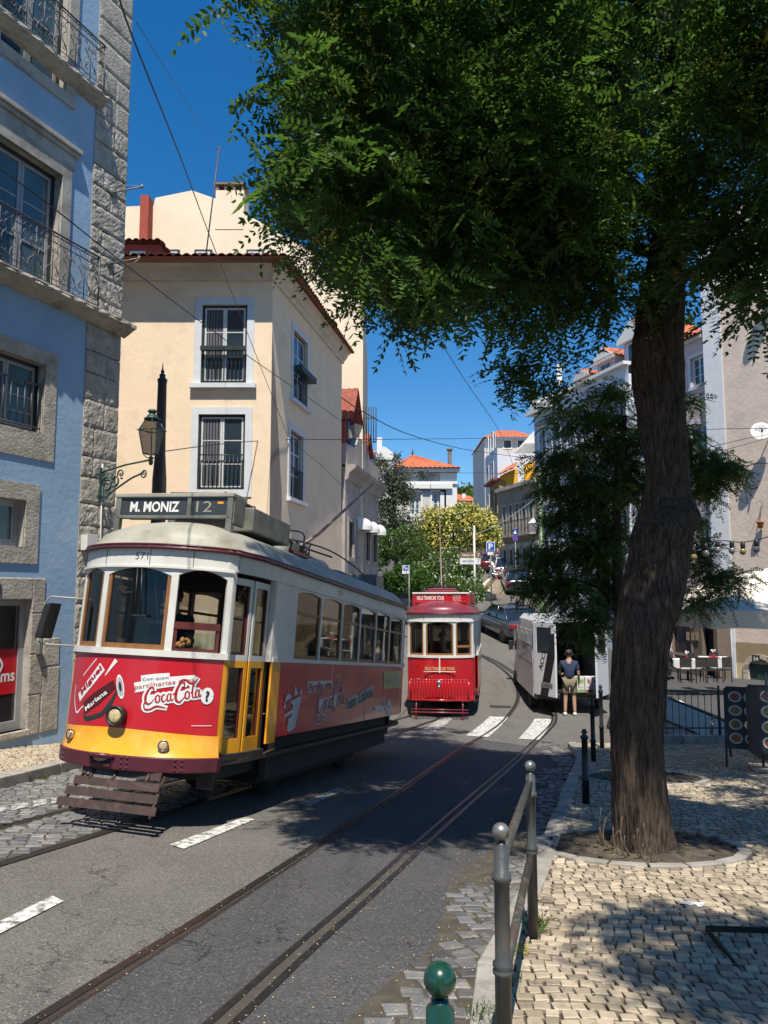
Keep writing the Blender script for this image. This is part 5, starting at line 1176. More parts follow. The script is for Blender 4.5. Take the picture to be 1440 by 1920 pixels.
mb = MB(); xa, za = F.uv(69, 1217); mb.box(xa - .04, xa + .04, -.09, -.02, za - .08, za + .09); mb.tube([(xa, -.06, za - .08), (xa, -.06, za - .14)], .02, 6); tag(mb.obj('intercom', M_greyd, None, bevel=.015, weld=True), 'small grey intercom box on the stone beside the glazed door', 'intercom').matrix_world = F.r.matrix_basis

# wall lantern on scrolled bracket
bx_, bz_ = F.uv(186, 890); Fm = F.r.matrix_basis.copy()
base = F.W(bx_, -.04, bz_); tip = at(283, 862, (base.y) - .55); tipl = Fm.inverted() @ tip
lr = root('wall_lantern', 'old street lantern with bronzed glass on a green scrolled bracket, on the stone corner', 'street lamp', base)
dd = (tip - base); L = math.hypot(dd.x, dd.y); ang = math.atan2(dd.y, dd.x); dz0 = dd.z
Lm = Rz(ang); mb = MB(Lm)
mb.box(-.02, .02, -.03, .03, -.48, .12); mb.tube([(0, 0, dz0 * .2), (L * .5, 0, dz0 * .75), (L, 0, dz0)], .016, 6)
def sp2(cx_, cz_, r0, a0, turns, sg, n=18): return [(cx_ + r0 * (1 - k / (n + 3)) * math.cos(a0 + sg * k / n * turns * 6.28), 0, cz_ + r0 * (1 - k / (n + 3)) * math.sin(a0 + sg * k / n * turns * 6.28)) for k in range(n + 1)]
mb.tube(smooth_path([(.02, 0, -.36), (.15, 0, -.40), (.33, 0, -.30), (L * .62, 0, -.12), (L * .8, 0, -.06), (L * .88, 0, .0)], 4), .016, 6)
mb.tube(sp2(.15, -.2, .16, 3.14, 1.4, -1), .02, 6); mb.tube(sp2(.34, -.13, .12, 3.6, 1.3, 1), .017, 6); mb.tube(sp2(.48, -.02, .08, 3.6, 1.2, -1), .014, 6); mb.tube(sp2(L * .86, -.07, .075, 1.2, 1.3, -1), .013, 6); mb.tube(sp2(.05, -.45, .05, 1.2, 1.2, 1), .010, 6)
for a, b in ((.22, -.33), (.38, -.2), (.5, -.1), (.1, .0), (.28, -.02)): mb.ball((a, 0, b), .022, 6)
mb.obj('bracket', M_iron_g, lr)
o_ = (L * 1.0, 0, dz0); mb = MB(Lm @ Tr(*o_))
mb.lathe([(0, -.1), (.03, -.08), (.04, -.04), (.03, 0), (.045, .03), (.02, .06)], n=10); 
for k in range(4):
    a = k * math.pi / 2 + .785; c, s_ = math.cos(a), math.sin(a); mb.tube([(c * .13, s_ * .13, .10), (c * .21, s_ * .21, .50), (c * .11, s_ * .11, .68)], .010, 5); mb.tube([(c * .24, s_ * .24, .50), (c * .19, s_ * .19, .50)], .01, 5)
    mb.tube(smooth_path([(0, 0, .03), (c * .08, s_ * .08, .04), (c * .13, s_ * .13, .1)], 3), .008, 5)
for rr, zz in ((.13, .10), (.21, .50), (.11, .68)):
    q = [(rr * math.cos(k * math.pi / 2 + .785), rr * math.sin(k * math.pi / 2 + .785), zz) for k in range(5)]; mb.tube(q, .011, 5)
mb.lathe([(.13, .68), (.14, .70), (.10, .72), (.085, .75), (.05, .78), (.055, .80), (.085, .82), (.06, .85), (.02, .86), (0, .86)], n=12)
mb.obj('lantern_frame', M_iron_g, lr)
mb = MB(Lm @ Tr(*o_) @ Rz(math.pi / 4))
mb.lathe([(.125, .10), (.205, .50), (.105, .68)], n=4, smooth=False); mb.obj('lantern_glass', glassm('bronze_glass', (.58, .53, .47), .5, .15), lr)
# tall iron mast with pointed finial behind the lantern
mp = at(298, 925, 16.5); zt = at(301, 712, 16.5).z; gz = tz(mp.x, 16.5)
mb = MB(); mb.lathe([(.17, gz - mp.z), (.15, .3), (.11, .9 + 0 * 1), (.095, zt - mp.z - .1), (.11, zt - mp.z), (.06, zt - mp.z + .05), (.07, zt - mp.z + .11), (.03, zt - mp.z + .14), (.045, zt - mp.z + .18), (.02, zt - mp.z + .22), (.0, zt - mp.z + .42)], mp, 16)
tag(mb.obj('wire_mast', pm('dark_brown_iron', (.05, .036, .03), (.035, .026, .022), 5, .5), None), 'tall dark brown iron mast with pointed finial in front of the cream house', 'mast')

# ---- the cream corner house
YC = 20.6; zC = tz(-3, YC)
cor = at(509, 700, YC); cor2 = at(503, 930, YC)
PC_ = V((cor.x, YC, 0)); dR = V((.19, .982, 0)).normalized()
F = Fac((PC_.x, PC_.y), (1, 0), zC, 'cream_corner_house', 'cream corner house with brown roof tiles and white framed French windows')
eav = at(400, 503, YC).z - zC
def rh(f, xa, xb, yt, yb): a = f.uv(xa, (yt + yb) / 2); b = f.uv(xb, (yt + yb) / 2); c = (xa + xb) / 2; return (a[0], b[0], f.uv(c, yb)[1], f.uv(c, yt)[1])
for k, (xa, xb, yt, yb) in enumerate(((378, 463, 572, 718), (371, 459, 777, 918))):
    h = rh(F, xa, xb, yt, yb); w_ = window(F, h, .20, .03, B_white, B_wfr, B_pane, (2, 3), .06, .06, outer=B_gfr, sill=.0); 
    railing(w_, h[0] + .02, h[1] - .02, h[2] + .05, h[2] + .95, -.015, 11, .011)
    mb = MB()
    if k == 0: mb.box(h[0] - .28, h[1] + .28, -.16, 0, h[2] - .16, h[2] - .04); mb.obj('sill', B_white, w_); mb = MB(); mb.box(h[0] + .0, h[1] - .0, -.16, -.02, h[2] + .88, h[2] + 1.0); mb.obj('window_box', B_gfr, w_)
    mb = MB(); hw = (h[1] - h[0]) / 2 - .12; mb.grid(lambda u, v: (h[0] + .1 + hw * u, .085 - .0 + .012 * math.sin(u * 40), h[2] + .1 + (h[3] - h[2] - .2) * v), 40, 1); mb.obj('curtain', B_cur, w_)
for k in range(1): # windows hidden lower
    pass
body(F, -7.5, 0, -.5, eav, .4, B_cream, rev=.10, sides=False)
# side facade as a child plane in the same house frame
Mside = Rz(math.atan2(dR.y, dR.x)); side = bpy.data.objects.new('side_wall', None); 
F2 = Fac((PC_.x, PC_.y), (dR.x, dR.y), zC, 'tmp', 'tmp'); bpy.data.objects.remove(F2.r)
side = None
mbS = MB(Mside)
hs2 = []
class Sub: pass
def add_side_window(h, sill):
    T = Mside; x0, x1, z0, z1 = h; hs2.append(h); mb = MB(T)
    fw = .06
    for a, b, c, d in ((x0, x0 + fw, z0, z1), (x1 - fw, x1, z0, z1), (x0 + fw, x1 - fw, z1 - fw, z1), (x0 + fw, x1 - fw, z0, z0 + fw)): mb.box(a, b, .08, .13, c, d, 1)
    n2 = (x0 + x1) / 2
    for a, b in ((x0 + fw, n2), (n2, x1 - fw)):
        for p, q, c, d in ((a, a + .05, z0 + fw, z1 - fw), (b - .05, b, z0 + fw, z1 - fw)): mb.box(p, q, .085, .12, c, d)
        for zz in (z0 + fw, z0 + (z1 - z0) * .36, z0 + (z1 - z0) * .68, z1 - fw - .04): mb.box(a + .05, b - .05, .09, .115, zz, zz + .04)
    w_ = mb.obj('window', [B_wfr, B_gfr], F.r); mb = MB(T); mb.box(x0 + fw, x1 - fw, .10, .105, z0 + fw, z1 - fw); mb.obj('pane', B_pane, w_)
    mb = MB(T); sw = .18
    for a, b, c, d in ((x0 - sw, x0, z0, z1 + sw), (x1, x1 + sw, z0, z1 + sw), (x0, x1, z1, z1 + sw)): mb.box(a, b, -.03, .02, c, d)
    mb.box(x0 - sw - .06, x1 + sw + .06, -.12, .0, z0 - .11, z0); mb.obj('surround', B_white, w_)
    mb = MB(T)
    for i in range(10): x = x0 + .04 + (x1 - x0 - .08) * i / 9; mb.tube([(x, -.02, z0 + .03), (x, -.02, z0 + .92)], .010, 5)
    mb.tube([(x0, -.02, z0 + .92), (x1, -.02, z0 + .92)], .016, 5); mb.obj('railing', B_gfr, w_)
    if sill: mb = MB(T); mb.box(x0 - .02, x1 + .12, -.30, -.05, z0 + .85, z0 + 1.02); mb.obj('window_box', B_gfr, w_)
h = rh(F2, 549, 575, 618, 765); add_side_window((h[0], h[1], F2.uv(560, 757)[1], F2.uv(560, 628)[1]), True)
h = rh(F2, 543, 567, 812, 940); add_side_window((h[0], h[1], F2.uv(555, 938)[1], F2.uv(555, 812)[1]), False)
LS = F2.uv(641, 700)[0]
wallgrid(mbS, 0, LS, -.5, eav, hs2, .12)
mbS.box(.1, LS - .1, .3, .32, 0, eav - .1, 1)
mbS.add([(LS, 0, -.5), (LS, 7, -.5), (LS, 7, eav), (LS, 0, eav)], [(0, 1, 2, 3)])
mbS.obj('side_wall', [B_cream, B_room], F.r)
# darker wedge at the foot of the corner, tapering upward
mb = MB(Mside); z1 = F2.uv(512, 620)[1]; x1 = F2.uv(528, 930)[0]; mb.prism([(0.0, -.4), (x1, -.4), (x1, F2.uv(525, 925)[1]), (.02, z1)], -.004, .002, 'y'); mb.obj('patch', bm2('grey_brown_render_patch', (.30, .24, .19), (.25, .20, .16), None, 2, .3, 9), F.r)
# cornice and tiled eaves
def cornice(T, x0, x1, par):
    mb = MB(T); mb.prism([(0, eav - .38), (-.06, eav - .38), (-.10, eav - .26), (-.16, eav - .22), (-.24, eav - .06), (-.36, eav), (0, eav)], x0, x1, 'x'); return mb.obj('cornice', bm2('pale_cornice', (.66, .58, .48), (.58, .51, .42), (.44, .39, .32), 2, .15, 20), par)
cornice(None, -7.5, .0, F.r); cornice(Mside, -.2, LS + .05, F.r)
sx = (Mside @ V((0, -.45, 0))); c0 = V((sx.x + 0.06, -.8, eav + .02)); e1 = Mside @ V((LS + .1, -.45, eav + .02)); rid = 1.5
tiles((-7.5, -.8, eav + .02), c0, (-7.5, 3.6, eav + rid), (-2.4, 3.6, eav + rid), B_tile2, F.r, .23, .06)
tiles(c0, e1, (-2.4, 3.6, eav + rid), Mside @ V((LS, 3.2, 0)) + V((0, 0, eav + rid)), B_tile2, F.r, .23, .06)
cream = F
# thin antenna mast above the roof
a0, a1 = at(385, 488, 24), at(411, 275, 24); mb = MB(); mb.tube([a0, a1], .022, 6); mb.tube([a1 + V((-.1, 0, -.1)), a1 + V((.12, 0, -.02))], .012, 5); tag(mb.obj('antenna_mast', M_brown, None), 'thin dark leaning mast above the cream house roof', 'antenna')

# ---- tall pale cream block behind, with gable and chimney
YT = 31.0; zT = tz(-3, YT)
xw = lambda px, py=600: at(px, py, YT).x
F = Fac((at(680, 700, YT).x, YT), (1, 0), zT, 'tall_cream_house', 'tall pale cream house with bare gable and chimney rising behind the corner house')
pts = [F.uv(*q) for q in [(180, 402), (288, 385), (291, 371), (360, 357), (409, 374), (560, 455), (668, 522), (681, 556)]]
poly = [(-18, -1), (-18, pts[0][1])] + pts[1:] + [(0, -1)]
mb = MB(); mb.prism(poly, 0, 9, 'y'); mb.obj('wall', B_paleC, F.r)
a = F.uv(405, 352); b = F.uv(458, 352); c = F.uv(430, 430); mb = MB(); mb.box(a[0], b[0], -.02, 1.1, c[1], a[1] - .12); mb.obj('chimney', B_paleC, F.r)
mb = MB(); mb.box(a[0] - .06, b[0] + .06, -.08, 1.2, a[1] + .12, a[1] + .2)
for q in np.linspace(a[0], b[0] - .12, 4): mb.box(q, q + .12, -.02, 1.1, a[1] - .12, a[1] + .12)
mb.obj('chimney_cap', bm2('chimney_clay', (.25, .16, .12), (.18, .12, .09), None), F.r)
mb = MB(); q = F.uv(283, 375); mb.box(q[0] - .25, q[0] + .1, -.6, .3, q[1] - 3.0, q[1] - .1); mb.obj('party_wall', B_redw, F.r)
for px_ in (320, 381, 478): 
    a = F.uv(px_ - 15, 470); b = F.uv(px_ + 17, 500); mb = MB(); mb.box(a[0], b[0], -.12, .02, b[1] - .4, a[1], 1); mb.box(a[0] + .08, b[0] - .08, -.14, -.11, b[1] - .4, a[1] - .10, 0); wv_ = mb.obj('window', [B_wfr, B_gfr], F.r); mb = MB(); mb.box(a[0] + .16, (a[0] + b[0]) / 2 - .04, -.155, -.135, b[1] - .4, a[1] - .16); mb.box((a[0] + b[0]) / 2 + .04, b[0] - .16, -.155, -.135, b[1] - .4, a[1] - .16); mb.obj('pane', B_pane, wv_)
q0, q1, q2, q3 = F.uv(628, 503), F.uv(665, 520), F.uv(655, 497), F.uv(640, 492); tiles((q0[0], -.3, q0[1] - .0), (q1[0], -.3, q1[1] + .2), (q0[0] + .2, .8, q0[1] + .5), (q1[0] - .1, .8, q1[1] + .6), B_tile, F.r, .22)
q = F.uv(684, 800); mb = MB()
for k in range(2): mb.box(.0, .55, .3, .34, q[1] - .6 + k * 1.0, q[1] - .55 + k * 1.0); [mb.tube([(.05 + j * .1, .3, q[1] - .6), (.05 + j * .1, .3, q[1] + .9)], .02, 4) for j in range(6)]
mb.obj('side_balcony', B_iron, F.r)
# red dormer house between
YD = 26.5; F = Fac((at(322, 500, YD).x, YD), (1, 0), tz(-6, YD), 'red_roof_dormer', 'brick red attic storey with brown tiles between stone corner and tall cream house', cat='dormer')
a = F.uv(200, 458); b = F.uv(300, 458); g_ = F.uv(322, 485); mb = MB(); mb.prism([(a[0], 6), (a[0], a[1]), (b[0], b[1]), (g_[0], g_[1]), (g_[0], 6)], 0, 2.5, 'y'); mb.obj('wall', B_redw, F.r)
tiles((a[0], -.25, a[1] + .05), (b[0] + .1, -.25, b[1] + .05), (a[0], 1.5, a[1] + .35), (b[0] - .6, 1.5, b[1] + .35), B_tile2, F.r, .25, .07)
tiles((b[0] + .1, -.25, b[1] + .05), (g_[0] + .25, -.25, g_[1] - .2), (b[0] - .6, 1.5, b[1] + .35), (g_[0] - .2, 1.5, g_[1] + .1), B_tile2, F.r, .25, .05)
c = F.uv(245, 472); d = F.uv(272, 500); mb = MB(); mb.box(c[0], d[0], -.05, .02, d[1] - .5, c[1]); wv_ = mb.obj('window', B_wfr, F.r); mb = MB(); mb.box(c[0] + .08, d[0] - .08, -.07, -.045, d[1] - .5, c[1] - .08); mb.obj('pane', B_pane, wv_)

# ---- grey-brown shop house beyond the cream one, side on to the street
PG = cream.P + V((dR.x, dR.y, 0)) * (LS + .12) + V((.12, 0, 0))
F = Fac((PG.x, PG.y), (dR.x, dR.y), tz(PG.x, PG.y), 'grey_town_house', 'narrow grey-brown house with louvred shutters and shell awnings, past the corner house')
LG = 6.2; cz0 = F.uv(626, 872)[1]; cz1 = F.uv(679, 905)[1]; czm = (cz0 + cz1) / 2 + .2
for i, px_ in enumerate((633, 648, 660, 670)):
    x = .55 + i * 1.5; h = (x, x + .8, 4.2 - .2, czm - 2.0); wv_ = window(F, h, .16, .04, B_stone2, B_brn if 'B_brn' in globals() else M_brown, pm('louvre_shutter', (.14, .08, .06), (.10, .06, .045), 3, .6), (2, 9), .05, .05)
    h = (x, x + .8, .4, 2.9); window(F, h, .16, .04, B_stone2, M_brown, B_pane, (2, 1), .06, .1)
    if i:
        mb = MB()
        def shell(u, v, x=x): a = math.pi * u; return (x + .4 - .5 * math.cos(a), -.02 - .5 * math.sin(a) * math.cos(v * 1.4), czm - 2.05 + .38 * math.sin(v * 1.45) * (1 if 1 else 0))
        mb.grid(shell, 12, 5); mb.grid(lambda u, v: (x + .4 - .5 * math.cos(math.pi * u), -.02 - .5 * math.sin(math.pi * u), czm - 2.05 - .14 * v), 12, 1); tag(mb.obj('shell_awning', B_wht, None), ('first', 'first', 'second', 'farthest')[i] + ' white shell awning over a shuttered window, counted from the corner house', 'awning', 'white shell awnings on the grey house').matrix_world = F.r.matrix_basis
body(F, 0, LG, -.5, czm, 5.5, B_grey, rev=.12)
mb = MB(); mb.prism([(0, czm - .5), (-.10, czm - .45), (-.16, czm - .2), (-.38, czm - .05), (-.42, czm + .08), (0, czm + .12)], 0, LG + .1, 'x'); mb.obj('cornice', B_grey, F.r)
mb = MB(); mb.prism([(0, czm + .1), (LG, czm + .1), (LG, czm + .9), (LG * .78, czm + .9), (LG * .66, czm + .95), (LG * .62, czm + 1.3), (LG * .5, czm + 1.6), (LG * .32, czm + 1.5), (LG * .22, czm + .95), (0, czm + .9)], -.06, .25, 'y'); mb.obj('parapet', B_grey, F.r, bevel=.02, weld=True)
# red steep dormers above
for k, (x, zz) in enumerate(((.9, czm + 1.1), (3.4, czm + .6))):
    hgt = 2.3 if k == 0 else 1.4; wd = 1.7 if k == 0 else 1.3; mb = MB(); mb.prism([(x, zz), (x + wd, zz), (x + wd, zz + hgt * .5), (x + wd / 2, zz + hgt), (x, zz + hgt * .5)], .25, 3, 'y'); dq = mb.obj('dormer', B_redw, F.r)
    for sg in (0, 1):
        xa = x - .15 if sg == 0 else x + wd + .15; p0, p1, q0, q1 = (xa, -.1, zz + hgt * .38), (xa, 3, zz + hgt * .38), (x + wd / 2, -.1, zz + hgt + .05), (x + wd / 2, 3, zz + hgt + .05); tiles(p0, p1, q0, q1, B_tile2, dq, .25, .05)
    mb = MB(); mb.box(x + .3, x + wd - .3, .2, .26, zz + .1, zz + hgt * .5); mb.obj('pane', B_pane, dq)

# ---- the old palace front at the end of the street
YP = 75.0; zP = tz(3, YP) - 1.5
F = Fac((at(856, 960, YP).x, YP), (1, 0), zP, 'old_palace', 'worn white palace front with orange pyramid roof closing the street')
uvp = F.uv; ev = uvp(760, 882)[1]; xl = uvp(680, 960)[0] - 2
for (xa, xb, yt, yb) in ((768, 789, 923, 966), (810, 833, 922, 966), (726, 745, 925, 966), (688, 706, 925, 966)):
    h = rh(F, xa, xb, yt, yb); window(F, h, .18, .08, B_wht, B_wfr, B_pane, (2, 4), .12, .2)
for xa in (700, 740, 790): h = rh(F, xa, xa + 18, 1005, 1035); window(F, h, .15, .05, B_wht, B_wfr, B_pane, (2, 2), .1, .2)
h = rh(F, 770, 845, 875 + 10, 900); 
body(F, xl, 0, -3, ev, 10, B_pal, rev=.3)
mb = MB(); mb.box(xl, .1, -.25, 0, uvp(760, 905)[1] - .15, uvp(760, 905)[1] + .1); mb.box(xl, .3, -.6, .2, ev - .15, ev + .15); mb.box(-1.6, .06, -.08, 0, -1, ev - .2); mb.box(xl, .0, -.1, 0, uvp(760, 975)[1] - .1, uvp(760, 975)[1] + .1)
for xa in (806, 765): a = uvp(xa, 915); mb.box(a[0], a[0] + 2.2 * 1, -.4, 0, a[1] - .1, a[1] + .35)
mb.obj('string_course', B_wht, F.r)
ap = uvp(776, 842); x0, x1 = uvp(732, 877)[0], uvp(862, 880)[0]; A0, A1, B0, B1, AP = V((x0, -.8, ev + .15)), V((x1, -.8, ev + .15)), V((x0, 9, ev + .15)), V((x1, 9, ev + .15)), V((ap[0], 3.5, ap[1]))
for p, q in ((A0, A1), (A1, B1), (B1, B0), (B0, A0)): tiles(p, q, AP, AP, B_tile, F.r, .45, .08, nv=3)
mb = MB(); mb.cyl(AP, AP + V((0, 0, .9)), .12, .02, 6); mb.obj('finial', B_iron, F.r)
a = uvp(841, 842); b = uvp(848, 878); mb = MB(); mb.box(a[0], b[0], .3, 1.0, b[1] - .5, a[1]); mb.box(a[0] - .1, b[0] + .1, .2, 1.1, a[1], a[1] + .12); mb.obj('chimney', bm2('grey_chimney', (.2, .19, .18), (.15, .14, .13), None), F.r)
YP2 = 66; F = Fac((at(741, 900, YP2).x, YP2), (1, 0), tz(0, YP2) - 1, 'white_old_house', 'white house with low orange roof at the left of the palace')
ev = F.uv(710, 852)[1]; xl = F.uv(655, 900)[0]
for (xa, xb, yt, yb) in ((700, 712, 920, 936), (682, 692, 920, 945), (715, 728, 990, 1015)): window(F, rh(F, xa, xb, yt, yb), .15, .06, B_wht, B_wfr, B_pane, (2, 2), .09, .2)
body(F, xl, 0, -2, ev, 7, B_pal, rev=.25); a = F.uv(708, 851); b = F.uv(672, 828)
tiles((xl, -.5, ev), (a[0], -.5, ev), (xl, 3.5, b[1] + 1), (b[0], 3.5, b[1] + 1), B_tile, F.r, .4, .08)
mb = MB(); p = [F.uv(*q) for q in [(709, 852), (709, 838), (722, 838), (741, 852), (741, 862), (709, 862)]]; mb.prism(p, -.1, .5, 'y'); q = F.uv(711, 820); mb.box(q[0] - .2, q[0] + .25, .0, .5, ev, q[1]); mb.obj('gable', B_wht, F.r)

# ---- the row on the right side of the street
dRow = V((.29, -.957, 0)).normalized(); PR = V((9.98, 50, 0)); 
def rowfac(pxl, pxr, name, label, z0=None, shift=0.0):
    """a facade on the row line between two pixel columns at eye level"""
    f0 = Fac((PR.x, PR.y), (dRow.x, dRow.y), 0, 'tmp', 'tmp'); n = f0.n; bpy.data.objects.remove(f0.r)
    f0.P = PR + n * shift
    a = f0.uv(pxl, HOR)[0]; b = f0.uv(pxr, HOR)[0]; P = f0.P + f0.d * a; z0 = tz(P.x, P.y) - 1.5 if z0 is None else z0
    f = Fac((P.x, P.y), (dRow.x, dRow.y), z0, name, label); f.L = b - a; return f
# far white block with orange hipped roof
YW = 92.0; F = Fac((at(909, 900, YW).x, YW), (1, .0), tz(12, YW) - 2, 'white_hip_roof_house', 'white house with orange hipped roof, topmost at the far right of the street')
ev = F.uv(950, 822)[1]; xr_ = F.uv(1010, 880)[0]
for (xa, xb, yt, yb) in ((945, 958, 826, 840), (971, 984, 826, 840)): window(F, rh(F, xa, xb, yt, yb), .15, .05, B_wht, B_gfr, B_pane, (2, 1), .1, .2)
body(F, 0, xr_, -3, ev, 12, bm2('pinkish_white_render', (.62, .55, .50), (.56, .5, .46), None, .6, .1, 5), rev=.25)
a = F.uv(905, 822); b = F.uv(945, 807); c = F.uv(1010, 822); tiles((a[0], -.6, ev), (c[0], -.6, ev), (b[0], 5, b[1] + 1), (c[0] - 2, 5, b[1] + 1), B_tile, F.r, .45, .08); tiles((a[0], 12, ev), (a[0], -.6, ev), (b[0], 6, b[1] + 1), (b[0], 5, b[1] + 1), B_tile, F.r, .45, .08)
# white stepped house in front of it
YW2 = 80.0; F = Fac((at(925, 900, YW2).x, YW2), (1, -.25), tz(12, YW2) - 2, 'white_sloping_house', 'white house with sloping white party wall above the yellow house')
p = [F.uv(*q) for q in [(925, 1040), (925, 875), (945, 870), (1008, 800), (1030, 790), (1030, 1040)]]; mb = MB(); mb.prism(p, 0, 8, 'y'); mb.obj('wall', B_wht, F.r)
mb = MB(); p = [F.uv(*q) for q in [(964, 880), (964, 850), (985, 832), (1012, 832), (1012, 880)]]; mb.prism(p, -.3, 0, 'y'); mb.obj('terrace_wall', bm2('stained_concrete', (.42, .40, .37), (.3, .28, .26), None, 1), F.r)
# tall bluish flank seen edge-on at the left of the row
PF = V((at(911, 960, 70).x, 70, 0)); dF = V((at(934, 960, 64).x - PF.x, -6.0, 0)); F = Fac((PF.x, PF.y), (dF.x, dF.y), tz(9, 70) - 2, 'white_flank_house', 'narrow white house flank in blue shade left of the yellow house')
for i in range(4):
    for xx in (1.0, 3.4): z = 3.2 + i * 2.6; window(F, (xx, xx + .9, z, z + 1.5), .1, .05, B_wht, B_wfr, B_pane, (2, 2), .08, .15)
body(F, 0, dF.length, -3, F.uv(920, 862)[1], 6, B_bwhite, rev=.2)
# yellow house
F = Fac((at(936, 960, 62).x, 62), (1, -.30), tz(9, 62) - 2, 'yellow_house', 'bright yellow house with tiled roof beyond the tan stone house')
p = [F.uv(*q) for q in [(937, 1040), (937, 893), (952, 885), (1010, 861), (1010, 1040)]]; mb = MB(); mb.prism(p, 0, 5, 'y'); mb.obj('wall', B_yell, F.r)
mb = MB(); p = [F.uv(*q) for q in [(971, 920), (971, 868), (983, 866), (983, 916)]]; mb.prism(p, -.15, .1, 'y'); mb.obj('chimney_breast', B_wht, F.r)
a, b = F.uv(937, 880), F.uv(966, 870); tiles((a[0] - .2, -.6, a[1] - .6), (b[0], -.6, b[1] - .4), (a[0] + .5, 1.5, a[1] + .4), (b[0], 1.5, b[1] + .4), B_tile, F.r, .4, .08)
PF2 = V((at(919, 960, 66).x, 66, 0)); dF = V((at(937, 960, 61.8).x - PF2.x, -4.2, 0)); F = Fac((PF2.x, PF2.y), (dF.x, dF.y), tz(9, 66) - 2, 'ochre_side_house', 'ochre house front in shade facing the climbing street')
for i in range(2):
    for xx in (.6, 2.4): window(F, (xx, xx + .9, 3.0 + i * 2.9, 5.1 + i * 2.9), .1, .05, B_stone2, B_gfr, B_pane, (2, 2), .08, .15)
body(F, 0, dF.length, -3, F.uv(930, 905)[1], 3, bm2('ochre_render', (.38, .22, .06), (.32, .18, .05), None, .8), rev=.2); mb = MB(); mb.box(0, dF.length, -.5, .1, F.uv(930, 905)[1], F.uv(930, 905)[1] + .2); mb.obj('cornice', B_tile2, F.r)
# tan stone house with balconies
F = rowfac(938, 1014, 'tan_stone_house', 'tan grey stone house with long iron balcony below the yellow house')
e0 = F.uv(938, 932)[1]; e1 = F.uv(1012, 893)[1]; top = (e0 + e1) / 2; print('tan top', e0, e1, F.L)
zf = F.uv(985, 1000)[1]
n_ = 5
for i in range(n_):
    x = .5 + i * (F.L - 1.0) / n_ + .2; ww = (F.L - 1) / n_ * .45
    window(F, (x, x + ww, zf, zf + 2.1), .14, .05, B_stone2, B_wfr, B_pane, (2, 4), .07, .15); window(F, (x, x + ww, 1.6, zf - 1.0), .14, .05, B_stone2, M_brown, B_pane, (2, 1), .07, .15)
body(F, 0, F.L, -2, top, 7, B_tan, rev=.2)
mb = MB(); mb.box(0, F.L, -.12, 0, zf - .9, zf - .6); mb.obj('string_course', B_stone2, F.r); mb = MB(); mb.box(0, F.L, -.3, .1, top, top + .25); mb.obj('cornice', B_stone2, F.r)
mb = MB(); mb.box(.3, F.L - .3, -.55, 0, zf - .16, zf - .02); mb.obj('balcony_slab', B_stone2, F.r); mb = MB(); mb.tube([(.3, -.5, zf + .9), (F.L - .3, -.5, zf + .9)], .03, 5)
for x in np.arange(.3, F.L - .3, .16): mb.tube([(x, -.5, zf), (x, -.5, zf + .9)], .014, 4)
mb.obj('balcony_railing', B_gfr, F.r)
# blue-grey house with dormers
F = rowfac(1008, 1192, 'blue_grey_house', 'pale blue and white house with attic dormers behind the small tree')
ev = (F.uv(1008, 775)[1] + F.uv(1185, 700)[1]) / 2; print('blue ev', F.uv(1008, 775)[1], F.uv(1185, 700)[1], F.L)
nf = int((ev - .4) / 3.0)
for j in range(4):
    for i in range(6):
        x = .7 + i * F.L / 6.1; z = ev - 2.9 - j * 3.05
        if z < .5: continue
        w_ = window(F, (x, x + .9, z, z + 1.9), .12, .05, B_wht, B_wfr, B_pane, (2, 3), .07, .15)
        mb = MB(); mb.box(x - .2, x + 1.1, -.25, -.05, z + 2.1, z + 2.25); mb.obj('lintel', B_stone2, w_)
x1 = F.uv(1045, 900)[0]
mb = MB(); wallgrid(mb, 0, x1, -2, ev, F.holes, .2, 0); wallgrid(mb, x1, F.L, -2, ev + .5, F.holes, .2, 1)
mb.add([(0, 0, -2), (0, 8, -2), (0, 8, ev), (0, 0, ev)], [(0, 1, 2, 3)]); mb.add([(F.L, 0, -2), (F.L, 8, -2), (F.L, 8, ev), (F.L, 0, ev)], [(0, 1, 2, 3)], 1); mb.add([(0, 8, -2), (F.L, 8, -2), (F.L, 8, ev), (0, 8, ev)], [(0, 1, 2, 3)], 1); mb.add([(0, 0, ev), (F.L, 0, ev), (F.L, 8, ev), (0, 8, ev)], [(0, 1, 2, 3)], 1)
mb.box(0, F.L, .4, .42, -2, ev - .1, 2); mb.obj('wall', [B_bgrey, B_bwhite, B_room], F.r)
mb = MB(); mb.box(x1, F.L, -.3, .2, ev + .5, ev + .68); mb.obj('cornice', B_wht, F.r); mb = MB(); mb.box(-.3, x1, -.5, .2, ev, ev + .25); mb.box(-.1, x1, -.25, -.1, ev + .25, ev + .95)
for x in np.arange(0, x1, .35): mb.ball((x + .15, -.27, ev + .6), .14, 6)
mb.obj('cornice', B_wht, F.r)
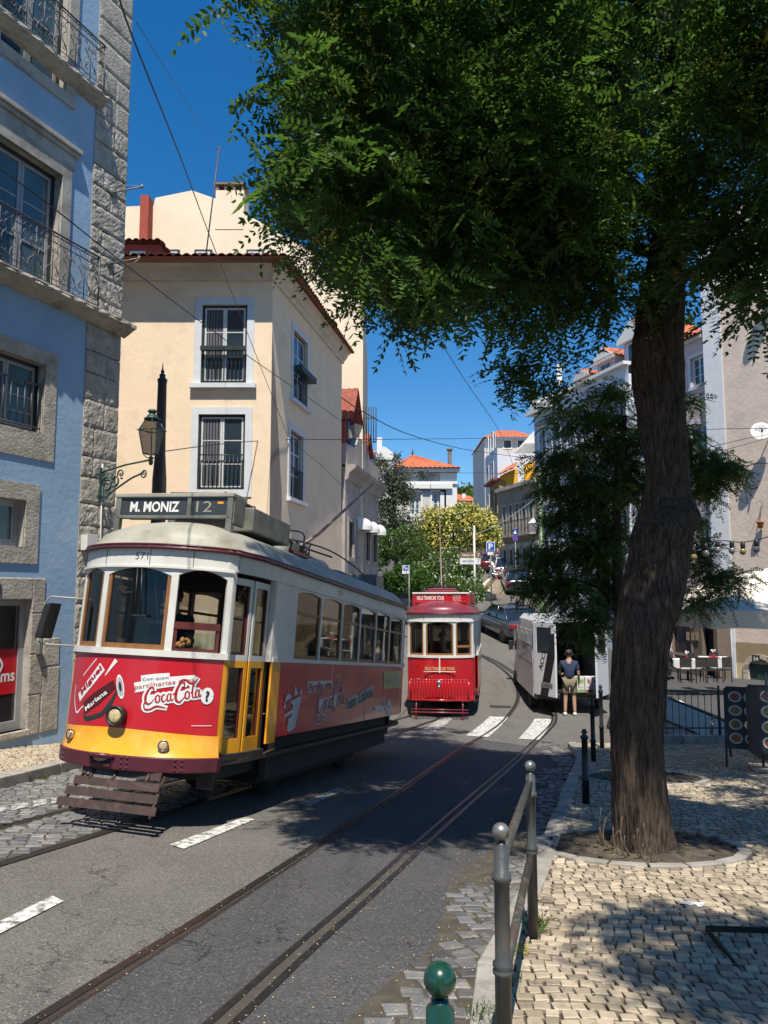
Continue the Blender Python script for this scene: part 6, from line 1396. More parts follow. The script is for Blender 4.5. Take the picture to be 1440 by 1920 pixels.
for px_, wd, hg in ((1070, 1.3, 1.4), (1110, 1.8, 2.0), (1165, 2.1, 2.7)):
    x = F.uv(px_, 760)[0]; zz = ev + .5; y0 = 1.0; mb = MB(); mb.box(x - wd / 2, x + wd / 2, y0, y0 + 4, zz, zz + hg * .68, 0); mb.prism([(x - wd / 2 - .25, zz + hg * .62), (x + wd / 2 + .25, zz + hg * .62), (x + wd / 2 + .25, zz + hg * .70), (x, zz + hg * 1.03), (x - wd / 2 - .25, zz + hg * .70)], y0 - .3, y0 - .1, 'y', 1); dq = mb.obj('dormer', [B_bgrey, B_wht], F.r)
    for s in (-1, 1): tiles((x + s * (wd / 2 + .3), y0 - .25, zz + hg * .68), (x + s * (wd / 2 + .3), y0 + 4, zz + hg * .68), (x, y0 - .25, zz + hg * 1.05), (x, y0 + 4, zz + hg * 1.05), B_tile, dq, .3, .06)
    mb = MB(); mb.box(x - wd * .3, x + wd * .3, y0 - .04, y0 + .02, zz + .3, zz + hg * .6); wv_ = mb.obj('dormer_window', B_wfr, dq)
    mb = MB(); mb.box(x - wd * .26, x - .03, y0 - .06, y0 - .03, zz + .36, zz + hg * .56); mb.box(x + .03, x + wd * .26, y0 - .06, y0 - .03, zz + .36, zz + hg * .56); mb.obj('dormer_pane', B_pane, dq)
mb = MB(); mb.tube([(x1, -.2, ev + 1.4), (F.L, -.2, ev + 1.4)], .02, 5)
for x in np.arange(x1, F.L, .16): mb.tube([(x, -.2, ev + .65), (x, -.2, ev + 1.4)], .012, 4)
mb.obj('roof_railing', B_iron, F.r)
tiles((0, .3, ev + .5), (F.L, .3, ev + .5), (0, 4, ev + 2.2), (F.L, 4, ev + 2.2), B_tile, F.r, .4, .07)
p = at(1049, 700, 44); mb = MB(); mb.box(p.x - .13, p.x + .13, p.y, p.y + .2, p.z - .6, p.z + .55); mb.tube([(p.x, p.y, p.z - 1.6), (p.x, p.y, p.z)], .04, 6); tag(mb.obj('mobile_antenna', B_wht, None), 'white panel antenna on the roof edge of the blue and white house', 'antenna')
p = at(1057, 700, 44); mb = MB(); mb.tube([(p.x, p.y, p.z - 1.5), (p.x, p.y, p.z + .7)], .025, 5); [mb.tube([(p.x - .3, p.y, p.z + q), (p.x + .3, p.y, p.z + q)], .015, 4) for q in (.2, .45)]; tag(mb.obj('television_aerial', B_iron, None), 'thin television aerial beside the white panel antenna', 'aerial')
# pale grey backdrop house between (behind the trunk)
F = rowfac(1192, 1272, 'grey_white_house', 'greyish white house mostly hidden behind the big trunk'); ev = F.uv(1230, 740)[1]
for j in range(4):
    for i in range(2): x = .6 + i * 1.9; z = ev - 2.6 - j * 2.9; (window(F, (x, x + .9, z, z + 1.6), .12, .05, B_wht, B_wfr, B_pane, (2, 2), .07, .15) if z > 0 else 0)
body(F, 0, F.L, -2, ev, 7, B_wht, rev=.2)
# pale pink house
F = rowfac(1262, 1341, 'pale_pink_house', 'pale pink house with white window surrounds right of the big trunk')
e0 = F.uv(1277, 650)[1]; e1 = F.uv(1335, 628)[1]; ev = (e0 + e1) / 2; print('pink', e0, e1, F.L)
for (xa, xb, yt, yb) in ((1295, 1321, 668, 722), (1298, 1328, 795, 862), (1303, 1330, 968, 1025)): window(F, rh(F, xa, xb, yt, yb), .17, .04, B_white, B_wfr, B_pane, (2, 3), .06, .14)
body(F, 0, F.L, -2, ev, 7, B_pink, rev=.18)
mb = MB(); mb.box(-.1, F.L, -.2, .05, ev, ev + .15); mb.obj('cornice', B_white, F.r)
tiles((-.2, -.4, ev + .16), (F.L, -.4, ev + .16), (-.2, 4, ev + 2.0), (F.L, 4, ev + 2.0), B_tile2, F.r, .24, .07)
mb = MB(); mb.box(.4, 1.8, 3, 4.5, ev, ev + 2.3); mb.prism([(.2, ev + 2.3), (2.0, ev + 2.3), (1.1, ev + 2.9)], 2.8, 4.7, 'y'); mb.obj('attic', B_pink, F.r)
# rough beige house at the right with restaurant below
F = rowfac(1341, 1560, 'beige_house', 'rough beige house with satellite dishes at the right edge', shift=-.15); beige = F; F.d = V((.55, -.835, 0)).normalized(); F.n = V((-F.d.y, F.d.x, 0)); F.r.rotation_euler = (0, 0, math.atan2(F.d.y, F.d.x)); F.L = 9.0; bpy.context.view_layer.update()
ztop = F.uv(1400, 480)[1] + 2.5
mb = MB(); xd = F.uv(1392, 1200)[0]; xe = F.uv(1440, 1200)[0]
zy = F.uv(1400, 1205)[1]; h54 = (F.uv(1404, 1280)[0], F.uv(1452, 1280)[0], F.uv(1410, 1330)[1], F.uv(1420, 1245)[1]); F.holes.append(h54)
wallgrid(mb, 0, F.L, zy, ztop, F.holes, .2, 0); wallgrid(mb, 0, F.L, -2.5, zy - .001, F.holes, .25, 1)
mb.add([(0, 0, -2), (0, 8, -2), (0, 8, ztop), (0, 0, ztop)], [(0, 1, 2, 3)]); mb.add([(0, 0, ztop), (F.L, 0, ztop), (F.L, 8, ztop), (0, 8, ztop)], [(0, 1, 2, 3)]); mb.add([(F.L, 0, -2), (F.L, 8, -2), (F.L, 8, ztop), (F.L, 0, ztop)], [(0, 1, 2, 3)]); mb.box(0.1, F.L - .1, .3, .32, -2, ztop - .1, 2)
mb.obj('wall', [B_beige, B_lyel, B_room], F.r)
x_ = F.uv(1360, 800)[0]; mb = MB(); mb.box(-.04, x_, -.05, .02, -2, ztop); mb.obj('corner_strip', B_white, F.r)
mb = MB(); a, b, c, d = h54; cx_ = (a + b) / 2; rr = (b - a) / 2
for k in range(9):
    a0, a1 = math.pi * k / 9 + .02, math.pi * (k + 1) / 9 - .02; q = [(cx_ + r_ * math.cos(t), d - rr * .5 + r_ * .9 * math.sin(t)) for r_, t in ((rr, a0), (rr + .2, a0), (rr + .2, a1), (rr, a1))]; mb.prism(q, -.06, .02, 'y')
for z in np.arange(c, d - rr * .5, .3):
    for s in (-1, 1): mb.box(cx_ + s * (rr + .1) - .1, cx_ + s * (rr + .1) + .1, -.06, .02, z, z + .28)
mb.obj('arch_surround', bm2('brick_arch', (.45, .40, .33), (.36, .31, .26), None, 3), F.r)
mb = MB(); mb.box(a, b, .12, .16, c, d - .01); mb.obj('door', pm('green_door', (.015, .05, .04), None, 3, .5), F.r)
pq = F.uv(1419, 1235); mb = MB(); mb.box(pq[0] - .17, pq[0] + .17, -.07, -.05, pq[1] - .15, pq[1] + .15); npl = mb.obj('number_plate', M_signbk, F.r); Dd = Decal(lambda x, y, l: (x, -.07 - l, y)); Dd.text('54', .2, 0, pq[0], pq[1], 0, .16, .02); Dd.mb.obj('number', [M_textw], npl)
# restaurant front: dark doorway, shop window, menus
F = rowfac(1180, 1341, 'restaurant', 'dark restaurant front with menus beside its doorway, below the pink house', shift=-.9)
zt_ = F.uv(1300, 1140)[1]
def rh2(xa, xb, yt, yb): c = (xa + xb) / 2; return (F.uv(xa, 1200)[0], F.uv(xb, 1200)[0], F.uv(c, yb)[1], F.uv(c, yt)[1])
hd = rh2(1316, 1338, 1162, 1268); F.holes.append(hd); hw_ = rh2(1262, 1296, 1165, 1225); window(F, hw_, .1, .03, B_tan, M_brown, B_pane, (2, 1), .07, .1); hw2 = rh2(1215, 1250, 1165, 1225); window(F, hw2, .1, .03, B_tan, M_brown, B_pane, (2, 1), .07, .1)
body(F, 0, F.L, -2, zt_ + .6, .7, bm2('brown_plinth_render', (.16, .12, .09), (.12, .09, .07), None, 2), rev=.2)
for k, (xa, ya) in enumerate(((1291, 1193), (1300, 1193), (1308, 1193), (1297, 1170))):
    q = F.uv(xa, ya); mb = MB(); mb.box(q[0] - .1, q[0] + .1, -.05, -.02, q[1] - .2, q[1] + .2); mb.box(q[0] - .08, q[0] + .08, -.056, -.05, q[1] - .17, q[1] + .17, 1); mn = mb.obj('framed_menu', [M_wood, pm('menu_paper', (.35, .30, .22), (.25, .22, .17), 14, .7)], None); tag(mn, ('left', 'middle', 'right', 'upper')[k] + ' framed menu on the wall by the restaurant doorway', 'menu', 'framed menus by the restaurant door').matrix_world = F.r.matrix_basis
restF = F
# simple street front behind the viewpoint (only ever seen mirrored in glass)
F = Fac((9, -14), (-1, 0), tz(0, -14), 'plain_house', 'plain ochre house behind the viewpoint, mirrored in the tram glass')
for i in range(6):
    for j in range(3): window(F, (1.2 + i * 3, 2.3 + i * 3, 1 + j * 3.2, 3 + j * 3.2), .15, .03, B_white, B_wfr, B_pane, (2, 2), .07, .12)
body(F, 0, 19, -1, 10.5, 6, B_cream)
# ================================================================ trees and plants
def npmesh(name, V_, nper, mat, parent=None, tone=None, smooth=False):
    """V_: (nfaces*nper, 3) vertices, every face its own nper vertices"""
    nv = len(V_); nf = nv // nper; me = bpy.data.meshes.new(name)
    me.vertices.add(nv); me.vertices.foreach_set('co', np.asarray(V_, np.float32).ravel())
    me.loops.add(nv); me.loops.foreach_set('vertex_index', np.arange(nv, dtype=np.int32))
    me.polygons.add(nf); me.polygons.foreach_set('loop_start', np.arange(0, nv, nper, dtype=np.int32))
    try: me.polygons.foreach_set('loop_total', np.full(nf, nper, np.int32))
    except Exception: pass
    if tone is not None: a = me.attributes.new('tone', 'FLOAT', 'FACE'); a.data.foreach_set('value', np.asarray(tone, np.float32))
    me.update(calc_edges=True); me.materials.append(mat)
    o = bpy.data.objects.new(name, me); COL.objects.link(o)
    if parent is not None: o.parent = parent
    return o
def norm(a): return a / np.maximum(np.linalg.norm(a, axis=-1, keepdims=True), 1e-9)
LEAF6 = np.array([(0, 0), (.28, .42), (.62, .46), (1, 0), (.62, -.46), (.28, -.42)])
def leaves(base, dirn, side, L, W, fold=.25):
    """leaf blades: base points, unit directions, unit side vectors"""
    n = len(base); nr = np.cross(dirn, side); out = np.zeros((n, 6, 3))
    for k, (a, b) in enumerate(LEAF6): out[:, k] = base + dirn * (a * L)[:, None] + side * (b * W)[:, None] + nr * (abs(b) * W * fold - a * a * L * .12)[:, None]
    return out.reshape(-1, 3)
def twigs(blobs, ntw, leaf_len=.20, pairs=6, ll=.046, lw=.019, twig=.42, nleaf=8, droop=.55, rs=1, shell=.55):
    """compound pinnate leaves on drooping twigs that spread through the blobs; returns leaf vertices, tones, twig segments"""
    g = np.random.default_rng(rs); w = np.array([b[3] * b[4] * b[5] * (b[6] if len(b) > 6 else 1) for b in blobs]); w = w ** .8; w /= w.sum(); VV, TT, SEG = [], [], []
    for bi, k in enumerate(g.multinomial(ntw, w)):
        if not k: continue
        b = blobs[bi]; c = np.array(b[:3]); r = np.array(b[3:6]); u = norm(g.normal(size=(k, 3))); rad = shell + (1 - shell) * g.random((k, 1)) ** .6; rad = np.where(g.random((k, 1)) < .22, g.random((k, 1)), rad)
        p = c + u * r * rad * .95; d = norm(u * [1, 1, .6] + g.normal(size=(k, 3)) * .55 + [0, 0, -droop * .6]); p = p - d * twig * .5
        tn = g.random(k) * .7 + .15
        for j in range(nleaf):
            t = (j + .6) / nleaf; q = p + d * (twig * t) + np.array([0, 0, -1]) * (droop * twig * .35 * t * t)
            sd = norm(np.cross(d, [0, 0, 1.0]) + 1e-4); sg = 1 if j % 2 else -1
            ld = norm(sd * sg * (.95 if j < nleaf - 1 else .1) + d * .55 + np.array([0, 0, -droop * .7]) + g.normal(size=(k, 3)) * .3)
            LL = leaf_len * (.75 + .5 * g.random(k)); up = norm(np.array([0, 0, 1.0]) + g.normal(size=(k, 3)) * .45); ls = norm(np.cross(ld, up))
            for m in range(pairs):
                s_ = (m + 1) / (pairs + .4); bp = q + ld * (LL * s_)[:, None] + np.array([0, 0, -1]) * (LL * .25 * s_ * s_)[:, None]
                sz = (1.05 - .35 * abs(s_ - .5)) * ll
                for e in ((-1, 1) if m < pairs - 1 else (-1, 1, 0)):
                    dv = norm(ls * e * .85 + ld * (.45 if e else 1) + np.array([0, 0, -.18]) + g.normal(size=(k, 3)) * .12)
                    sv = norm(np.cross(dv, up + g.normal(size=(k, 3)) * .25)); z_ = sz * (.85 + .3 * g.random(k))
                    VV.append(leaves(bp, dv, sv, z_, z_ * lw / ll)); TT.append(np.clip(tn + g.random(k) * .3 - .1, 0, 1))
            if j % 2 == 0: SEG.append(np.stack([q, q + ld * LL[:, None] * .95 + np.array([0, 0, -1]) * (LL * .2)[:, None]], 1))
        SEG.append(np.stack([p, p + d * twig + np.array([0, 0, -droop * twig * .35])], 1))
    return np.concatenate(VV), np.concatenate(TT), np.concatenate(SEG)
def segmesh(S, r):
    """thin square twigs"""
    a, b = S[:, 0], S[:, 1]; d = norm(b - a); u = norm(np.cross(d, [.3, .2, 1.0])); v = np.cross(d, u); F = []
    for s, t in ((u, v), (v, -u), (-u, -v), (-v, u)): F.append(np.stack([a + s * r, a + t * r, b + t * r * .5, b + s * r * .5], 1))
    return np.concatenate(F).reshape(-1, 3)
M_leaf = leafm('green_leaf', (.024, .066, .012), (.068, .145, .020), .45)
M_leaf2 = leafm('grey_green_leaf', (.04, .08, .02), (.09, .15, .03), .4)
M_leaf3 = leafm('fresh_green_leaf', (.045, .10, .015), (.10, .18, .02), .3)
M_leaf4 = leafm('olive_leaf', (.06, .075, .045), (.10, .12, .07), .2)
M_flower = leafm('yellow_blossom', (.55, .47, .10), (.75, .66, .22), .2)
M_wflower = leafm('white_blossom', (.6, .6, .55), (.75, .72, .65), .2)
M_pan = leafm('green_yellow_blossom', (.22, .24, .03), (.40, .38, .06), .3)
M_twig = pm('green_twig', (.07, .08, .03), (.05, .05, .025), 8, .8)
def barkm(name, c1, c2, c3):
    m, n, o = _ntm(name); b = n.nodes.new('ShaderNodeBsdfPrincipled'); b.inputs['Roughness'].default_value = .95; b.inputs['Specular IOR Level'].default_value = .15; lk(n, b.outputs[0], o.inputs[0])
    tc = n.nodes.new('ShaderNodeTexCoord'); mp = n.nodes.new('ShaderNodeMapping'); mp.inputs['Scale'].default_value = (1, 1, .11); mp.inputs['Rotation'].default_value = (R(3), R(-4), 0); lk(n, tc.outputs['Object'], mp.inputs[0])
    nz = n.nodes.new('ShaderNodeTexNoise'); nz.inputs['Scale'].default_value = 55; nz.inputs['Detail'].default_value = 8; nz.inputs['Roughness'].default_value = .7; nz.inputs['Distortion'].default_value = .6; lk(n, mp.outputs[0], nz.inputs['Vector'])
    cr = n.nodes.new('ShaderNodeValToRGB'); cr.color_ramp.elements[0].position = .34; cr.color_ramp.elements[0].color = (*c3, 1); cr.color_ramp.elements[1].position = .66; cr.color_ramp.elements[1].color = (*c1, 1); e = cr.color_ramp.elements.new(.5); e.color = (*c2, 1)
    lk(n, nz.outputs[0], cr.inputs[0]); lk(n, cr.outputs[0], b.inputs['Base Color'])
    bp = n.nodes.new('ShaderNodeBump'); bp.inputs['Strength'].default_value = .9; bp.inputs['Distance'].default_value = .035; lk(n, nz.outputs[0], bp.inputs['Height']); lk(n, bp.outputs[0], b.inputs['Normal']); return m
M_bark = barkm('furrowed_bark', (.16, .12, .09), (.085, .063, .048), (.014, .011, .009))
M_barkd = barkm('dark_bark', (.07, .06, .045), (.045, .038, .03), (.012, .01, .01))
def trunkmesh(name, pts, mat, parent, ns=72, step=.035, ridge=.016, root_flare=True, knots=()):
    """pts: (x, y, z, radius) up the stem; furrowed surface"""
    P = smooth_path([p[:3] for p in pts], 8); k = len(P); Rr = np.interp(np.linspace(0, len(pts) - 1, k), range(len(pts)), [p[3] for p in pts])
    acc = np.concatenate([[0], np.cumsum([(P[i + 1] - P[i]).length for i in range(k - 1)])]); N = int(acc[-1] / step)
    mb = MB(); vs = []
    for i in range(N + 1):
        s = acc[-1] * i / N; j = min(max(int(np.searchsorted(acc, s)) - 1, 0), k - 2); t = (s - acc[j]) / max(acc[j + 1] - acc[j], 1e-6); c = P[j].lerp(P[j + 1], t); r = Rr[j] + (Rr[j + 1] - Rr[j]) * t
        d = (P[min(j + 2, k - 1)] - P[max(j - 1, 0)]).normalized(); u = d.cross(V((0, 1, 0))).normalized(); v = d.cross(u)
        for q in range(ns):
            a = 2 * math.pi * q / ns; tw = a + s * .25
            n1 = mnoise.noise(V((math.cos(tw) * 3.2, math.sin(tw) * 3.2, s * .8))); n2 = mnoise.noise(V((math.cos(tw) * 11, math.sin(tw) * 11, s * 1.6 + 7))); n3 = mnoise.noise(V((math.cos(tw) * 1.2 + 4, math.sin(tw) * 1.2, s * 2.0)))
            rr = r * (1 + .06 * n3) + ridge * (n1 * .7 - abs(n2) * 1.7 + .25)
            if root_flare and s < .35: rr += r * .45 * (1 - s / .35) ** 2 * (.55 + .45 * math.cos(a * 4 + 1.1))
            pnt = c + (u * math.cos(a) + v * math.sin(a)) * rr
            for (kc, kr, kh) in knots:
                dd_ = (pnt - kc).length
                if dd_ < kr: pnt = pnt + (pnt - c).normalized() * kh * (1 - (dd_ / kr) ** 2) ** 2
            vs.append(pnt)
    fs = [(i * ns + q, i * ns + (q + 1) % ns, (i + 1) * ns + (q + 1) % ns, (i + 1) * ns + q) for i in range(N) for q in range(ns)]
    fs.append(tuple(N * ns + q for q in range(ns))); mb.add(vs, fs, 0, True); return mb.obj(name, mat, parent)

# ---- the big street tree
TY = TREE.y
def tp(px_, py_, w_, Y=None):
    Y = Y or TY; p = at(px_, py_, Y); q = (p - C0).dot(V((0, cp, sp))); return (p.x, p.y, p.z, w_ / 2 / FPX * q)
tr = root('street_tree', 'big leafy street tree with thick leaning furrowed trunk on the right pavement', 'tree', (0, 0, 0))
st = [tp(1212, 1625, 125), tp(1207, 1570, 108), tp(1198, 1480, 97), tp(1193, 1400, 93), tp(1198, 1290, 98), tp(1206, 1190, 106), tp(1226, 1100, 112, TY + .05), tp(1244, 1000, 108, TY + .1), tp(1252, 930, 84, TY + .1), tp(1250, 860, 78, TY + .1), tp(1240, 780, 88, TY + .12), tp(1233, 690, 96, TY + .15), tp(1236, 610, 88, TY + .15), tp(1244, 540, 80, TY + .2), tp(1256, 440, 64, TY + .25), tp(1266, 300, 58, TY + .3), tp(1262, 120, 50, TY + .35), tp(1250, -100, 40, TY + .4), tp(1240, -400, 28, TY + .5)]
kn = [(at(1268, 985, TY - .25), .34, .09), (at(1295, 965, TY - .1), .18, .08), (at(1190, 640, TY), .2, .08), (at(1185, 1010, TY), .2, .04)]
trunkmesh('trunk', st, M_bark, tr, 110, .028, .021, True, kn)
mb = MB()
def limb(a, b, c, r0, r1): mb.tube(smooth_path([a, b, c], 6), list(np.linspace(r0, r1, 13)), 10)
T_ = lambda px_, py_, Y: at(px_, py_, Y)
limb(T_(1270, 530, TY + .2), T_(1340, 490, TY + .0), T_(1480, 445, TY - .3), .05, .025)
limb(T_(1250, 420, TY + .2), T_(1120, 300, TY - .2), T_(900, 200, TY - .9), .10, .04); limb(T_(1262, 200, TY + .3), T_(1150, 50, TY + 1.2), T_(950, -50, TY + 2.4), .09, .03)
limb(T_(1240, 480, TY + .2), T_(1090, 440, TY + .9), T_(1000, 480, TY + 1.3), .06, .02); limb(T_(1262, 120, TY + .3), T_(1300, -50, TY - .6), T_(1400, -200, TY - 1.8), .08, .03)
limb(T_(900, 200, TY - .9), T_(760, 230, TY - 1.0), T_(560, 240, TY - 1.0), .04, .012); limb(T_(950, -50, TY + 2.4), T_(800, 50, TY + 2.6), T_(700, 200, TY + 2.6), .03, .012); limb(T_(1262, 60, TY + .3), T_(1000, -150, TY - 1), T_(700, -150, TY - 1.2), .07, .02)
mb.obj('limb', M_barkd, tr)
mb = MB(); sc_ = at(1251, 525, TY + .02); mb.ball((sc_.x, sc_.y - .135, sc_.z), .06, 14, 0, (1, .5, 1.15)); mb.obj('cut_scar', pm('fresh_cut_wood', (.42, .22, .08), (.20, .10, .05), 30, .8, bump=.5, bscale=60), tr)
def blob(px_, py_, Y, rx, ry, rz, w_=1): p = at(px_, py_, Y); return (p.x, p.y, p.z, rx, ry, rz, w_)
BL = [blob(470, 290, 5.0, .14, .2, .08, 3), blob(480, 10, 5.0, .30, .35, .22), blob(560, 30, 5.4, .22, .3, .14),
      blob(600, 180, 5.2, .32, .5, .40), blob(590, 290, 5.2, .32, .5, .26), blob(640, 360, 5.3, .5, .6, .34), blob(570, 350, 5.2, .26, .4, .18), blob(720, 200, 5.6, .62, .8, .72, 1.2), blob(720, 60, 5.8, .5, .9, .7), blob(640, -60, 5.6, .6, .8, .4, .6),
      blob(680, 500, 5.2, .30, .4, .22), blob(740, 520, 5.5, .40, .5, .28), blob(800, 430, 5.8, .60, .7, .50, 1.2), blob(850, 540, 5.9, .42, .6, .28), blob(640, 600, 5.0, .07, .1, .06, 4), blob(610, 620, 5.0, .05, .1, .05, 5),
      blob(900, 300, 6.0, .9, .9, .75, 1.3), blob(900, 80, 6.4, 1.0, 1.0, .9, 1.1), blob(1000, 450, 6.3, .7, .7, .55, 1.2), blob(1080, 300, 6.0, .8, .8, .8, 1.2), blob(1080, 520, 6.5, .50, .6, .32), blob(1150, 560, 6.8, .35, .5, .24), blob(965, 575, 6.4, .22, .4, .16),
      blob(1000, 640, 7.2, .26, .4, .30), blob(1000, 720, 7.2, .22, .35, .20), blob(975, 690, 7.2, .2, .3, .16), blob(1015, 580, 7.0, .3, .4, .25),
      blob(1150, 420, 7.0, .6, .5, .55), blob(1170, 120, 7.2, 1.0, .8, .9), blob(1400, 250, 5.6, .6, .8, .8, 1.1), blob(1450, 60, 5.4, .6, .8, .7), blob(1360, 430, 5.8, .5, .5, .35), blob(1330, 510, 6.0, .30, .4, .24), blob(1420, 540, 5.7, .28, .35, .16), blob(1440, 610, 5.6, .16, .3, .12), blob(1390, 590, 5.8, .12, .2, .1), blob(1500, 400, 5.6, .5, .7, .6),
      blob(600, 330, 7.6, .45, .9, .6, .9), blob(620, 440, 8.2, .45, .8, .5, .9), blob(690, 440, 9.0, .7, 1.2, .6, .9), blob(800, 480, 10.5, .8, 1.2, .7, .8), blob(620, 180, 8.0, .5, 1.0, .8, .8), blob(760, 380, 11, 1.0, 1.5, .9, .7), blob(820, 200, 8.6, 1.1, 1.5, 1.0, .8), blob(700, 180, 9.5, .9, 1.5, .9, .7), blob(1000, 250, 9.0, 1.2, 1.4, 1.0, .6), blob(880, 420, 8.5, .9, 1.2, .7, .7), blob(1000, 0, 8, 1.5, 1.8, 1.2, .6), blob(1250, 0, 8, 1.6, 1.6, 1.3, .5), blob(640, 60, 8.5, .7, 1.4, .9, .5), blob(760, -150, 9, 1.4, 1.8, 1.4, .5), blob(1450, 200, 8.0, 1.2, 1.5, 1.0, .5)]
# extra crown clumps, mostly above the frame, added for the shade they cast
for (x, y, z, a) in ((1.8, 1.0, 6.2, .7), (2.6, 1.1, 6.2, .8), (3.4, 1.3, 6.2, .9), (2.1, .3, 6.2, .7), (3.0, .2, 6.2, .9), (4.0, .8, 6.2, .8), (1.6, 4.2, 6.1, .9), (2.5, 4.3, 6.0, .9), (.5, 4.4, 6.6, .9), (3.4, 4.6, 6.2, .9), (-.4, 4.9, 7.6, .8), (-.6, 6.0, 8.2, .8), (-.4, 7.2, 8.4, .9), (.4, 5.4, 7.6, .9), (.0, 8.6, 8.6, 1.0), (.7, 7.0, 8.2, 1.1), (.9, 9.6, 8.6, 1.2), (-.9, 5.2, 8.0, .5), (1.5, 5.6, 7.6, 1.2), (.6, 10.8, 8.2, 1.1), (.2, 12.2, 7.6, 1.0), (.9, 13.6, 7.2, .9), (4.0, 5.0, 5.6, 1.0), (4.9, 6.2, 5.6, 1.1), (5.5, 7.8, 5.6, 1.1), (4.7, 8.6, 6.0, 1.0), (3.5, 3.9, 5.9, .9)): BL.append((x, y, z, a, .8, .5, .8 if y > 2 else 1.6))
vv, tt, sg_ = twigs(BL, 4400, rs=3, ll=.064, lw=.026, leaf_len=.26)
npmesh('crown', vv, 6, M_leaf, tr, tt); npmesh('twig', segmesh(sg_, .0028), 4, M_twig, tr)
g = np.random.default_rng(5); pan = []
for px_, py_, Y in [(640, 230, 5.0), (700, 180, 5.0), (560, 240, 5.0), (740, 320, 5.2), (800, 330, 5.2), (880, 360, 5.4), (860, 200, 5.4), (1000, 270, 5.5), (1010, 340, 5.5), (900, 420, 5.5), (1090, 440, 5.7), (820, 460, 5.4), (1290, 190, 5.0), (1340, 160, 5.0), (1430, 100, 4.9), (1420, 230, 5.0), (600, 490, 5.2), (590, 460, 5.1), (490, 120, 5.0), (620, 60, 5.0), (1020, 520, 5.9), (730, 590, 5.5), (700, 100, 5.0), (960, 480, 5.7), (1150, 300, 5.3)]:
    c = np.array(at(px_, py_, Y)); ax = norm(np.array([g.normal() * .4, g.normal() * .3 - .3, 1.0]))
    for br in range(9):
        t0 = br / 9 * .26; bd_ = norm(ax * .6 + g.normal(size=3) * [1, 1, .3]); n_ = 16; q = c + ax * t0 + bd_ * (np.linspace(.0, .15 - t0 * .35, n_))[:, None] + g.normal(size=(n_, 3)) * .006
        s_ = .0068; o1 = norm(g.normal(size=(n_, 3))) * s_; o2 = norm(np.cross(o1, g.normal(size=(n_, 3)))) * s_; pan.append(np.stack([q + o1, q + o2, q - o1, q - o2], 1).reshape(-1, 3))
pan = np.concatenate(pan); npmesh('blossom', pan, 4, M_pan, tr, g.random(len(pan) // 4))
# dry suckers at the foot
mb = MB()
for k in range(16):
    a = random.uniform(2.6, 4.6); b = TREE + V((math.cos(a) * .34, math.sin(a) * .34 - .0, -.02)); e = b + V((random.uniform(-.14, .03), random.uniform(-.18, 0), random.uniform(.15, .42))); mb.tube(smooth_path([b, b.lerp(e, .5) + V((-.03, -.02, .02)), e], 3), [.006] * 3 + [.004] * 3 + [.002], 5)
mb.obj('sucker', pm('dry_twig', (.22, .16, .10), (.14, .10, .06), 9, .9), tr)

# ---- the small tree behind it
t2 = root('young_tree', 'small dark leafed tree with thin trunk behind the big trunk', 'tree', (0, 0, 0)); Y2 = TREE2.y
def tq(px_, py_, w_): p = at(px_, py_, Y2); return (p.x, p.y, p.z, w_ / 2 / FPX * Y2)
trunkmesh('trunk', [(TREE2.x, TREE2.y, TREE2.z - .1, .09), tq(1195, 1330, 24), tq(1165, 1180, 22), tq(1157, 1050, 20), tq(1156, 940, 17), tq(1162, 860, 14), tq(1172, 780, 9)], M_barkd, t2, 24, .08, .006, False)
mb = MB()
for a, b, c, r0 in (((1157, 1050), (1120, 990), (1060, 930), .03), ((1156, 960), (1230, 900), (1340, 860), .03), ((1158, 1120), (1090, 1090), (1030, 1080), .03), ((1157, 1100), (1260, 1060), (1340, 1040), .03), ((1160, 880), (1120, 820), (1080, 770), .02), ((1162, 860), (1220, 790), (1290, 740), .02)): mb.tube(smooth_path([T_(*a, Y2), T_(*b, Y2), T_(*c, Y2 - .3)], 5), list(np.linspace(r0, .008, 11)), 7)
mb.obj('limb', M_barkd, t2)
B2 = [blob(1080, 790, Y2, .38, .5, .26), blob(1140, 740, Y2, .3, .5, .2), blob(1150, 820, Y2 + .3, .5, .6, .42), blob(1060, 860, Y2, .42, .5, .26), blob(1010, 865, Y2 - .2, .22, .3, .12), blob(1110, 920, Y2 + .1, .45, .6, .30), blob(1040, 920, Y2, .25, .4, .16), blob(1180, 900, Y2 + .5, .4, .5, .4),
      blob(1310, 870, Y2, .42, .5, .32), blob(1360, 880, Y2 - .2, .32, .4, .18), blob(1290, 750, Y2 + .2, .2, .3, .12), blob(1320, 920, Y2, .3, .4, .14), blob(1270, 820, Y2 + .3, .3, .4, .3), blob(1300, 1040, Y2, .4, .4, .28), blob(1350, 1080, Y2, .32, .4, .2), blob(1310, 1120, Y2, .30, .4, .18), blob(1280, 980, Y2 + .3, .25, .3, .2),
      blob(1100, 1030, Y2, .5, .5, .32), blob(1020, 1040, Y2, .30, .4, .2), blob(1060, 1100, Y2 - .2, .42, .4, .24), blob(1010, 1095, Y2 - .2, .3, .3, .16, 1.3), blob(1110, 1160, Y2 - .2, .30, .4, .2), blob(1090, 1190, Y2 - .2, .16, .3, .08), blob(1060, 970, Y2, .35, .4, .2), blob(1130, 1000, Y2 + .4, .4, .5, .4), blob(1140, 1100, Y2 + .3, .3, .4, .35)]
vv, tt, sg_ = twigs(B2, 1250, leaf_len=.17, pairs=6, ll=.052, lw=.018, twig=.36, nleaf=7, droop=.4, rs=9, shell=.35)
npmesh('crown', vv, 6, M_leaf2, t2, tt); npmesh('twig', segmesh(sg_, .003), 4, M_twig, t2)

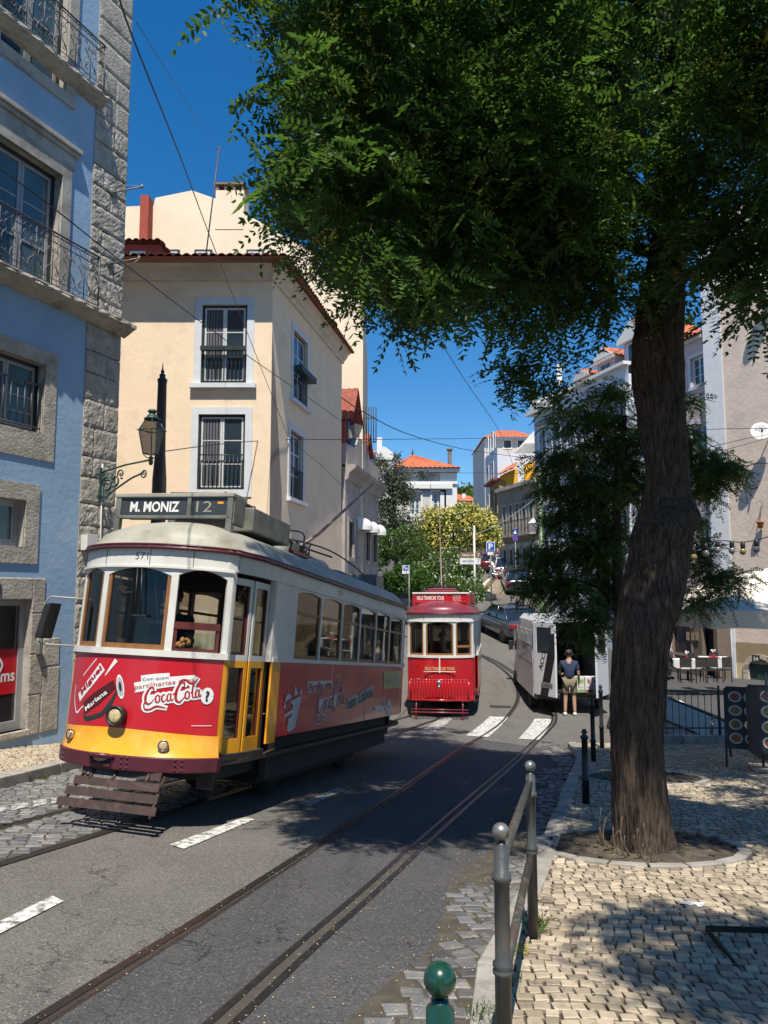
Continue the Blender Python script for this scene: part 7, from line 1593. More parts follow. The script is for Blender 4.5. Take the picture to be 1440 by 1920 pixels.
# ---- far vegetation: crowns of small leaf faces
def cloud(blobs, n, size, rs, shell=.6, tone=(0, 1)):
    g = np.random.default_rng(rs); w = np.array([b[3] * b[4] * b[5] for b in blobs]) ** .8; w /= w.sum(); out = []
    for bi, k in enumerate(g.multinomial(n, w)):
        b = blobs[bi]; u = norm(g.normal(size=(k, 3))); lump = 1 + .22 * np.sin(u[:, :1] * 5 + bi) * np.cos(u[:, 2:] * 6 + bi * 2); rad = (shell + (1 - shell) * g.random((k, 1))) * lump; p = np.array(b[:3]) + u * np.array(b[3:6]) * rad
        d = norm(u * .5 + g.normal(size=(k, 3)) * .8); s_ = norm(np.cross(d, g.normal(size=(k, 3)))); out.append(leaves(p, d, s_, size * (.6 + .8 * g.random(k)), size * .55 * np.ones(k)))
    return np.concatenate(out), g.uniform(tone[0], tone[1], n)
def bush(name, label, cat, blobs, n, size, mat, rs, flowers=None, trunk=None, shell=.55, group=None):
    r = root(name, label, cat, (0, 0, 0), (0, 0, 0), group); v, t = cloud(blobs, n, size, rs, shell); npmesh('foliage' if cat != 'tree' else 'crown', v, 6, mat, r, t)
    if flowers: v, t = cloud([(b[0], b[1], b[2], b[3] * 1.06, b[4] * 1.06, b[5] * 1.06) for b in blobs], flowers[0], flowers[1], rs + 1, .9); npmesh('blossom', v, 6, flowers[2], r, t)
    if trunk:
        mb = MB(); mb.tube(smooth_path(trunk[0], 4), list(np.linspace(trunk[1], trunk[2], (len(trunk[0]) - 1) * 4 + 1)), 8)
        for b in blobs[::2]: mb.tube([trunk[0][-1], V(b[:3])], [trunk[2], trunk[2] * .4], 5)
        mb.obj('trunk', M_barkd, r)
    return r
YF = 46
bush('flowering_tree', 'round tree covered in creamy yellow blossom above the dark red tram', 'tree', [blob(850, 995, YF, 2.3, 1.8, 1.35), blob(800, 1010, YF, 1.1, 1.5, 1.0), blob(895, 990, YF, 1.2, 1.5, 1.1), blob(870, 965, YF, 1.1, 1.2, .7), blob(820, 980, YF, 1.2, 1.2, .9), blob(785, 1040, YF - .5, .7, 1.0, .7), blob(915, 1010, YF, .8, 1, .8)], 9000, .17, M_leaf3, 21, (6500, .15, M_flower), ([V((at(850, 1050, YF).x, YF, tz(4, YF) - .3)), at(850, 1020, YF)], .16, .1))
bush('grey_tree', 'tall airy grey green tree in front of the white houses, left of the blossom tree', 'tree', [blob(735, 900, 44, 1.3, 1.2, 1.2), blob(725, 950, 44, 1.1, 1.2, 1.1), blob(745, 990, 44, 1.6, 1.2, 1.2), blob(705, 1000, 44, .9, 1, 1.0), blob(760, 930, 44, .8, 1, .7), blob(715, 870, 44, .5, .7, .6), blob(740, 1035, 44, 1.6, 1, .7), blob(790, 890, 44, .35, .5, .3), blob(745, 860, 44, .4, .5, .5)], 9500, .15, M_leaf4, 31, None, ([V((at(745, 1060, 44).x, 44, tz(.8, 44) - .3)), at(742, 1000, 44), at(735, 900, 44)], .14, .06), shell=.15)
bush('dense_shrub', 'dark green shrub beneath the grey green tree', 'shrub', [blob(750, 1020, 42, 1.6, 1.2, 1.0), blob(790, 1040, 41, .8, 1, .7), blob(700, 1050, 42, 1.0, 1, .6)], 5000, .14, M_leaf2, 41)
bush('oleander_bush', 'green oleander bush with white flowers behind the dark red tram roof', 'shrub', [blob(835, 1060, 38, 1.1, 1, .8), blob(870, 1080, 37, .9, 1, .8), blob(800, 1080, 38, .9, 1, .7), blob(890, 1110, 36, .5, .8, .6), blob(850, 1100, 36, .8, 1, .5)], 7000, .13, M_leaf3, 51, (700, .11, M_wflower))
bush('laurel_hedge', 'bright green hedge beside the small parking sign', 'hedge', [blob(760, 1085, 37, .9, .8, .9), blob(790, 1095, 36, .6, .8, .7), blob(735, 1090, 37, .6, .8, .6)], 4500, .13, M_leaf, 61)
bush('cypress', 'narrow dark cypress top above the pale pink house roof', 'tree', [blob(1293, 612, 48, .35, .35, .8), blob(1293, 630, 48, .5, .5, .8), blob(1293, 600, 48, .15, .2, .5)], 900, .16, M_leaf2, 71)
# wooded hill
def hillz(x, y): return 8 + 34 * math.exp(-((x - 35) / 55) ** 2 - ((y - 330) / 60) ** 2)
mb = MB(); mb.grid(lambda u, v: (-60 + 200 * u, 235 + 130 * v, hillz(-60 + 200 * u, 235 + 130 * v) - .5 + 0 * u), 40, 26); struct(mb.obj('hill', M_hill))
g = np.random.default_rng(8); n_ = 26000; x = g.uniform(-20, 95, n_); y = g.uniform(262, 340, n_); hz_ = 8 + 34 * np.exp(-((x - 35) / 55) ** 2 - ((y - 330) / 60) ** 2); p = np.stack([x, y, hz_ + 2.2 + 1.8 * np.sin(x * .9) * np.cos(y * .7) + g.normal(size=n_) * .9], 1); d = norm(g.normal(size=(n_, 3))); s_ = norm(np.cross(d, g.normal(size=(n_, 3))))
struct(npmesh('hillside_wood', leaves(p, d, s_, np.full(n_, 1.7), np.full(n_, 1.2)), 6, M_leaf2, None, g.random(n_)), 'stuff')
F = Fac((at(850, 950, 120).x, 120), (1, 0), 8, 'hillside_house', 'small pale house with orange roof between palace and wooded hill'); a, b = F.uv(852, 938), F.uv(898, 942)
mb = MB(); mb.box(a[0], b[0], 0, 6, -3, a[1] + 0); mb.box(F.uv(868, 930)[0], F.uv(874, 930)[0], 1, 2, a[1], F.uv(868, 924)[1]); mb.obj('wall', B_wht, F.r); tiles((a[0], -.5, a[1] - .2), (b[0], -.5, a[1] - .2), (a[0] + .2, 3, a[1] + 1.4), (b[0] - 1, 3, a[1] + 1.0), B_tile, F.r, .5, .1)
# weeds
def weed(p, label, n, h, mat=M_leaf3, gname='weeds growing along the kerb'):
    g = np.random.default_rng(int(abs(p.x * 1000 + p.y * 77))); b = np.tile(np.array(p), (n, 1)) + g.normal(size=(n, 3)) * [.03, .03, 0]; d = norm(np.stack([g.normal(size=n) * .5, g.normal(size=n) * .5, np.ones(n)], 1)); s_ = norm(np.cross(d, g.normal(size=(n, 3)))); L = h * (.4 + .6 * g.random(n))
    VVs = [leaves(b, d, s_, L, L * .06)]; 
    for k in range(3): q = b + d * (L * (.3 + .2 * k))[:, None]; dd_ = norm(d + g.normal(size=(n, 3)) * .9); VVs.append(leaves(q, dd_, norm(np.cross(dd_, g.normal(size=(n, 3)))), L * .25, L * .06))
    v = np.concatenate(VVs); o = npmesh('weed', v, 6, mat, None, g.random(len(v) // 6)); tag(o, label, 'weed', gname); return o
weed(gp(1003, 1745, PAVE), 'tuft of green weed at the foot of the second grey railing post', 40, .16)
weed(gp(905, 1912, PAVE), 'small weed at the kerb edge beside the nearest grey post', 22, .10)
weed(gp(975, 1790, PAVE), 'dry yellowish weed on the kerb between the two grey posts', 26, .08, M_pan)
weed(gp(88, 1462, .02), 'green weed in the gutter below the left kerb', 50, .07)
weed(gp(968, 1840, PAVE), 'low sprigs of weed on the pavement right of the nearest grey post', 26, .07)
# ================================================================ street furniture
M_postg = pm('worn_grey_post_paint', (.10, .105, .10), (.06, .065, .062), 7, .38, .35, bump=.15, bscale=40, c3=(.14, .09, .07), s3=5)
M_postgr = pm('green_post_paint', (.008, .05, .03), (.006, .038, .023), 6, .28, bump=.06, bscale=40, c3=(.35, .38, .35), s3=20, t3=(.68, .72), coat=.5)
M_postb = pm('black_post_paint', (.012, .016, .015), (.02, .024, .022), 8, .4)
M_ballm = pm('worn_metal_ball', (.30, .30, .28), (.12, .12, .11), 22, .35, .6, bump=.1, bscale=50)
def post(mb, x, y, z, h, r=.028, mi=0, bi=1):
    mb.lathe([(r * 1.05, -.1), (r * 1.05, h * .47), (r * 1.3, h * .475), (r * 1.3, h * .485), (r * 1.1, h * .49), (r * 1.3, h * .5), (r * 1.3, h * .51), (r * .98, h * .52), (r * .98, h * .80), (r * 1.25, h * .805), (r * 1.25, h * .825), (r * .98, h * .83), (r * .98, h * .925), (r * .6, h * .935), (r * .6, h * .945)], (x, y, z), 24, mi)
    mb.ball((x, y, z + h * .955 + r * .85), r * 1.13, 22, bi)
zb = lambda x, y: tz(x, y) + PAVE
b1 = (.42, 2.87); b2v = gp(1000, 1757, PAVE); b2 = (b2v.x, b2v.y); b3 = (.107, 1.56)
r_ = root('street_railing', 'weathered grey tubular railing between two ball topped posts at the kerb', 'railing', (*b1, zb(*b1)))
r_.location = (0, 0, 0)
for k, (b, h) in enumerate(((b1, .95), (b2, .96))):
    mb = MB(); post(mb, b[0], b[1], zb(*b), h); mb.obj('post', [M_postg, M_ballm], r_)
for f in (.885, .465):
    a = V((b1[0] + .01, b1[1] + .02, zb(*b1) + .95 * f)); c = V((b2[0] - .01, b2[1] - .02, zb(*b2) + .96 * f)); mb = MB(); mb.cyl(a, c, .019, None, 16); mb.obj('rail', pm('worn_rail_paint', (.05, .075, .06), (.10, .06, .05), 9, .4, .3, bump=.15, bscale=40, c3=(.2, .17, .15), s3=12, t3=(.55, .65)), r_)
r_ = root('street_railing', 'glossy green railing with ball topped post at the bottom edge', 'railing', (0, 0, 0))
mb = MB(); post(mb, b3[0], b3[1], zb(*b3), .95, .028); mb.obj('post', [M_postgr, M_postgr], r_)
b0 = (-.16, .45)
for f in (.885, .465):
    a = V((b3[0] - .01, b3[1] - .02, zb(*b3) + .95 * f)); c = V((b0[0], b0[1], zb(*b0) + .95 * f)); mb = MB(); mb.cyl(c, a, .021, None, 16); mb.obj('rail', M_postgr, r_)
for px_, py_, pt_, lb in ((1099, 1507, 1374, 'nearest of the slim black bollards by the big trunk'), (1113, 1427, 1314, 'second slim black bollard beyond the nearest one, left of the trunk'), (1129, 1402, 1288, 'farthest slim black bollard, touching the trunk outline')):
    p = gp(px_, py_, PAVE); h = (py_ - pt_) / FPX * p.y; mb = MB(); mb.lathe([(.04, -.05), (.04, h * .3), (.048, h * .31), (.048, h * .33), (.036, h * .34), (.034, h * .86), (.044, h * .87), (.044, h * .90), (.02, h * .92), (.034, h * .955), (.02, h * .99), (0, h)], (p.x, p.y, p.z), 16); tag(mb.obj('bollard', M_postb), lb, 'bollard', 'slim black bollards along the pavement')
# green railing on a low stone wall, right
r_ = root('iron_fence', 'green iron railing on a low stone kerb at the pavement end', 'fence', (0, 0, 0))
yF = 15.12; x0, x1 = 4.45, 9.6; zf = lambda x: tz(x, 14.9) + PAVE
mb = MB()
for x in np.arange(x0, x1, .62): roughblock(mb, x, min(x + .61, x1), zf(x) - .25, zf(x) + .13, yF - .14, yF + .1, .006, 5, 3)
mb.box(x0, x1, yF - .08, yF + .1, -3.2, zf(7) - .02); mb.obj('stone_base', M_kerb, r_)
mb = MB(); z = zf(7) + .13
for i, x in enumerate(np.arange(x0 + .1, x1, .125)):
    mb.tube([(x, yF, z - .02), (x, yF, z + .80)], .008, 5); mb.ball((x, yF, z + .83), .016, 6)
for x in np.arange(x0 + .1, x1, 1.9): mb.tube([(x, yF, z - .05), (x, yF, z + .92)], .022, 8)
for zz in (.12, .76): mb.box(x0, x1, yF - .006, yF + .006, z + zz - .015, z + zz + .015)
mb.obj('bars', pm('faded_green_iron', (.02, .055, .04), (.035, .07, .055), 10, .5), r_)

# menu boards
M_board = pm('chalkboard_dark', (.02, .022, .03), (.03, .03, .04), 5, .5)
dish = [pm('dish_' + n, c, tuple(x * .5 for x in c), 60, .5) for n, c in (('curry', (.45, .16, .04)), ('greens', (.2, .22, .06)), ('soup', (.4, .3, .14)), ('red', (.4, .06, .04)))]
M_plate = pm('plate_white', (.6, .6, .57), None, 9, .4)
def menu(name, label, px_, py_, Y, w_, h_, lean, cols, rows, rz, back=True, stand=False):
    p = at(px_, py_, Y); p.z = tz(p.x, min(p.y, 14.8)) + PAVE; r_ = root(name, label, 'menu board', p, (0, 0, rz))
    Ml = Matrix.Rotation(lean, 4, 'X'); z0 = .30 if not stand else .28
    mb = MB(Ml); mb.box(-w_ / 2, w_ / 2, -.015, .015, z0, z0 + h_); mb.obj('board', M_board, r_)
    mb = MB(Ml)
    for a, b, c, d in ((-w_ / 2 - .03, -w_ / 2, 0 if not stand else z0, z0 + h_), (w_ / 2, w_ / 2 + .03, 0 if not stand else z0, z0 + h_), (-w_ / 2, w_ / 2, z0 + h_, z0 + h_ + .03), (-w_ / 2, w_ / 2, z0 - .03, z0)): mb.box(a, b, -.022, .022, c, d)
    mb.obj('frame', M_blk, r_, bevel=.003, weld=True)
    D = Decal(lambda x, y, l: Ml @ V((x, -.015 - l, y))); pr = (w_ - .04) / cols / 2; pz = (h_ - .04) / rows
    for i in range(cols):
        for j in range(rows):
            cx_ = -w_ / 2 + .02 + pr * (2 * i + 1); cz_ = z0 + .02 + pz * (j + .5); R1 = min(pr, pz / 2) * .93
            for q, mi in ((1, 0), (.74, 1 + (i * 3 + j) % 4)): D.poly([(cx_ + R1 * q * math.cos(t), cz_ + R1 * q * .85 * math.sin(t)) for t in np.linspace(0, 6.283, 18, endpoint=False)], mi)
            for t in range(7): a = random.uniform(0, 6.28); D.poly([(cx_ + R1 * .4 * math.cos(a) + R1 * .16 * math.cos(s), cz_ + R1 * .35 * math.sin(a) + R1 * .12 * math.sin(s)) for s in np.linspace(0, 6.28, 6, endpoint=False)], 1 + random.randrange(4), .003)
    D.mb.obj('dish_pictures', [M_plate] + dish, r_)
    if back:
        mb = MB(Matrix.Rotation(-lean * 1.6, 4, 'X') @ Tr(0, .0, 0)); t_ = (z0 + h_) * math.sin(lean) * 0
        mb = MB(); top = Ml @ V((0, 0, z0 + h_)); mb.hexa([(-w_ / 2 - .03, top.y + .62, 0), (-w_ / 2, top.y + .62, 0), (-w_ / 2, top.y + .65, 0), (-w_ / 2 - .03, top.y + .65, 0)], [(-w_ / 2 - .03, top.y, top.z), (-w_ / 2, top.y, top.z), (-w_ / 2, top.y + .03, top.z), (-w_ / 2 - .03, top.y + .03, top.z)])
        mb.hexa([(w_ / 2, top.y + .62, 0), (w_ / 2 + .03, top.y + .62, 0), (w_ / 2 + .03, top.y + .65, 0), (w_ / 2, top.y + .65, 0)], [(w_ / 2, top.y, top.z), (w_ / 2 + .03, top.y, top.z), (w_ / 2 + .03, top.y + .03, top.z), (w_ / 2, top.y + .03, top.z)])
        mb.hexa([(-w_ / 2, top.y + .46, .3), (w_ / 2, top.y + .46, .3), (w_ / 2, top.y + .47, .3), (-w_ / 2, top.y + .47, .3)], [(-w_ / 2, top.y + .03, top.z - .05), (w_ / 2, top.y + .03, top.z - .05), (w_ / 2, top.y + .04, top.z - .05), (-w_ / 2, top.y + .04, top.z - .05)], 1); mb.obj('back_leg', [M_blk, M_greyd], r_)
    if stand:
        mb = MB(); mb.cyl((0, .05, .0), (0, .05, z0 + h_ + .2), .02, None, 12); mb.box(-.25, .25, -.15, .25, .0, .035); mb.tube([(-.15, .05, z0 + h_ * .75), (.12, .02, z0 + h_ + .12)], .012, 6); mb.obj('stand', M_greyd, r_)
    return r_
menu('menu_board', 'black A-frame menu board with rows of dish pictures beside the iron fence', 1398, 1458, 11.6, .46, .84, R(-9), 2, 4, R(-28))
menu('menu_board', 'dark menu board with dish pictures on a metal pole stand at the right edge', 1448, 1466, 11.2, .50, .90, R(-3), 1, 4, R(-12), False, True)

# cafe parasol
pc = V((6.45, 12.9, tz(6.45, 12.9) + PAVE)); r_ = root('cafe_parasol', 'large off white square cafe parasol at the right edge', 'parasol', pc)
M_canvas = pm('parasol_canvas', (.66, .60, .50), (.56, .51, .43), 1.5, .85, bump=.1, bscale=30)
S2 = 1.75; ze = 2.42; zt = 3.1
mb = MB()
def cano(u, v):
    k = int(u * 4 - 1e-9); t = u * 4 - k; c = [(-1, -1), (1, -1), (1, 1), (-1, 1), (-1, -1)]; x = c[k][0] + (c[k + 1][0] - c[k][0]) * t; y = c[k][1] + (c[k + 1][1] - c[k][1]) * t; q = 1 - v
    sag = -.07 * math.sin(math.pi * t) * q * (q > .0) * 1.0; return (x * S2 * q, y * S2 * q, ze + (zt - ze) * v ** .9 + sag * math.sin(math.pi * min(1, q)) )
mb.grid(cano, 48, 12, 0, True); cn = mb.obj('canopy', M_canvas, r_)
mb = MB(); mb.grid(lambda u, v: (lambda p: (p[0], p[1], p[2] - .26 * v + .012 * math.sin(u * 60) * v))(cano(u, 0)), 96, 3, 0, True); mb.obj('valance', M_canvas, cn)
mb = MB(); mb.cyl((0, 0, 0), (0, 0, zt), .03); mb.obj('pole', M_wood, r_)
mb = MB(); [mb.tube([(0, 0, zt - .06), (sx * S2 * .97, sy * S2 * .97, ze - .02)], .014, 6) for sx, sy in ((-1, -1), (1, -1), (1, 1), (-1, 1), (0, -1), (-1, 0), (0, 1), (1, 0))]; mb.obj('ribs', M_wood, r_)
mb = MB(); mb.box(-.3, .3, -.3, .3, 0, .12); mb.obj('base', M_greyd, r_, bevel=.02, weld=True)

# string of bulbs
r_ = root('string_lights', 'string of clear and amber festoon bulbs hanging at the right edge', 'string lights', (0, 0, 0))
ptsL = [at(1225, 1000, 9.2), at(1285, 1028, 9.0), at(1345, 1014, 8.8), at(1400, 1016, 8.6), at(1470, 998, 8.4)]; pw = smooth_path(ptsL, 8); mb = MB(); mb.tube(pw, .006, 5); mb.obj('cable', M_blk, r_)
for k, q in enumerate(np.linspace(.12, .93, 9)):
    p = pw[int(q * (len(pw) - 1))]; mb = MB(); mb.lathe([(.008, .01), (.022, 0), (.026, -.03), (.024, -.07), (.02, -.075)], p, 12); sk_ = mb.obj('lamp_holder', M_blk, r_); mb = MB(); mb.ball(p + V((0, 0, -.105)), .036, 14, 0, (1, 1, 1.1)); mb.obj('bulb', pm('amber_bulb', (.28, .20, .06), None, 9, .1, coat=1) if k % 4 == 2 else pm('clear_bulb', (.20, .19, .17), (.12, .12, .11), 30, .08, spec=1, coat=1), r_)
# litter, cover, blue sign behind trunk
p = gp(1296, 1697, PAVE); mb = MB(); Mq = Tr(p.x, p.y, p.z + .006) @ Rz(R(-20)); mb.T = Mq; mb.grid(lambda u, v: (-.065 + .13 * u, -.03 + .06 * v, .004 + .008 * math.sin(u * 5 + 1) * math.sin(v * 3 + .5)), 6, 4); mb.box(.058, .078, -.012, .022, .002, .012); tag(mb.obj('paper_scrap', pm('white_paper', (.75, .76, .78), None, 9, .6)), 'scrap of white paper lying on the sunlit cobbles', 'litter')
p = gp(1432, 1790, PAVE); r_ = root('utility_cover', 'sunken square utility cover filled with cobbles at the right edge', 'manhole cover', (0, 0, 0)); mb = MB(Tr(p.x + .1, p.y, p.z + .006) @ Rz(R(-4)))
for a, b, c, d in ((-.3, .3, -.3, -.292), (-.3, .3, .292, .3), (-.3, -.292, -.292, .292), (.292, .3, -.292, .292)): mb.box(a, b, c, d, -.02, .012)
mb.obj('frame', M_dark, r_)
def signpost(name, label, px_, pyt, pyb, Y, w_pole=.03, z_to=None, cat='road sign', group=None, col=None):
    t = at(px_, pyt, Y); r_ = root(name, label, cat, (t.x, Y, tz(t.x, Y)), (0, 0, 0), group); mb = MB(); mb.cyl((0, 0.03, -.1), (0, 0.03, t.z - tz(t.x, Y)), w_pole, None, 10); mb.obj('pole', col or M_greyd, r_); return r_, t
M_sblue = pm('sign_blue', (.01, .10, .48), (.01, .09, .42), 4, .4); M_sblued = pm('sign_dark_blue', (.01, .03, .22), None, 4, .4); M_swhite = pm('sign_white', (.75, .75, .75), None, 8, .4); M_spurp = pm('sign_faded_violet', (.13, .05, .30), (.10, .05, .30), 5, .5)
M_sred = pm('sign_red', (.5, .02, .02), None, 8, .4)
def plate(r_, x0, x1, z0, z1, mat, y=0, name='sign_panel', par=None): mb = MB(); mb.box(x0, x1, y - .012, y + .006, z0, z1); return mb.obj(name, mat, par or r_, bevel=.004, weld=True)
def hz_(r_, Y, px_, py_): q = at(px_, py_, Y); return q.x - r_.location.x, q.z - r_.location.z
# crossing sign hidden half behind the trunk
r_, t = signpost('crossing_sign', 'blue square crossing sign partly hidden behind the big trunk', 1150, 1120, 1400, 12.0); a = hz_(r_, 12.0, 1128, 1125); b = hz_(r_, 12.0, 1176, 1180); sp_ = plate(r_, a[0], b[0], b[1], a[1], M_sblue); mb = MB(); w_ = b[0] - a[0]; mb.prism([(a[0] + w_ * .12, b[1] + w_ * .12), (b[0] - w_ * .12, b[1] + w_ * .12), ((a[0] + b[0]) / 2, a[1] - w_ * .12)], -.02, -.014, 'y'); mb.obj('symbol', M_swhite, sp_)
# parking sign
YS = 40; r_, t = signpost('parking_sign', 'large blue P parking sign on a pole at the start of the climbing lane', 920, 1015, 1100, YS); a = hz_(r_, YS, 911.5, 1016); b = hz_(r_, YS, 928, 1033.5); sp_ = plate(r_, a[0], b[0], b[1], a[1], M_swhite); m_ = .03; plate(r_, a[0] + m_, b[0] - m_, b[1] + m_, a[1] - m_, M_sblue, -.01, 'sign_face', sp_)
D = Decal(lambda x, y, l: (x, -.024 - l, y)); D.text('P', None, 0, (a[0] + b[0]) / 2, (a[1] + b[1]) / 2, 0, (a[1] - b[1]) * .66, .04); D.mb.obj('letter', [M_swhite], sp_)
c = hz_(r_, YS, 914, 1035); d = hz_(r_, YS, 925, 1041); plate(r_, c[0], d[0], d[1], c[1], M_swhite)
# small parking sign left
YS = 33; r_, t = signpost('parking_sign', 'small parking sign with car symbol on a thin pole left of the dark red tram', 767, 1059, 1110, YS); a = hz_(r_, YS, 754, 1060); b = hz_(r_, YS, 767, 1076); sp_ = plate(r_, a[0], b[0], b[1], a[1], M_swhite); zz = b[1] + (a[1] - b[1]) * .4; plate(r_, a[0] + .02, b[0] - .02, zz, a[1] - .02, M_sblue, -.01, 'sign_face', sp_)
D = Decal(lambda x, y, l: (x, -.024 - l, y)); D.text('P', None, 0, a[0] + .09, (zz + a[1]) / 2, 0, .14, .01); D.poly([(b[0] - .16, zz + .04), (b[0] - .05, zz + .04), (b[0] - .05, zz + .09), (b[0] - .08, zz + .13), (b[0] - .13, zz + .13), (b[0] - .16, zz + .09)], 0); D.mb.obj('letter', [M_swhite], sp_)
# direction boards
YS = 36; r_, t = signpost('direction_sign', 'brown and white direction boards beneath the blossom tree', 889, 985, 1100, YS, .05, col=M_white)
for (ya, yb, m_, tx) in ((1036, 1046, pm('sign_brown', (.20, .12, .05), None, 6, .5), 'castelo'), (1047, 1058, M_swhite, 'Graça de Graca')):
    a = hz_(r_, YS, 862, ya); b = hz_(r_, YS, 901, yb); sp_ = plate(r_, a[0], b[0], b[1], a[1], m_); D = Decal(lambda x, y, l: (x, -.014 - l, y)); D.text('LARGO DA GRAÇA' if ya > 1040 else 'MIRADOURO', (b[0] - a[0]) * .62, 0, (a[0] + b[0]) / 2 - .08, (a[1] + b[1]) / 2, 0, .11, .01); D.stroke([(b[0] - .13, b[1] + .05), (b[0] - .06, a[1] - .05), (b[0] - .14, a[1] - .07)], .02, 0); D.mb.obj('letter', [M_textd if ya > 1040 else M_textw], sp_)
# warning triangle and no parking disc
YS = 44; r_, t = signpost('traffic_sign', 'blue square triangle sign above a round faded violet sign before the tan house', 966, 990, 1050, YS); a = hz_(r_, YS, 960.5, 992); b = hz_(r_, YS, 971, 1003); sp_ = plate(r_, a[0], b[0], b[1], a[1], M_sblued); mb = MB(); w_ = b[0] - a[0]; mb.prism([(a[0] + w_ * .15, b[1] + w_ * .2), (b[0] - w_ * .15, b[1] + w_ * .2), ((a[0] + b[0]) / 2, a[1] - w_ * .15)], -.02, -.014, 'y'); mb.obj('symbol', M_swhite, sp_)
c = hz_(r_, YS, 966, 1009); mb = MB(); mb.lathe([(0, 0), (.17, 0), (.17, .02), (0, .02)], (c[0], -.0, c[1]), 20, 0, False, Matrix.Rotation(R(90), 4, 'X')); mb.obj('disc', M_spurp, r_)
# green trolley pole, distant lantern posts
for px_, Y, top, bot, w_, nm, lb, m_ in ((1012, 41, 880, 1060, .13, 'trolley_wire_pole', 'green steel pole carrying tram wires before the blue and white house', pm('light_green_pole', (.12, .18, .07), (.09, .14, .06), 4, .5)), (703, 40, 955, 1060, .07, 'lamp_post', 'yellowish green lamp post beside the grey house end', pm('light_green_pole', (.12, .18, .07), None, 4, .5))):
    t = at(px_, top, Y); mb = MB(); r_ = root(nm, lb, 'pole' if w_ > .1 else 'street lamp', (t.x, Y, tz(t.x, Y))); mb.lathe([(w_ * 1.4, 0), (w_ * 1.4, .6), (w_, .7), (w_ * .75, t.z - tz(t.x, Y))], (0, 0, 0), 12); mb.obj('pole', m_, r_)
    if w_ < .1: lx, lz = hz_(r_, Y, 699, 1012); mb = MB(); mb.lathe([(.10, -.5), (.22, .1), (.24, .12), (.1, .3), (.03, .35)], (lx, 0, lz), 4, 0, False); mb.obj('lantern', M_iron_g, r_); mb = MB(); mb.tube([(lx, 0, lz + .3), (0, 0, lz + .2)], .02, 5); mb.obj('arm', M_iron_g, r_)
r_ = root('wall_lantern', 'small far street lantern on the wall of the tan stone house', 'street lamp', at(1000, 985, 43)); mb = MB(); mb.lathe([(.12, -.35), (.28, .1), (.30, .12), (.12, .3), (.04, .42)], n=4, smooth=False); mb.obj('lantern', M_white, r_); mb = MB(); mb.tube([(0, 0, .4), (.3, 1.2, .5)], .03, 5); mb.obj('arm', M_iron_g, r_)
# barrier, little red bollard, steps
p = gp(921, 1096); r_ = root('crowd_barrier', 'leaning metal mesh barrier beside the white car', 'barrier', (p.x, p.y, p.z)); mb = MB(Matrix.Rotation(R(14), 4, 'Y')); mb.tube([(-.32, 0, .1), (-.32, 0, .95), (.32, 0, .95), (.32, 0, .1), (-.32, 0, .1)], .03, 6); [mb.tube([(x, 0, .1), (x, 0, .95)], .014, 4) for x in np.linspace(-.25, .25, 7)]; mb.tube([(-.3, 0, .5), (.3, 0, .5)], .014, 4); mb.obj('frame', M_chrome, r_)
p = gp(931, 1098); mb = MB(); mb.lathe([(.08, 0), (.07, .1), (.045, .12), (.045, .3), (.04, .75), (0, .78)], p, 10); mb.ball(p + V((0, 0, .1)), .07, 8); tag(mb.obj('traffic_post', M_sred), 'small red flexible post at the top of the steps', 'bollard')
r_ = root('stone_steps', 'pale stone steps climbing beside the parked dark hatchback', 'steps', (0, 0, 0)); M_step = bm2('pale_step_stone', (.50, .44, .34), (.40, .35, .27), None, 3, .3, 20)
for i in range(7):
    a = gp(907 + i * 3.6, 1127 - i * 4.6); b = gp(948 + i * .3, 1116 - i * 3.6); mb = MB(); w_ = V((.0, 1.1, 0)); z = .10 + i * .03; mb.hexa([(a.x, a.y, a.z - .3), (b.x, b.y, b.z - .3), (b.x, b.y + 1.6, b.z - .3), (a.x, a.y + 1.6, a.z - .3)], [(a.x, a.y, max(a.z, b.z) + z), (b.x, b.y, max(a.z, b.z) + z), (b.x, b.y + 1.6, max(a.z, b.z) + z), (a.x, a.y + 1.6, max(a.z, b.z) + z)]); mb.obj('step', M_step, r_)
r_ = root('low_wall', 'low sandy retaining wall curving beside the steps', 'wall', (0, 0, 0)); P_ = [gp(*q) for q in ((896, 1128), (905, 1122), (914, 1108), (922, 1100))]; mb = MB()
for a, b in zip(P_[:-1], P_[1:]): mb.hexa([(a.x, a.y, a.z - .2), (b.x, b.y, b.z - .2), (b.x - .25, b.y, b.z - .2), (a.x - .25, a.y, a.z - .2)], [(a.x, a.y, a.z + .55), (b.x, b.y, b.z + .55), (b.x - .25, b.y, b.z + .55), (a.x - .25, a.y, a.z + .55)])
mb.obj('wall', M_step, r_)

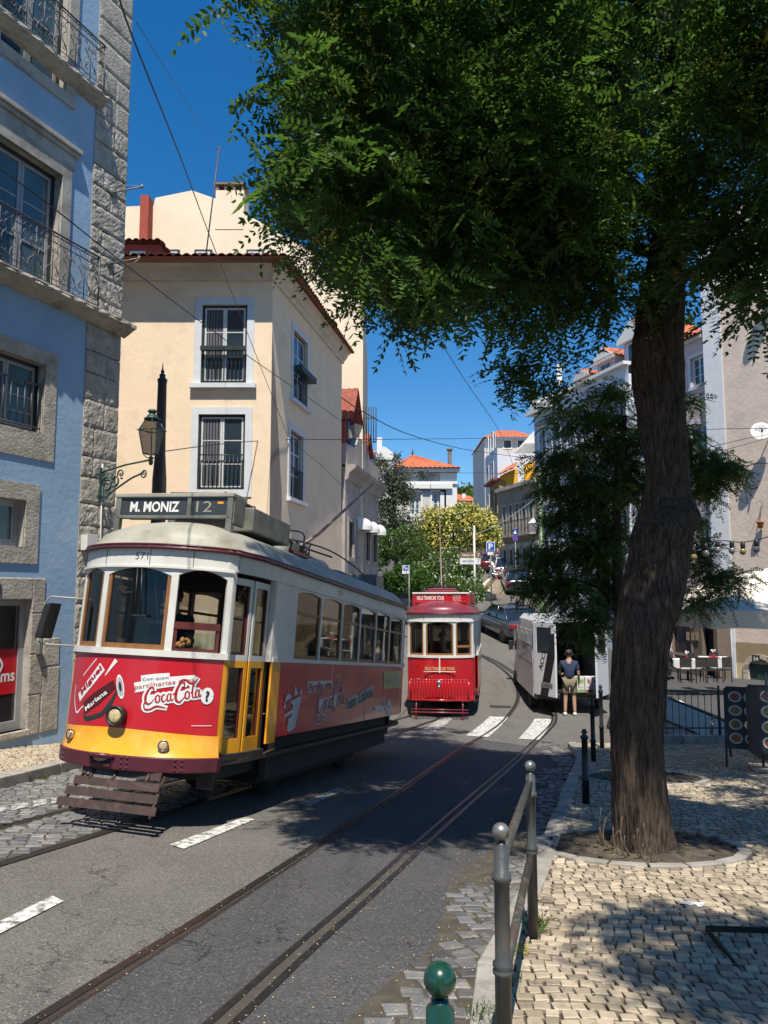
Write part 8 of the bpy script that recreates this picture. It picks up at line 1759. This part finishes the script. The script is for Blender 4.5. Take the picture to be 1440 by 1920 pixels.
# satellite dishes, hanging pot, drain pipe
def dish_(px_, py_, rad, label, txt):
    x, z = beige.uv(px_, py_, -.5); p = beige.W(x, -.5, z); r_ = root('satellite_dish', label, 'satellite dish', p, (0, 0, math.atan2(beige.d.y, beige.d.x)), 'satellite dishes on the beige house'); Md = Matrix.Rotation(R(72), 4, 'X') @ Rz(0) @ Matrix.Rotation(R(0), 4, 'Y')
    Md = Matrix.Rotation(R(38), 4, 'Z') @ Matrix.Rotation(R(75), 4, 'X'); mb = MB(Md); mb.lathe([(0, 0), (rad * .4, .02), (rad * .75, .06), (rad, .12), (rad, .135), (rad * .75, .075), (0, .015)][::1], n=28); mb.obj('dish', B_wht, r_)
    mb = MB(Md); mb.tube([(0, -rad * .95, .1), (0, -rad * .35, .45)], .015, 5); mb.tube([(0, -rad * .38, .38), (0, -rad * .3, .52)], .04, 8); mb.obj('arm', M_blk, r_)
    mb = MB(); mb.tube([(0, 0, 0), (.1, .5, -.15)], .03, 6); mb.obj('bracket', M_greyd, r_)
    if txt: D = Decal(lambda x, y, l: Md @ V((x, y, .07 + .1 * (x * x + y * y) + l))); D.text(txt[0], None, 0, -.17, .12, 0, .08, .01); D.text(txt[1], None, 0, .19, .12, 0, .08, .01); D.ring(.0, .13, .06, .06, .03, 1); D.mb.obj('lettering', [M_textd, pm('dish_logo_grey', (.35, .35, .36), None, 5, .4)], r_)
dish_(1426, 811, .40, 'round cream satellite dish lettered NOS on the beige wall', 'NS'); dish_(1436, 528, .42, 'upper white satellite dish half hidden by leaves at the right edge', None)
x, z = beige.uv(1432, 985); r_ = root('hanging_pot', 'small terracotta pot on a thin wrought iron bracket at the right edge', 'plant pot', beige.W(x, -.25, z), (0, 0, 0)); mb = MB(); mb.lathe([(.09, -.14), (.13, .1), (.16, .1), (.16, .15), (.13, .15), (0, .1)]); mb.obj('pot', pm('terracotta', (.5, .16, .07), None, 6, .8), r_); mb = MB(); mb.tube([(0, 0, .0), (0, 0, .55), (.2, .2, .9)], .014, 5); mb.tube(smooth_path([(-.15, 0, .9), (0, 0, 1.0), (.15, 0, .9), (.05, 0, .6), (0, 0, .1), (.02, 0, -.5)], 4), .01, 4); mb.obj('iron_bracket', B_iron, r_)
xa, za = beige.uv(1366, 1172); xb, zb_ = beige.uv(1372, 1310); mb = MB(beige.r.matrix_basis); mb.tube([(xa, -.12, zb_ - .4), (xa, -.12, za)], .07, 10); mb.tube([(xa + .16, -.12, zb_ - .4), (xa + .16, -.12, za - .2)], .05, 10); tag(mb.obj('drainpipe', pm('bluish_grey_pipe', (.30, .34, .38), None, 5, .5)), 'bluish grey drainpipe down the lower beige wall', 'drainpipe')

# restaurant tables and chairs
M_cloth = pm('white_tablecloth', (.62, .61, .58), None, 6, .8); M_runner = pm('red_runner', (.40, .02, .03), None, 6, .8)
def table(px_, py_, Y, label):
    p = at(px_, py_, Y); z0 = p.z - .75; r_ = root('restaurant_table', label, 'table', (p.x, Y, z0), (0, 0, R(-15)), 'laid restaurant tables'); mb = MB(); mb.box(-.5, .5, -.4, .4, .735, .75); mb.grid(lambda u, v: (lambda a, x, y: (x * (1 + .04 * v), y * (1 + .04 * v), .745 - .30 * v * (.7 + .5 * abs(math.cos(a * 2)))))(2 * math.pi * u, max(-.5, min(.5, .75 * math.cos(2 * math.pi * u))), max(-.4, min(.4, .75 * math.sin(2 * math.pi * u)))), 48, 3); mb.obj('tablecloth', M_cloth, r_)
    mb = MB(); mb.box(-.16, .16, -.41, .41, .751, .756); mb.obj('runner', M_runner, r_); mb = MB(); mb.cyl((0, 0, 0), (0, 0, .73), .03); mb.box(-.25, .25, -.03, .03, 0, .03); mb.box(-.03, .03, -.25, .25, 0, .028); mb.obj('leg', M_blk, r_)
    o = root('table_flowers', 'little vase of white flowers on the ' + label.split(' table')[0] + ' table', 'flower vase', (p.x, Y, z0 + .757), (0, 0, 0), 'flower vases on the tables'); mb = MB(); mb.lathe([(.03, 0), (.04, .06), (.02, .12), (.025, .14)], (0, 0, 0), 10); mb.obj('vase', M_runner, o); mb = MB(); [mb.ball((random.uniform(-.07, .07), random.uniform(-.07, .07), random.uniform(.18, .28)), .03, 6) for _ in range(9)]; mb.obj('flowers', M_cloth, o)
def chair(px_, Y, rz, label, z0):
    p = at(px_, 1240, Y); r_ = root('chair', label, 'chair', (p.x, Y, z0), (0, 0, rz), 'dark restaurant chairs'); mb = MB(); mb.box(-.2, .2, -.2, .2, .43, .46); mb.obj('seat', M_dark, r_); mb = MB(); mb.box(-.2, .2, .18, .21, .55, .90); mb.obj('backrest', M_dark, r_)
    for sx in (-.18, .18):
        for sy in (-.18, .18): mb = MB(); mb.tube([(sx, sy, 0), (sx, sy, .44 if sy < 0 else .9)], .016, 5); mb.obj('leg', M_dark, r_)
table(1288, 1236, 28.5, 'left laid restaurant table under the pink house'); table(1338, 1232, 28.5, 'right laid restaurant table by the doorway')
zr0 = at(1288, 1236, 28.5).z - .75
for k, (px_, Y, a, lb) in enumerate(((1262, 28.4, 1.4, 'dark chair at the left end of the left table'), (1308, 27.7, 3.3, 'dark chair in front of the left table, right side'), (1283, 27.7, 3.0, 'dark chair in front of the left table, left side'), (1331, 27.7, 3.1, 'dark chair in front of the right table, left side'), (1356, 27.8, 3.4, 'dark chair in front of the right table, right side'), (1300, 29.4, .1, 'dark chair behind the left table'), (1345, 29.4, .2, 'dark chair behind the right table'))): chair(px_, Y, a, lb, zr0)
p = at(1250, 1200, 28.8); person((p.x, p.y, zr0), R(30), 'waiter in white shirt and black trousers standing beside the tables', PC[0], PC[4], 'stand', 1.0, 'down', shoes=M_blk)

# ================================================================ vehicles
M_tyre = M_rub; M_lampr = pm('tail_lamp_red', (.35, .01, .015), None, 20, .2, coat=1); M_lampw = pm('lamp_clear', (.6, .6, .6), None, 20, .1, .3, coat=1); M_carglass = pm('car_glass', (.015, .02, .025), None, 3, .04, spec=1.0)
def loft(mb, secs, mi=0, smooth=True, caps=True):
    n = len(secs[0]); vs = [p for s in secs for p in s]; fs = [(i * n + j, i * n + (j + 1) % n, (i + 1) * n + (j + 1) % n, (i + 1) * n + j) for i in range(len(secs) - 1) for j in range(n)]
    if caps: fs += [tuple(range(n - 1, -1, -1)), tuple((len(secs) - 1) * n + j for j in range(n))]
    mb.add(vs, fs, mi, smooth)
def rsec(x, w_, z0, z1, k=.25, n=20):
    out = []
    for j in range(n):
        a = 2 * math.pi * (j + .5) / n; c, s = math.cos(a), math.sin(a); e = .45
        out.append((x, math.copysign(abs(c) ** e, c) * w_ / 2, (z0 + z1) / 2 + math.copysign(abs(s) ** (e if s < 0 else e * 1.15), s) * (z1 - z0) / 2))
    return out
def wheel(parent, x, y, r, w_=.2):
    o = MB(); sg = 1 if y > 0 else -1; Mw = Tr(x, y, r) @ Matrix.Rotation(R(90), 4, 'X'); mb = MB(Mw); mb.lathe([(r * .62, -w_ / 2), (r * .9, -w_ / 2), (r, -w_ * .38), (r, w_ * .38), (r * .9, w_ / 2), (r * .62, w_ / 2)], n=24); t_ = mb.obj('wheel', M_tyre, parent)
    mb = MB(Mw); mb.lathe([(r * .64, -w_ * .42 * 1), (r * .5, -w_ * .30), (r * .15, -w_ * .34), (0, -w_ * .36)], n=24); mb.lathe([(r * .64, w_ * .42), (r * .5, w_ * .30), (r * .15, w_ * .34), (0, w_ * .36)], n=24)
    for k in range(5): a = k * 1.2566; [mb.box(-.03, .03, 0, r * .6, sz - .01, sz + .01, 0, Matrix.Rotation(a, 4, 'Z')) for sz in (-w_ * .43, w_ * .43)]
    mb.obj('rim', M_chrome, t_)
def car(kind, paint, label, p, az, scale=1.0, name='parked_car', group='cars parked up the street'):
    """local: x from front (0) to rear (L); rotated so the rear faces away from az"""
    L, W_, H, belt = dict(sedan=(4.6, 1.8, 1.44, .93), hatch=(4.3, 1.8, 1.50, .96), suv=(4.5, 1.88, 1.68, 1.05))[kind]
    r_ = root(name, label, 'car', p, (0, 0, 0), group); ha = V((math.sin(az), math.cos(az), 0)); r_.rotation_euler = (0, 0, math.atan2(-ha.y, -ha.x)); sl_ = (tz(p[0] + ha.x, p[1] + ha.y) - tz(p[0] - ha.x, p[1] - ha.y)) / 2; r_.rotation_euler = (0, math.atan(sl_), math.atan2(-ha.y, -ha.x)); r_.scale = (scale,) * 3
    o = -L / 2; S = dict(sedan=[(0, .62, .32, .58, 0), (.12, .86, .24, .70, 0), (.6, .97, .2, .80, 0), (1.25, 1, .2, belt, 0), (2.3, 1, .2, belt + .01, 0), (3.5, 1, .2, belt + .03, 0), (4.2, .97, .22, belt + .04, 0), (4.5, .90, .28, belt - .02, 0), (4.6, .80, .34, .75, 0)],
                     hatch=[(0, .62, .32, .62, 0), (.12, .86, .24, .76, 0), (.6, .97, .2, .86, 0), (1.1, 1, .2, belt, 0), (2.3, 1, .2, belt + .01, 0), (3.5, 1, .2, belt + .03, 0), (4.1, .97, .24, belt + .04, 0), (4.25, .92, .28, belt, 0), (4.3, .82, .34, .75, 0)],
                     suv=[(0, .66, .36, .72, 0), (.12, .88, .3, .86, 0), (.6, .97, .26, .96, 0), (1.1, 1, .26, belt, 0), (2.3, 1, .26, belt + .01, 0), (3.6, 1, .26, belt + .03, 0), (4.3, .97, .28, belt + .03, 0), (4.45, .93, .32, belt - .02, 0), (4.5, .84, .38, .8, 0)])[kind]
    mb = MB(); loft(mb, [rsec(o + s[0], W_ * s[1], s[2], s[3]) for s in S]); mb.obj('body', paint, r_)
    G = dict(sedan=(1.15, 1.95, 3.35, 4.15), hatch=(1.0, 1.75, 3.85, 4.18), suv=(1.0, 1.65, 4.0, 4.36))[kind]
    gw = W_ * .90; tw = W_ * .72; zb_ = belt - .04
    mb = MB(); mb.hexa([(o + G[0], -gw / 2, zb_), (o + G[3], -gw / 2 * .96, zb_ + .02), (o + G[3], gw / 2 * .96, zb_ + .02), (o + G[0], gw / 2, zb_)], [(o + G[1], -tw / 2, H - .04), (o + G[2], -tw / 2, H - .05), (o + G[2], tw / 2, H - .05), (o + G[1], tw / 2, H - .04)]); mb.obj('windows', M_carglass, r_, bevel=.03, weld=True)
    mb = MB(); 
    def roofg(u, v): x = o + G[1] - .05 + (G[2] - G[1] + .12) * u; y = (v * 2 - 1); return (x, y * (tw / 2 + .02), H - .045 + .055 * (1 - y * y) * (1 - (2 * u - 1) ** 4 * .5) - .02 * abs(2 * u - 1) ** 3)
    mb.grid(roofg, 12, 10); mb.grid(lambda u, v: (lambda q: (q[0], q[1], q[2] - .03))(roofg(u, v)), 12, 10)
    for sy in (-1, 1):
        for a, b in (((G[0], zb_), (G[1], H - .04)), ((G[3], zb_ + .02), (G[2], H - .05))): mb.tube([(o + a[0], sy * gw / 2 * .97, a[1]), (o + b[0], sy * (tw / 2 + .005), b[1])], .035, 6)
        mb.tube([(o + G[1], sy * (tw / 2 + .005), H - .035), (o + G[2], sy * (tw / 2 + .005), H - .045)], .03, 6)
        mx_ = (G[0] + G[3]) / 2 + .1; mb.tube([(o + mx_, sy * gw / 2 * .99, zb_), (o + mx_, sy * (tw / 2 + .01), H - .05)], .03, 6)
    mb.obj('roof', paint, r_)
    for x in (.82, L - .85):
        for sy in (-1, 1): wheel(r_, o + x, sy * (W_ / 2 - .11), .32 if kind != 'suv' else .36)
    zl = .78 if kind == 'sedan' else .86
    for sy in (-1, 1):
        mb = MB(); mb.box(o + L - .16, o + L + .005, sy * W_ * .36 - .17, sy * W_ * .36 + .17, zl - .08, zl + .08) ; mb.obj('tail_light', M_lampr, r_, bevel=.02, weld=True)
        mb = MB(); mb.box(o + .06, o + .3, sy * W_ * .37 - .14, sy * W_ * .37 + .14, .62, .74); mb.obj('headlight', M_lampw, r_, bevel=.02, weld=True)
        mb = MB(); mb.ball((o + G[0] + .35, sy * (W_ / 2 + .06), belt + .06), .09, 10, 0, (.7, 1, .8)); mb.obj('wing_mirror', paint, r_)
    mb = MB(); mb.box(o + L - .1, o + L + .02, -W_ * .4, W_ * .4, .34, .52); mb.obj('bumper', M_dark, r_, bevel=.02, weld=True); mb = MB(); mb.box(o - .01, o + .12, -W_ * .34, W_ * .34, .34, .5); mb.obj('bumper', M_dark, r_, bevel=.02, weld=True)
    mb = MB(); mb.box(o + L + .015, o + L + .03, -.26, .26, .56, .67); mb.obj('number_plate', M_swhite, r_)
    return r_
def paintc(name, c, ro=.25): return pm(name, c, None, 2, ro, .1, coat=.8)
C_grey = paintc('metallic_grey_car', (.055, .06, .078)); C_black = paintc('black_car', (.012, .013, .015)); C_white = paintc('white_car', (.62, .63, .65)); C_dgrey = paintc('graphite_car', (.03, .034, .035)); C_red = paintc('dark_red_car', (.12, .012, .012)); C_silver = paintc('silver_car', (.35, .36, .37))
a, b = gp(916, 1187), gp(945, 1205); az = math.atan2(a.x - b.x, a.y - b.y); az = min(max(az, R(-32)), R(-12)); d = V((math.sin(az), math.cos(az), 0)); c = b + d * 1.45 + V((.75, .12, 0)); car('sedan', C_grey, 'metallic grey saloon parked ahead of the white van', (c.x, c.y, tz(c.x, c.y)), az)
def carat(kind, paint, label, px_, py_, az, **k): p = gp(px_, py_); L2 = 2.1; q = p + V((math.sin(az), math.cos(az), 0)) * L2; return car(kind, paint, label, (q.x, q.y, tz(q.x, q.y)), az, **k)
carat('suv', C_dgrey, 'graphite hatchback parked nearest at the top of the steps', 975, 1118, R(4))
def cary(kind, paint, label, px_, Y, az): x = (px_ - CX) / FPX * Y; return car(kind, paint, label, (x, Y, tz(x, Y)), az)
cary('hatch', C_black, 'black hatchback between the white car and the graphite one up the lane', 966, 53.5, R(6)); cary('suv', C_white, 'white sports utility car with dark rear window, left of the black hatchback', 945, 56.5, R(4)); cary('hatch', C_red, 'dark red car parked farthest left by the parking sign', 915, 60, R(0)); cary('suv', C_silver, 'silver estate car behind the black hatchback, half hidden by leaves', 992, 58.5, R(8)); cary('sedan', C_black, 'black saloon farthest up the lane near the group of people', 966, 66, R(4))
carat('hatch', C_silver, 'silver car mostly hidden by the young tree', 1020, 1110, R(10))
# car below the fence
car('hatch', C_black, 'black car down in the sunken lane behind the iron fence', (7.2, 18.2, tz(7.2, 18.2)), R(80))
# people far up the street
for px_, py_, sh, lb in ((945, 1061, 0, 'person in white shirt walking up the lane, left of the group'), (958, 1060, 1, 'person in dark top in the middle of the group up the lane'), (970, 1060, 0, 'person in white top at the right of the group up the lane'), (934, 1063, 2, 'person in pink top beside the parking sign, far up'), (978, 1061, 3, 'person in blue shirt behind the parked cars far up the lane')):
    p = gp(px_, py_); person((p.x, p.y, tz(p.x, p.y)), random.uniform(0, 6), lb, PC[sh], PC[4], 'stand', 1.0, 'down', face=False, group='people far up the lane')
# ---- the white delivery van
VP_ = V((5.08, 21.3, 0)); VP_.z = tz(5.0, 22.5); vaz = R(3.0)
r_ = root('delivery_van', 'white delivery van with open rear doors and a black band on the left door', 'van', VP_, (0, 0, -vaz))
M_van = pm('white_van_paint', (.66, .67, .68), (.58, .59, .60), 1.5, .35, bump=.05, bscale=5, coat=.4); M_vand = pm('van_dark_trim', (.02, .02, .022), None, 4, .5)
Wv, Lv, Hv = 2.0, 5.6, 2.55   # x lateral, y forward (away)
mb = MB(); sec = lambda y, w_, zt_, zb_=.42: [(-w_ / 2, y, zb_), (-w_ / 2, y, zt_ * .62), (-w_ / 2 + .10, y, zt_ - .12), (-w_ / 2 + .22, y, zt_), (w_ / 2 - .22, y, zt_), (w_ / 2 - .10, y, zt_ - .12), (w_ / 2, y, zt_ * .62), (w_ / 2, y, zb_)]
S_ = [sec(0, Wv, Hv), sec(3.6, Wv, Hv), sec(4.1, Wv * .97, Hv - .12), sec(4.7, Wv * .95, 1.55), sec(5.3, Wv * .92, 1.25), sec(5.6, Wv * .8, .95)]
n_ = 8; vs = [p for s in S_ for p in s]; fs = [(i * n_ + j, i * n_ + j + 1, (i + 1) * n_ + j + 1, (i + 1) * n_ + j) for i in range(5) for j in range(7)] + [tuple(5 * n_ + j for j in range(8))] + [(i * n_, (i + 1) * n_, (i + 1) * n_ + 7, i * n_ + 7) for i in range(5)]
mb.add(vs, fs, 0, False); bd = mb.obj('body', M_van, r_); sm_ = bd.modifiers.new('s', 'SOLIDIFY'); sm_.thickness = .035; sm_.offset = 1 if False else 0
mb = MB(); mb.add([(-Wv / 2 + .05, .03, .5), (Wv / 2 - .05, .03, .5), (Wv / 2 - .05, 3.4, .5), (-Wv / 2 + .05, 3.4, .5)], [(0, 1, 2, 3)]); mb.box(-.95, .95, 3.3, 3.34, .5, 2.4); mb.obj('load_floor', M_vand, r_)
mb = MB()
for a, b, c, d in ((-Wv / 2, -Wv / 2 + .09, .42, Hv - .12), (Wv / 2 - .09, Wv / 2, .42, Hv - .12), (-Wv / 2 + .15, Wv / 2 - .15, Hv - .14, Hv - .005)): mb.box(a, b, -.03, .05, c, d)
mb.obj('rear_frame', M_van, r_)
mb = MB(); mb.box(-Wv / 2, Wv / 2, -.16, .02, .36, .52); mb.obj('rear_bumper', M_vand, r_, bevel=.03, weld=True); mb = MB(); mb.box(-.05, Wv / 2 - .1, -.20, -.12, .48, .56); mb.box(-.02, Wv / 2 - .1, -.19, -.1, .38, .42); mb.obj('step', M_chrome, r_)
for sx in (-1, 1): mb = MB(); mb.box(sx * Wv / 2 - .05 * (1 if sx > 0 else .2), sx * Wv / 2 + .05 * (1 if sx < 0 else .2) * 1, -.05, .06, .75, 1.45); mb.obj('tail_light', M_lampr, r_, bevel=.01, weld=True)
mb = MB(); mb.box(-Wv / 2 - .012, -Wv / 2 + .01, .2, 4.6, .55, .63); mb.obj('side_strip', M_vand, r_)
mb = MB()
for y in (.12, 1.2, 2.35, 3.5): mb.box(-Wv / 2 - .008, -Wv / 2 + .01, y, y + .02, .65, Hv - .35)
for z in (1.25, 1.75, 2.15): [mb.box(-Wv / 2 - .02, -Wv / 2 + .01, y0, y0 + .95, z, z + .03) for y0 in (.18, 1.3, 2.45)]
mb.obj('side_pressing', M_greyp, r_)
D = Decal(lambda x, y, l: (-Wv / 2 - .022 - l, x, y)); D.text('RUA', -1.2, 0, 1.75, 1.80, 0, .45, .0); D.mb.obj('faded_lettering', [pm('faded_lettering_grey', (.42, .43, .44), None, 5, .5)], r_)
mb = MB(); mb.box(-Wv / 2 - .006, -Wv / 2 + .02, 3.75, 4.5, 1.35, 2.0); mb.obj('cab_window', M_carglass, r_); mb = MB(); mb.box(-Wv / 2 - .18, -Wv / 2 - .04, 4.45, 4.55, 1.35, 1.65); mb.tube([(-Wv / 2, 4.5, 1.5), (-Wv / 2 - .15, 4.5, 1.5)], .03, 6); mb.obj('wing_mirror', M_vand, r_, bevel=.02, weld=True)
for y in (1.0, 4.6):
    for sx in (-1, 1):
        w_o = bpy.data.objects.new('tmp', None); Mw = Tr(sx * (Wv / 2 - .12), y, .34) @ Matrix.Rotation(R(90), 4, 'Y'); mb = MB(Mw); mb.lathe([(.2, -.11), (.31, -.11), (.34, -.08), (.34, .08), (.31, .11), (.2, .11)], n=24); t_ = mb.obj('wheel', M_tyre, r_); mb = MB(Mw); mb.lathe([(.21, -.1), (.1, -.06), (0, -.07)], n=20); mb.lathe([(.21, .1), (.1, .06), (0, .07)], n=20); mb.obj('rim', M_greyd, t_); bpy.data.objects.remove(w_o)
def vdoor(hx, ang, left):
    """door panel in its own plane: s along the door from the hinge"""
    sgn = 1 if left else -1; c, s_ = math.cos(ang), math.sin(ang); T = Matrix(((sgn * c, s_ * sgn * 1.0, 0, hx), (-s_, c, 0, -.05), (0, 0, 1, 0), (0, 0, 0, 1))); return T
for left in (True, False):
    T = vdoor(-Wv / 2 + .02 if left else Wv / 2 - .02, R(62) if left else R(60), left); dw = .96; y0 = -.03
    mb = MB(T)
    for a, b, c, d in ((0, dw, .50, 1.62), (0, .16, 1.62, 2.42), (dw - .16, dw, 1.62, 2.42), (.16, dw - .16, 2.3, 2.42)): mb.box(a, b, y0, y0 + .05, c, d)
    dr_ = mb.obj('rear_door', M_van, r_, bevel=.008, weld=True); mb = MB(T); mb.box(.16, dw - .16, y0 + .01, y0 + .03, 1.62, 2.3); mb.obj('pane', M_carglass, dr_)
    if left:
        D = Decal(lambda x, y, l: T @ V((x, y0 - l, y))); D.poly([(.28, .50), (.62, .50), (.95, 1.55), (.95, 2.15), (.80, 2.15)], 0, .003); D.text('ACCL', .60, 0, .42, 1.45, R(68), .16, .01, .006); D.poly([(.32, .72), (.82, .72), (.85, .86), (.35, .86)], 1, .005); D.text('21-86-XU', .42, 2, .58, .79, 0, .08, .0, .008); D.text('EIS', .3, 0, .18, .62, 0, .1, .0) if 0 else None
        D.mb.obj('livery', [M_vand, pm('plate_grey', (.25, .25, .22), None, 5, .4), M_textd], dr_)
    else:
        mb = MB(T); mb.box(.12, .84, y0 + .05, y0 + .075, .6, 1.0); mb.box(.12, .84, y0 + .05, y0 + .075, 1.08, 1.5); mb.obj('inner_panel', M_greyp, dr_)
# cartons inside
M_cart = [pm('carton_white', (.62, .63, .64), None, 5, .6), pm('carton_blue', (.12, .25, .5), None, 5, .6), pm('carton_green', (.25, .45, .1), None, 5, .6), pm('carton_red', (.45, .06, .06), None, 5, .6), pm('carton_brown', (.3, .17, .08), None, 5, .7)]
Mv = Tr(*VP_) @ Rz(-vaz)
for k, (nm, c2) in enumerate((('leftmost, with blue waves', 1), ('second, with a green foot', 2), ('third, with a red badge', 3), ('rightmost, plain pale blue', 1))):
    x = -.02 + k * .215; q = root('carton', 'white carton in the van load, ' + nm, 'carton', Mv @ V((x + .1, .25, .51)), (0, 0, -vaz), 'cartons in the open van'); mb = MB(); mb.box(-.1, .1, -.12, .2, 0, .42); mb.obj('box', M_cart[0], q, bevel=.006, weld=True)
    D = Decal(lambda x, y, l: (x, -.12 - l, y)); D.poly([(-.08, .24), (.08, .26), (.08, .36), (-.08, .34)] if k != 2 else [(-.03, .25), (.03, .25), (.03, .36), (-.03, .36)], 0); D.poly([(-.09, .02), (.09, .02), (.09, .08), (-.09, .08)], 1 if k < 2 else 0) if k < 3 else None; D.stroke([(-.06, .15), (.06, .15)], .012, 0); D.mb.obj('print', [M_cart[c2], M_cart[2 if k else 3]], q)
q = root('carton', 'small brown carton at the right end of the van load', 'carton', Mv @ V((.88, .3, .51)), (0, 0, -vaz), 'cartons in the open van'); mb = MB(); mb.box(-.06, .06, -.12, .2, 0, .2); mb.obj('box', M_cart[4], q, bevel=.006, weld=True)
p = V((4.95, 20.9, 0)); person((p.x, p.y, tz(p.x, p.y)), R(170), 'delivery man in dark blue shirt, khaki shorts and white shoes behind the van', cloth('shirt_navy', (.02, .035, .08)), cloth('shorts_khaki', (.22, .19, .12)), 'stand', 1.0, 'one', shorts=True, shoes=M_swhite)

# ================================================================ overhead wires
M_wire = pm('wire', (.015, .015, .018), None, 5, .5); M_wirel = pm('pale_wire', (.25, .25, .25), None, 5, .5)
def wire(label, pts, r, mat=None, sag=True):
    P = [at(*q) for q in pts]; mb = MB(); mb.tube(smooth_path(P, 8) if len(P) > 2 else P, r, 6); return tag(mb.obj('overhead_wire', mat or M_wire), label, 'wire', 'wires over the street')
wire('thick wire from the top edge down past the tall cream gable', [(222, -20, 5.0), (245, 60, 5.6), (340, 300, 9), (400, 460, 13), (470, 640, 18), (540, 818, 22)], .008)
wire('wire rising to the left edge across the blue house windows', [(-20, 302, 7), (100, 390, 8.2), (240, 500, 9.8), (440, 650, 14), (640, 790, 22), (682, 832, 25)], .008)
wire('span wire crossing from the lantern mast to the right behind the trams', [(310, 846, 16.5), (420, 832, 19), (540, 824, 22), (680, 824, 25), (908, 822, 40)], .012)
wire('thick contact wire dropping from the crown to the far yellow house', [(440, -60, 5.5), (530, 130, 7.0), (660, 350, 11), (800, 598, 20), (870, 710, 29), (938, 812, 42), (962, 872, 52)], .014)
wire('curved wire sagging in the sky right of the tall cream house', [(640, 745, 22), (680, 772, 24), (760, 812, 30), (850, 838, 38), (908, 848, 44), (1010, 862, 50)], .016)
wire('thin horizontal wire in front of the palace roof', [(690, 884, 38), (800, 886, 40), (908, 887, 42), (985, 888, 43)], .012)
wire('pale wire slanting up from the direction boards to the green pole', [(890, 1003, 36), (940, 980, 38), (1014, 928, 41)], .016, M_wirel)
wire('upper thin wire across the pale pink house to the dish', [(1282, 808, 24), (1360, 804, 24), (1460, 803, 24)], .010)
wire('lower twin cable sagging across the beige wall', [(1290, 845, 24), (1345, 835, 24), (1400, 822, 24), (1460, 812, 24)], .012)
wire('lowest cable crossing the white corner strip', [(1330, 850, 24), (1380, 838, 24), (1460, 815, 24)], .010)
wire('hair thin wire high in the sky beside the blue house', [(255, 40, 9), (330, 160, 13), (400, 268, 20)], .005)
wire('wire from the span node down toward the grey house', [(540, 824, 22), (600, 870, 22.5), (650, 920, 24)], .006)
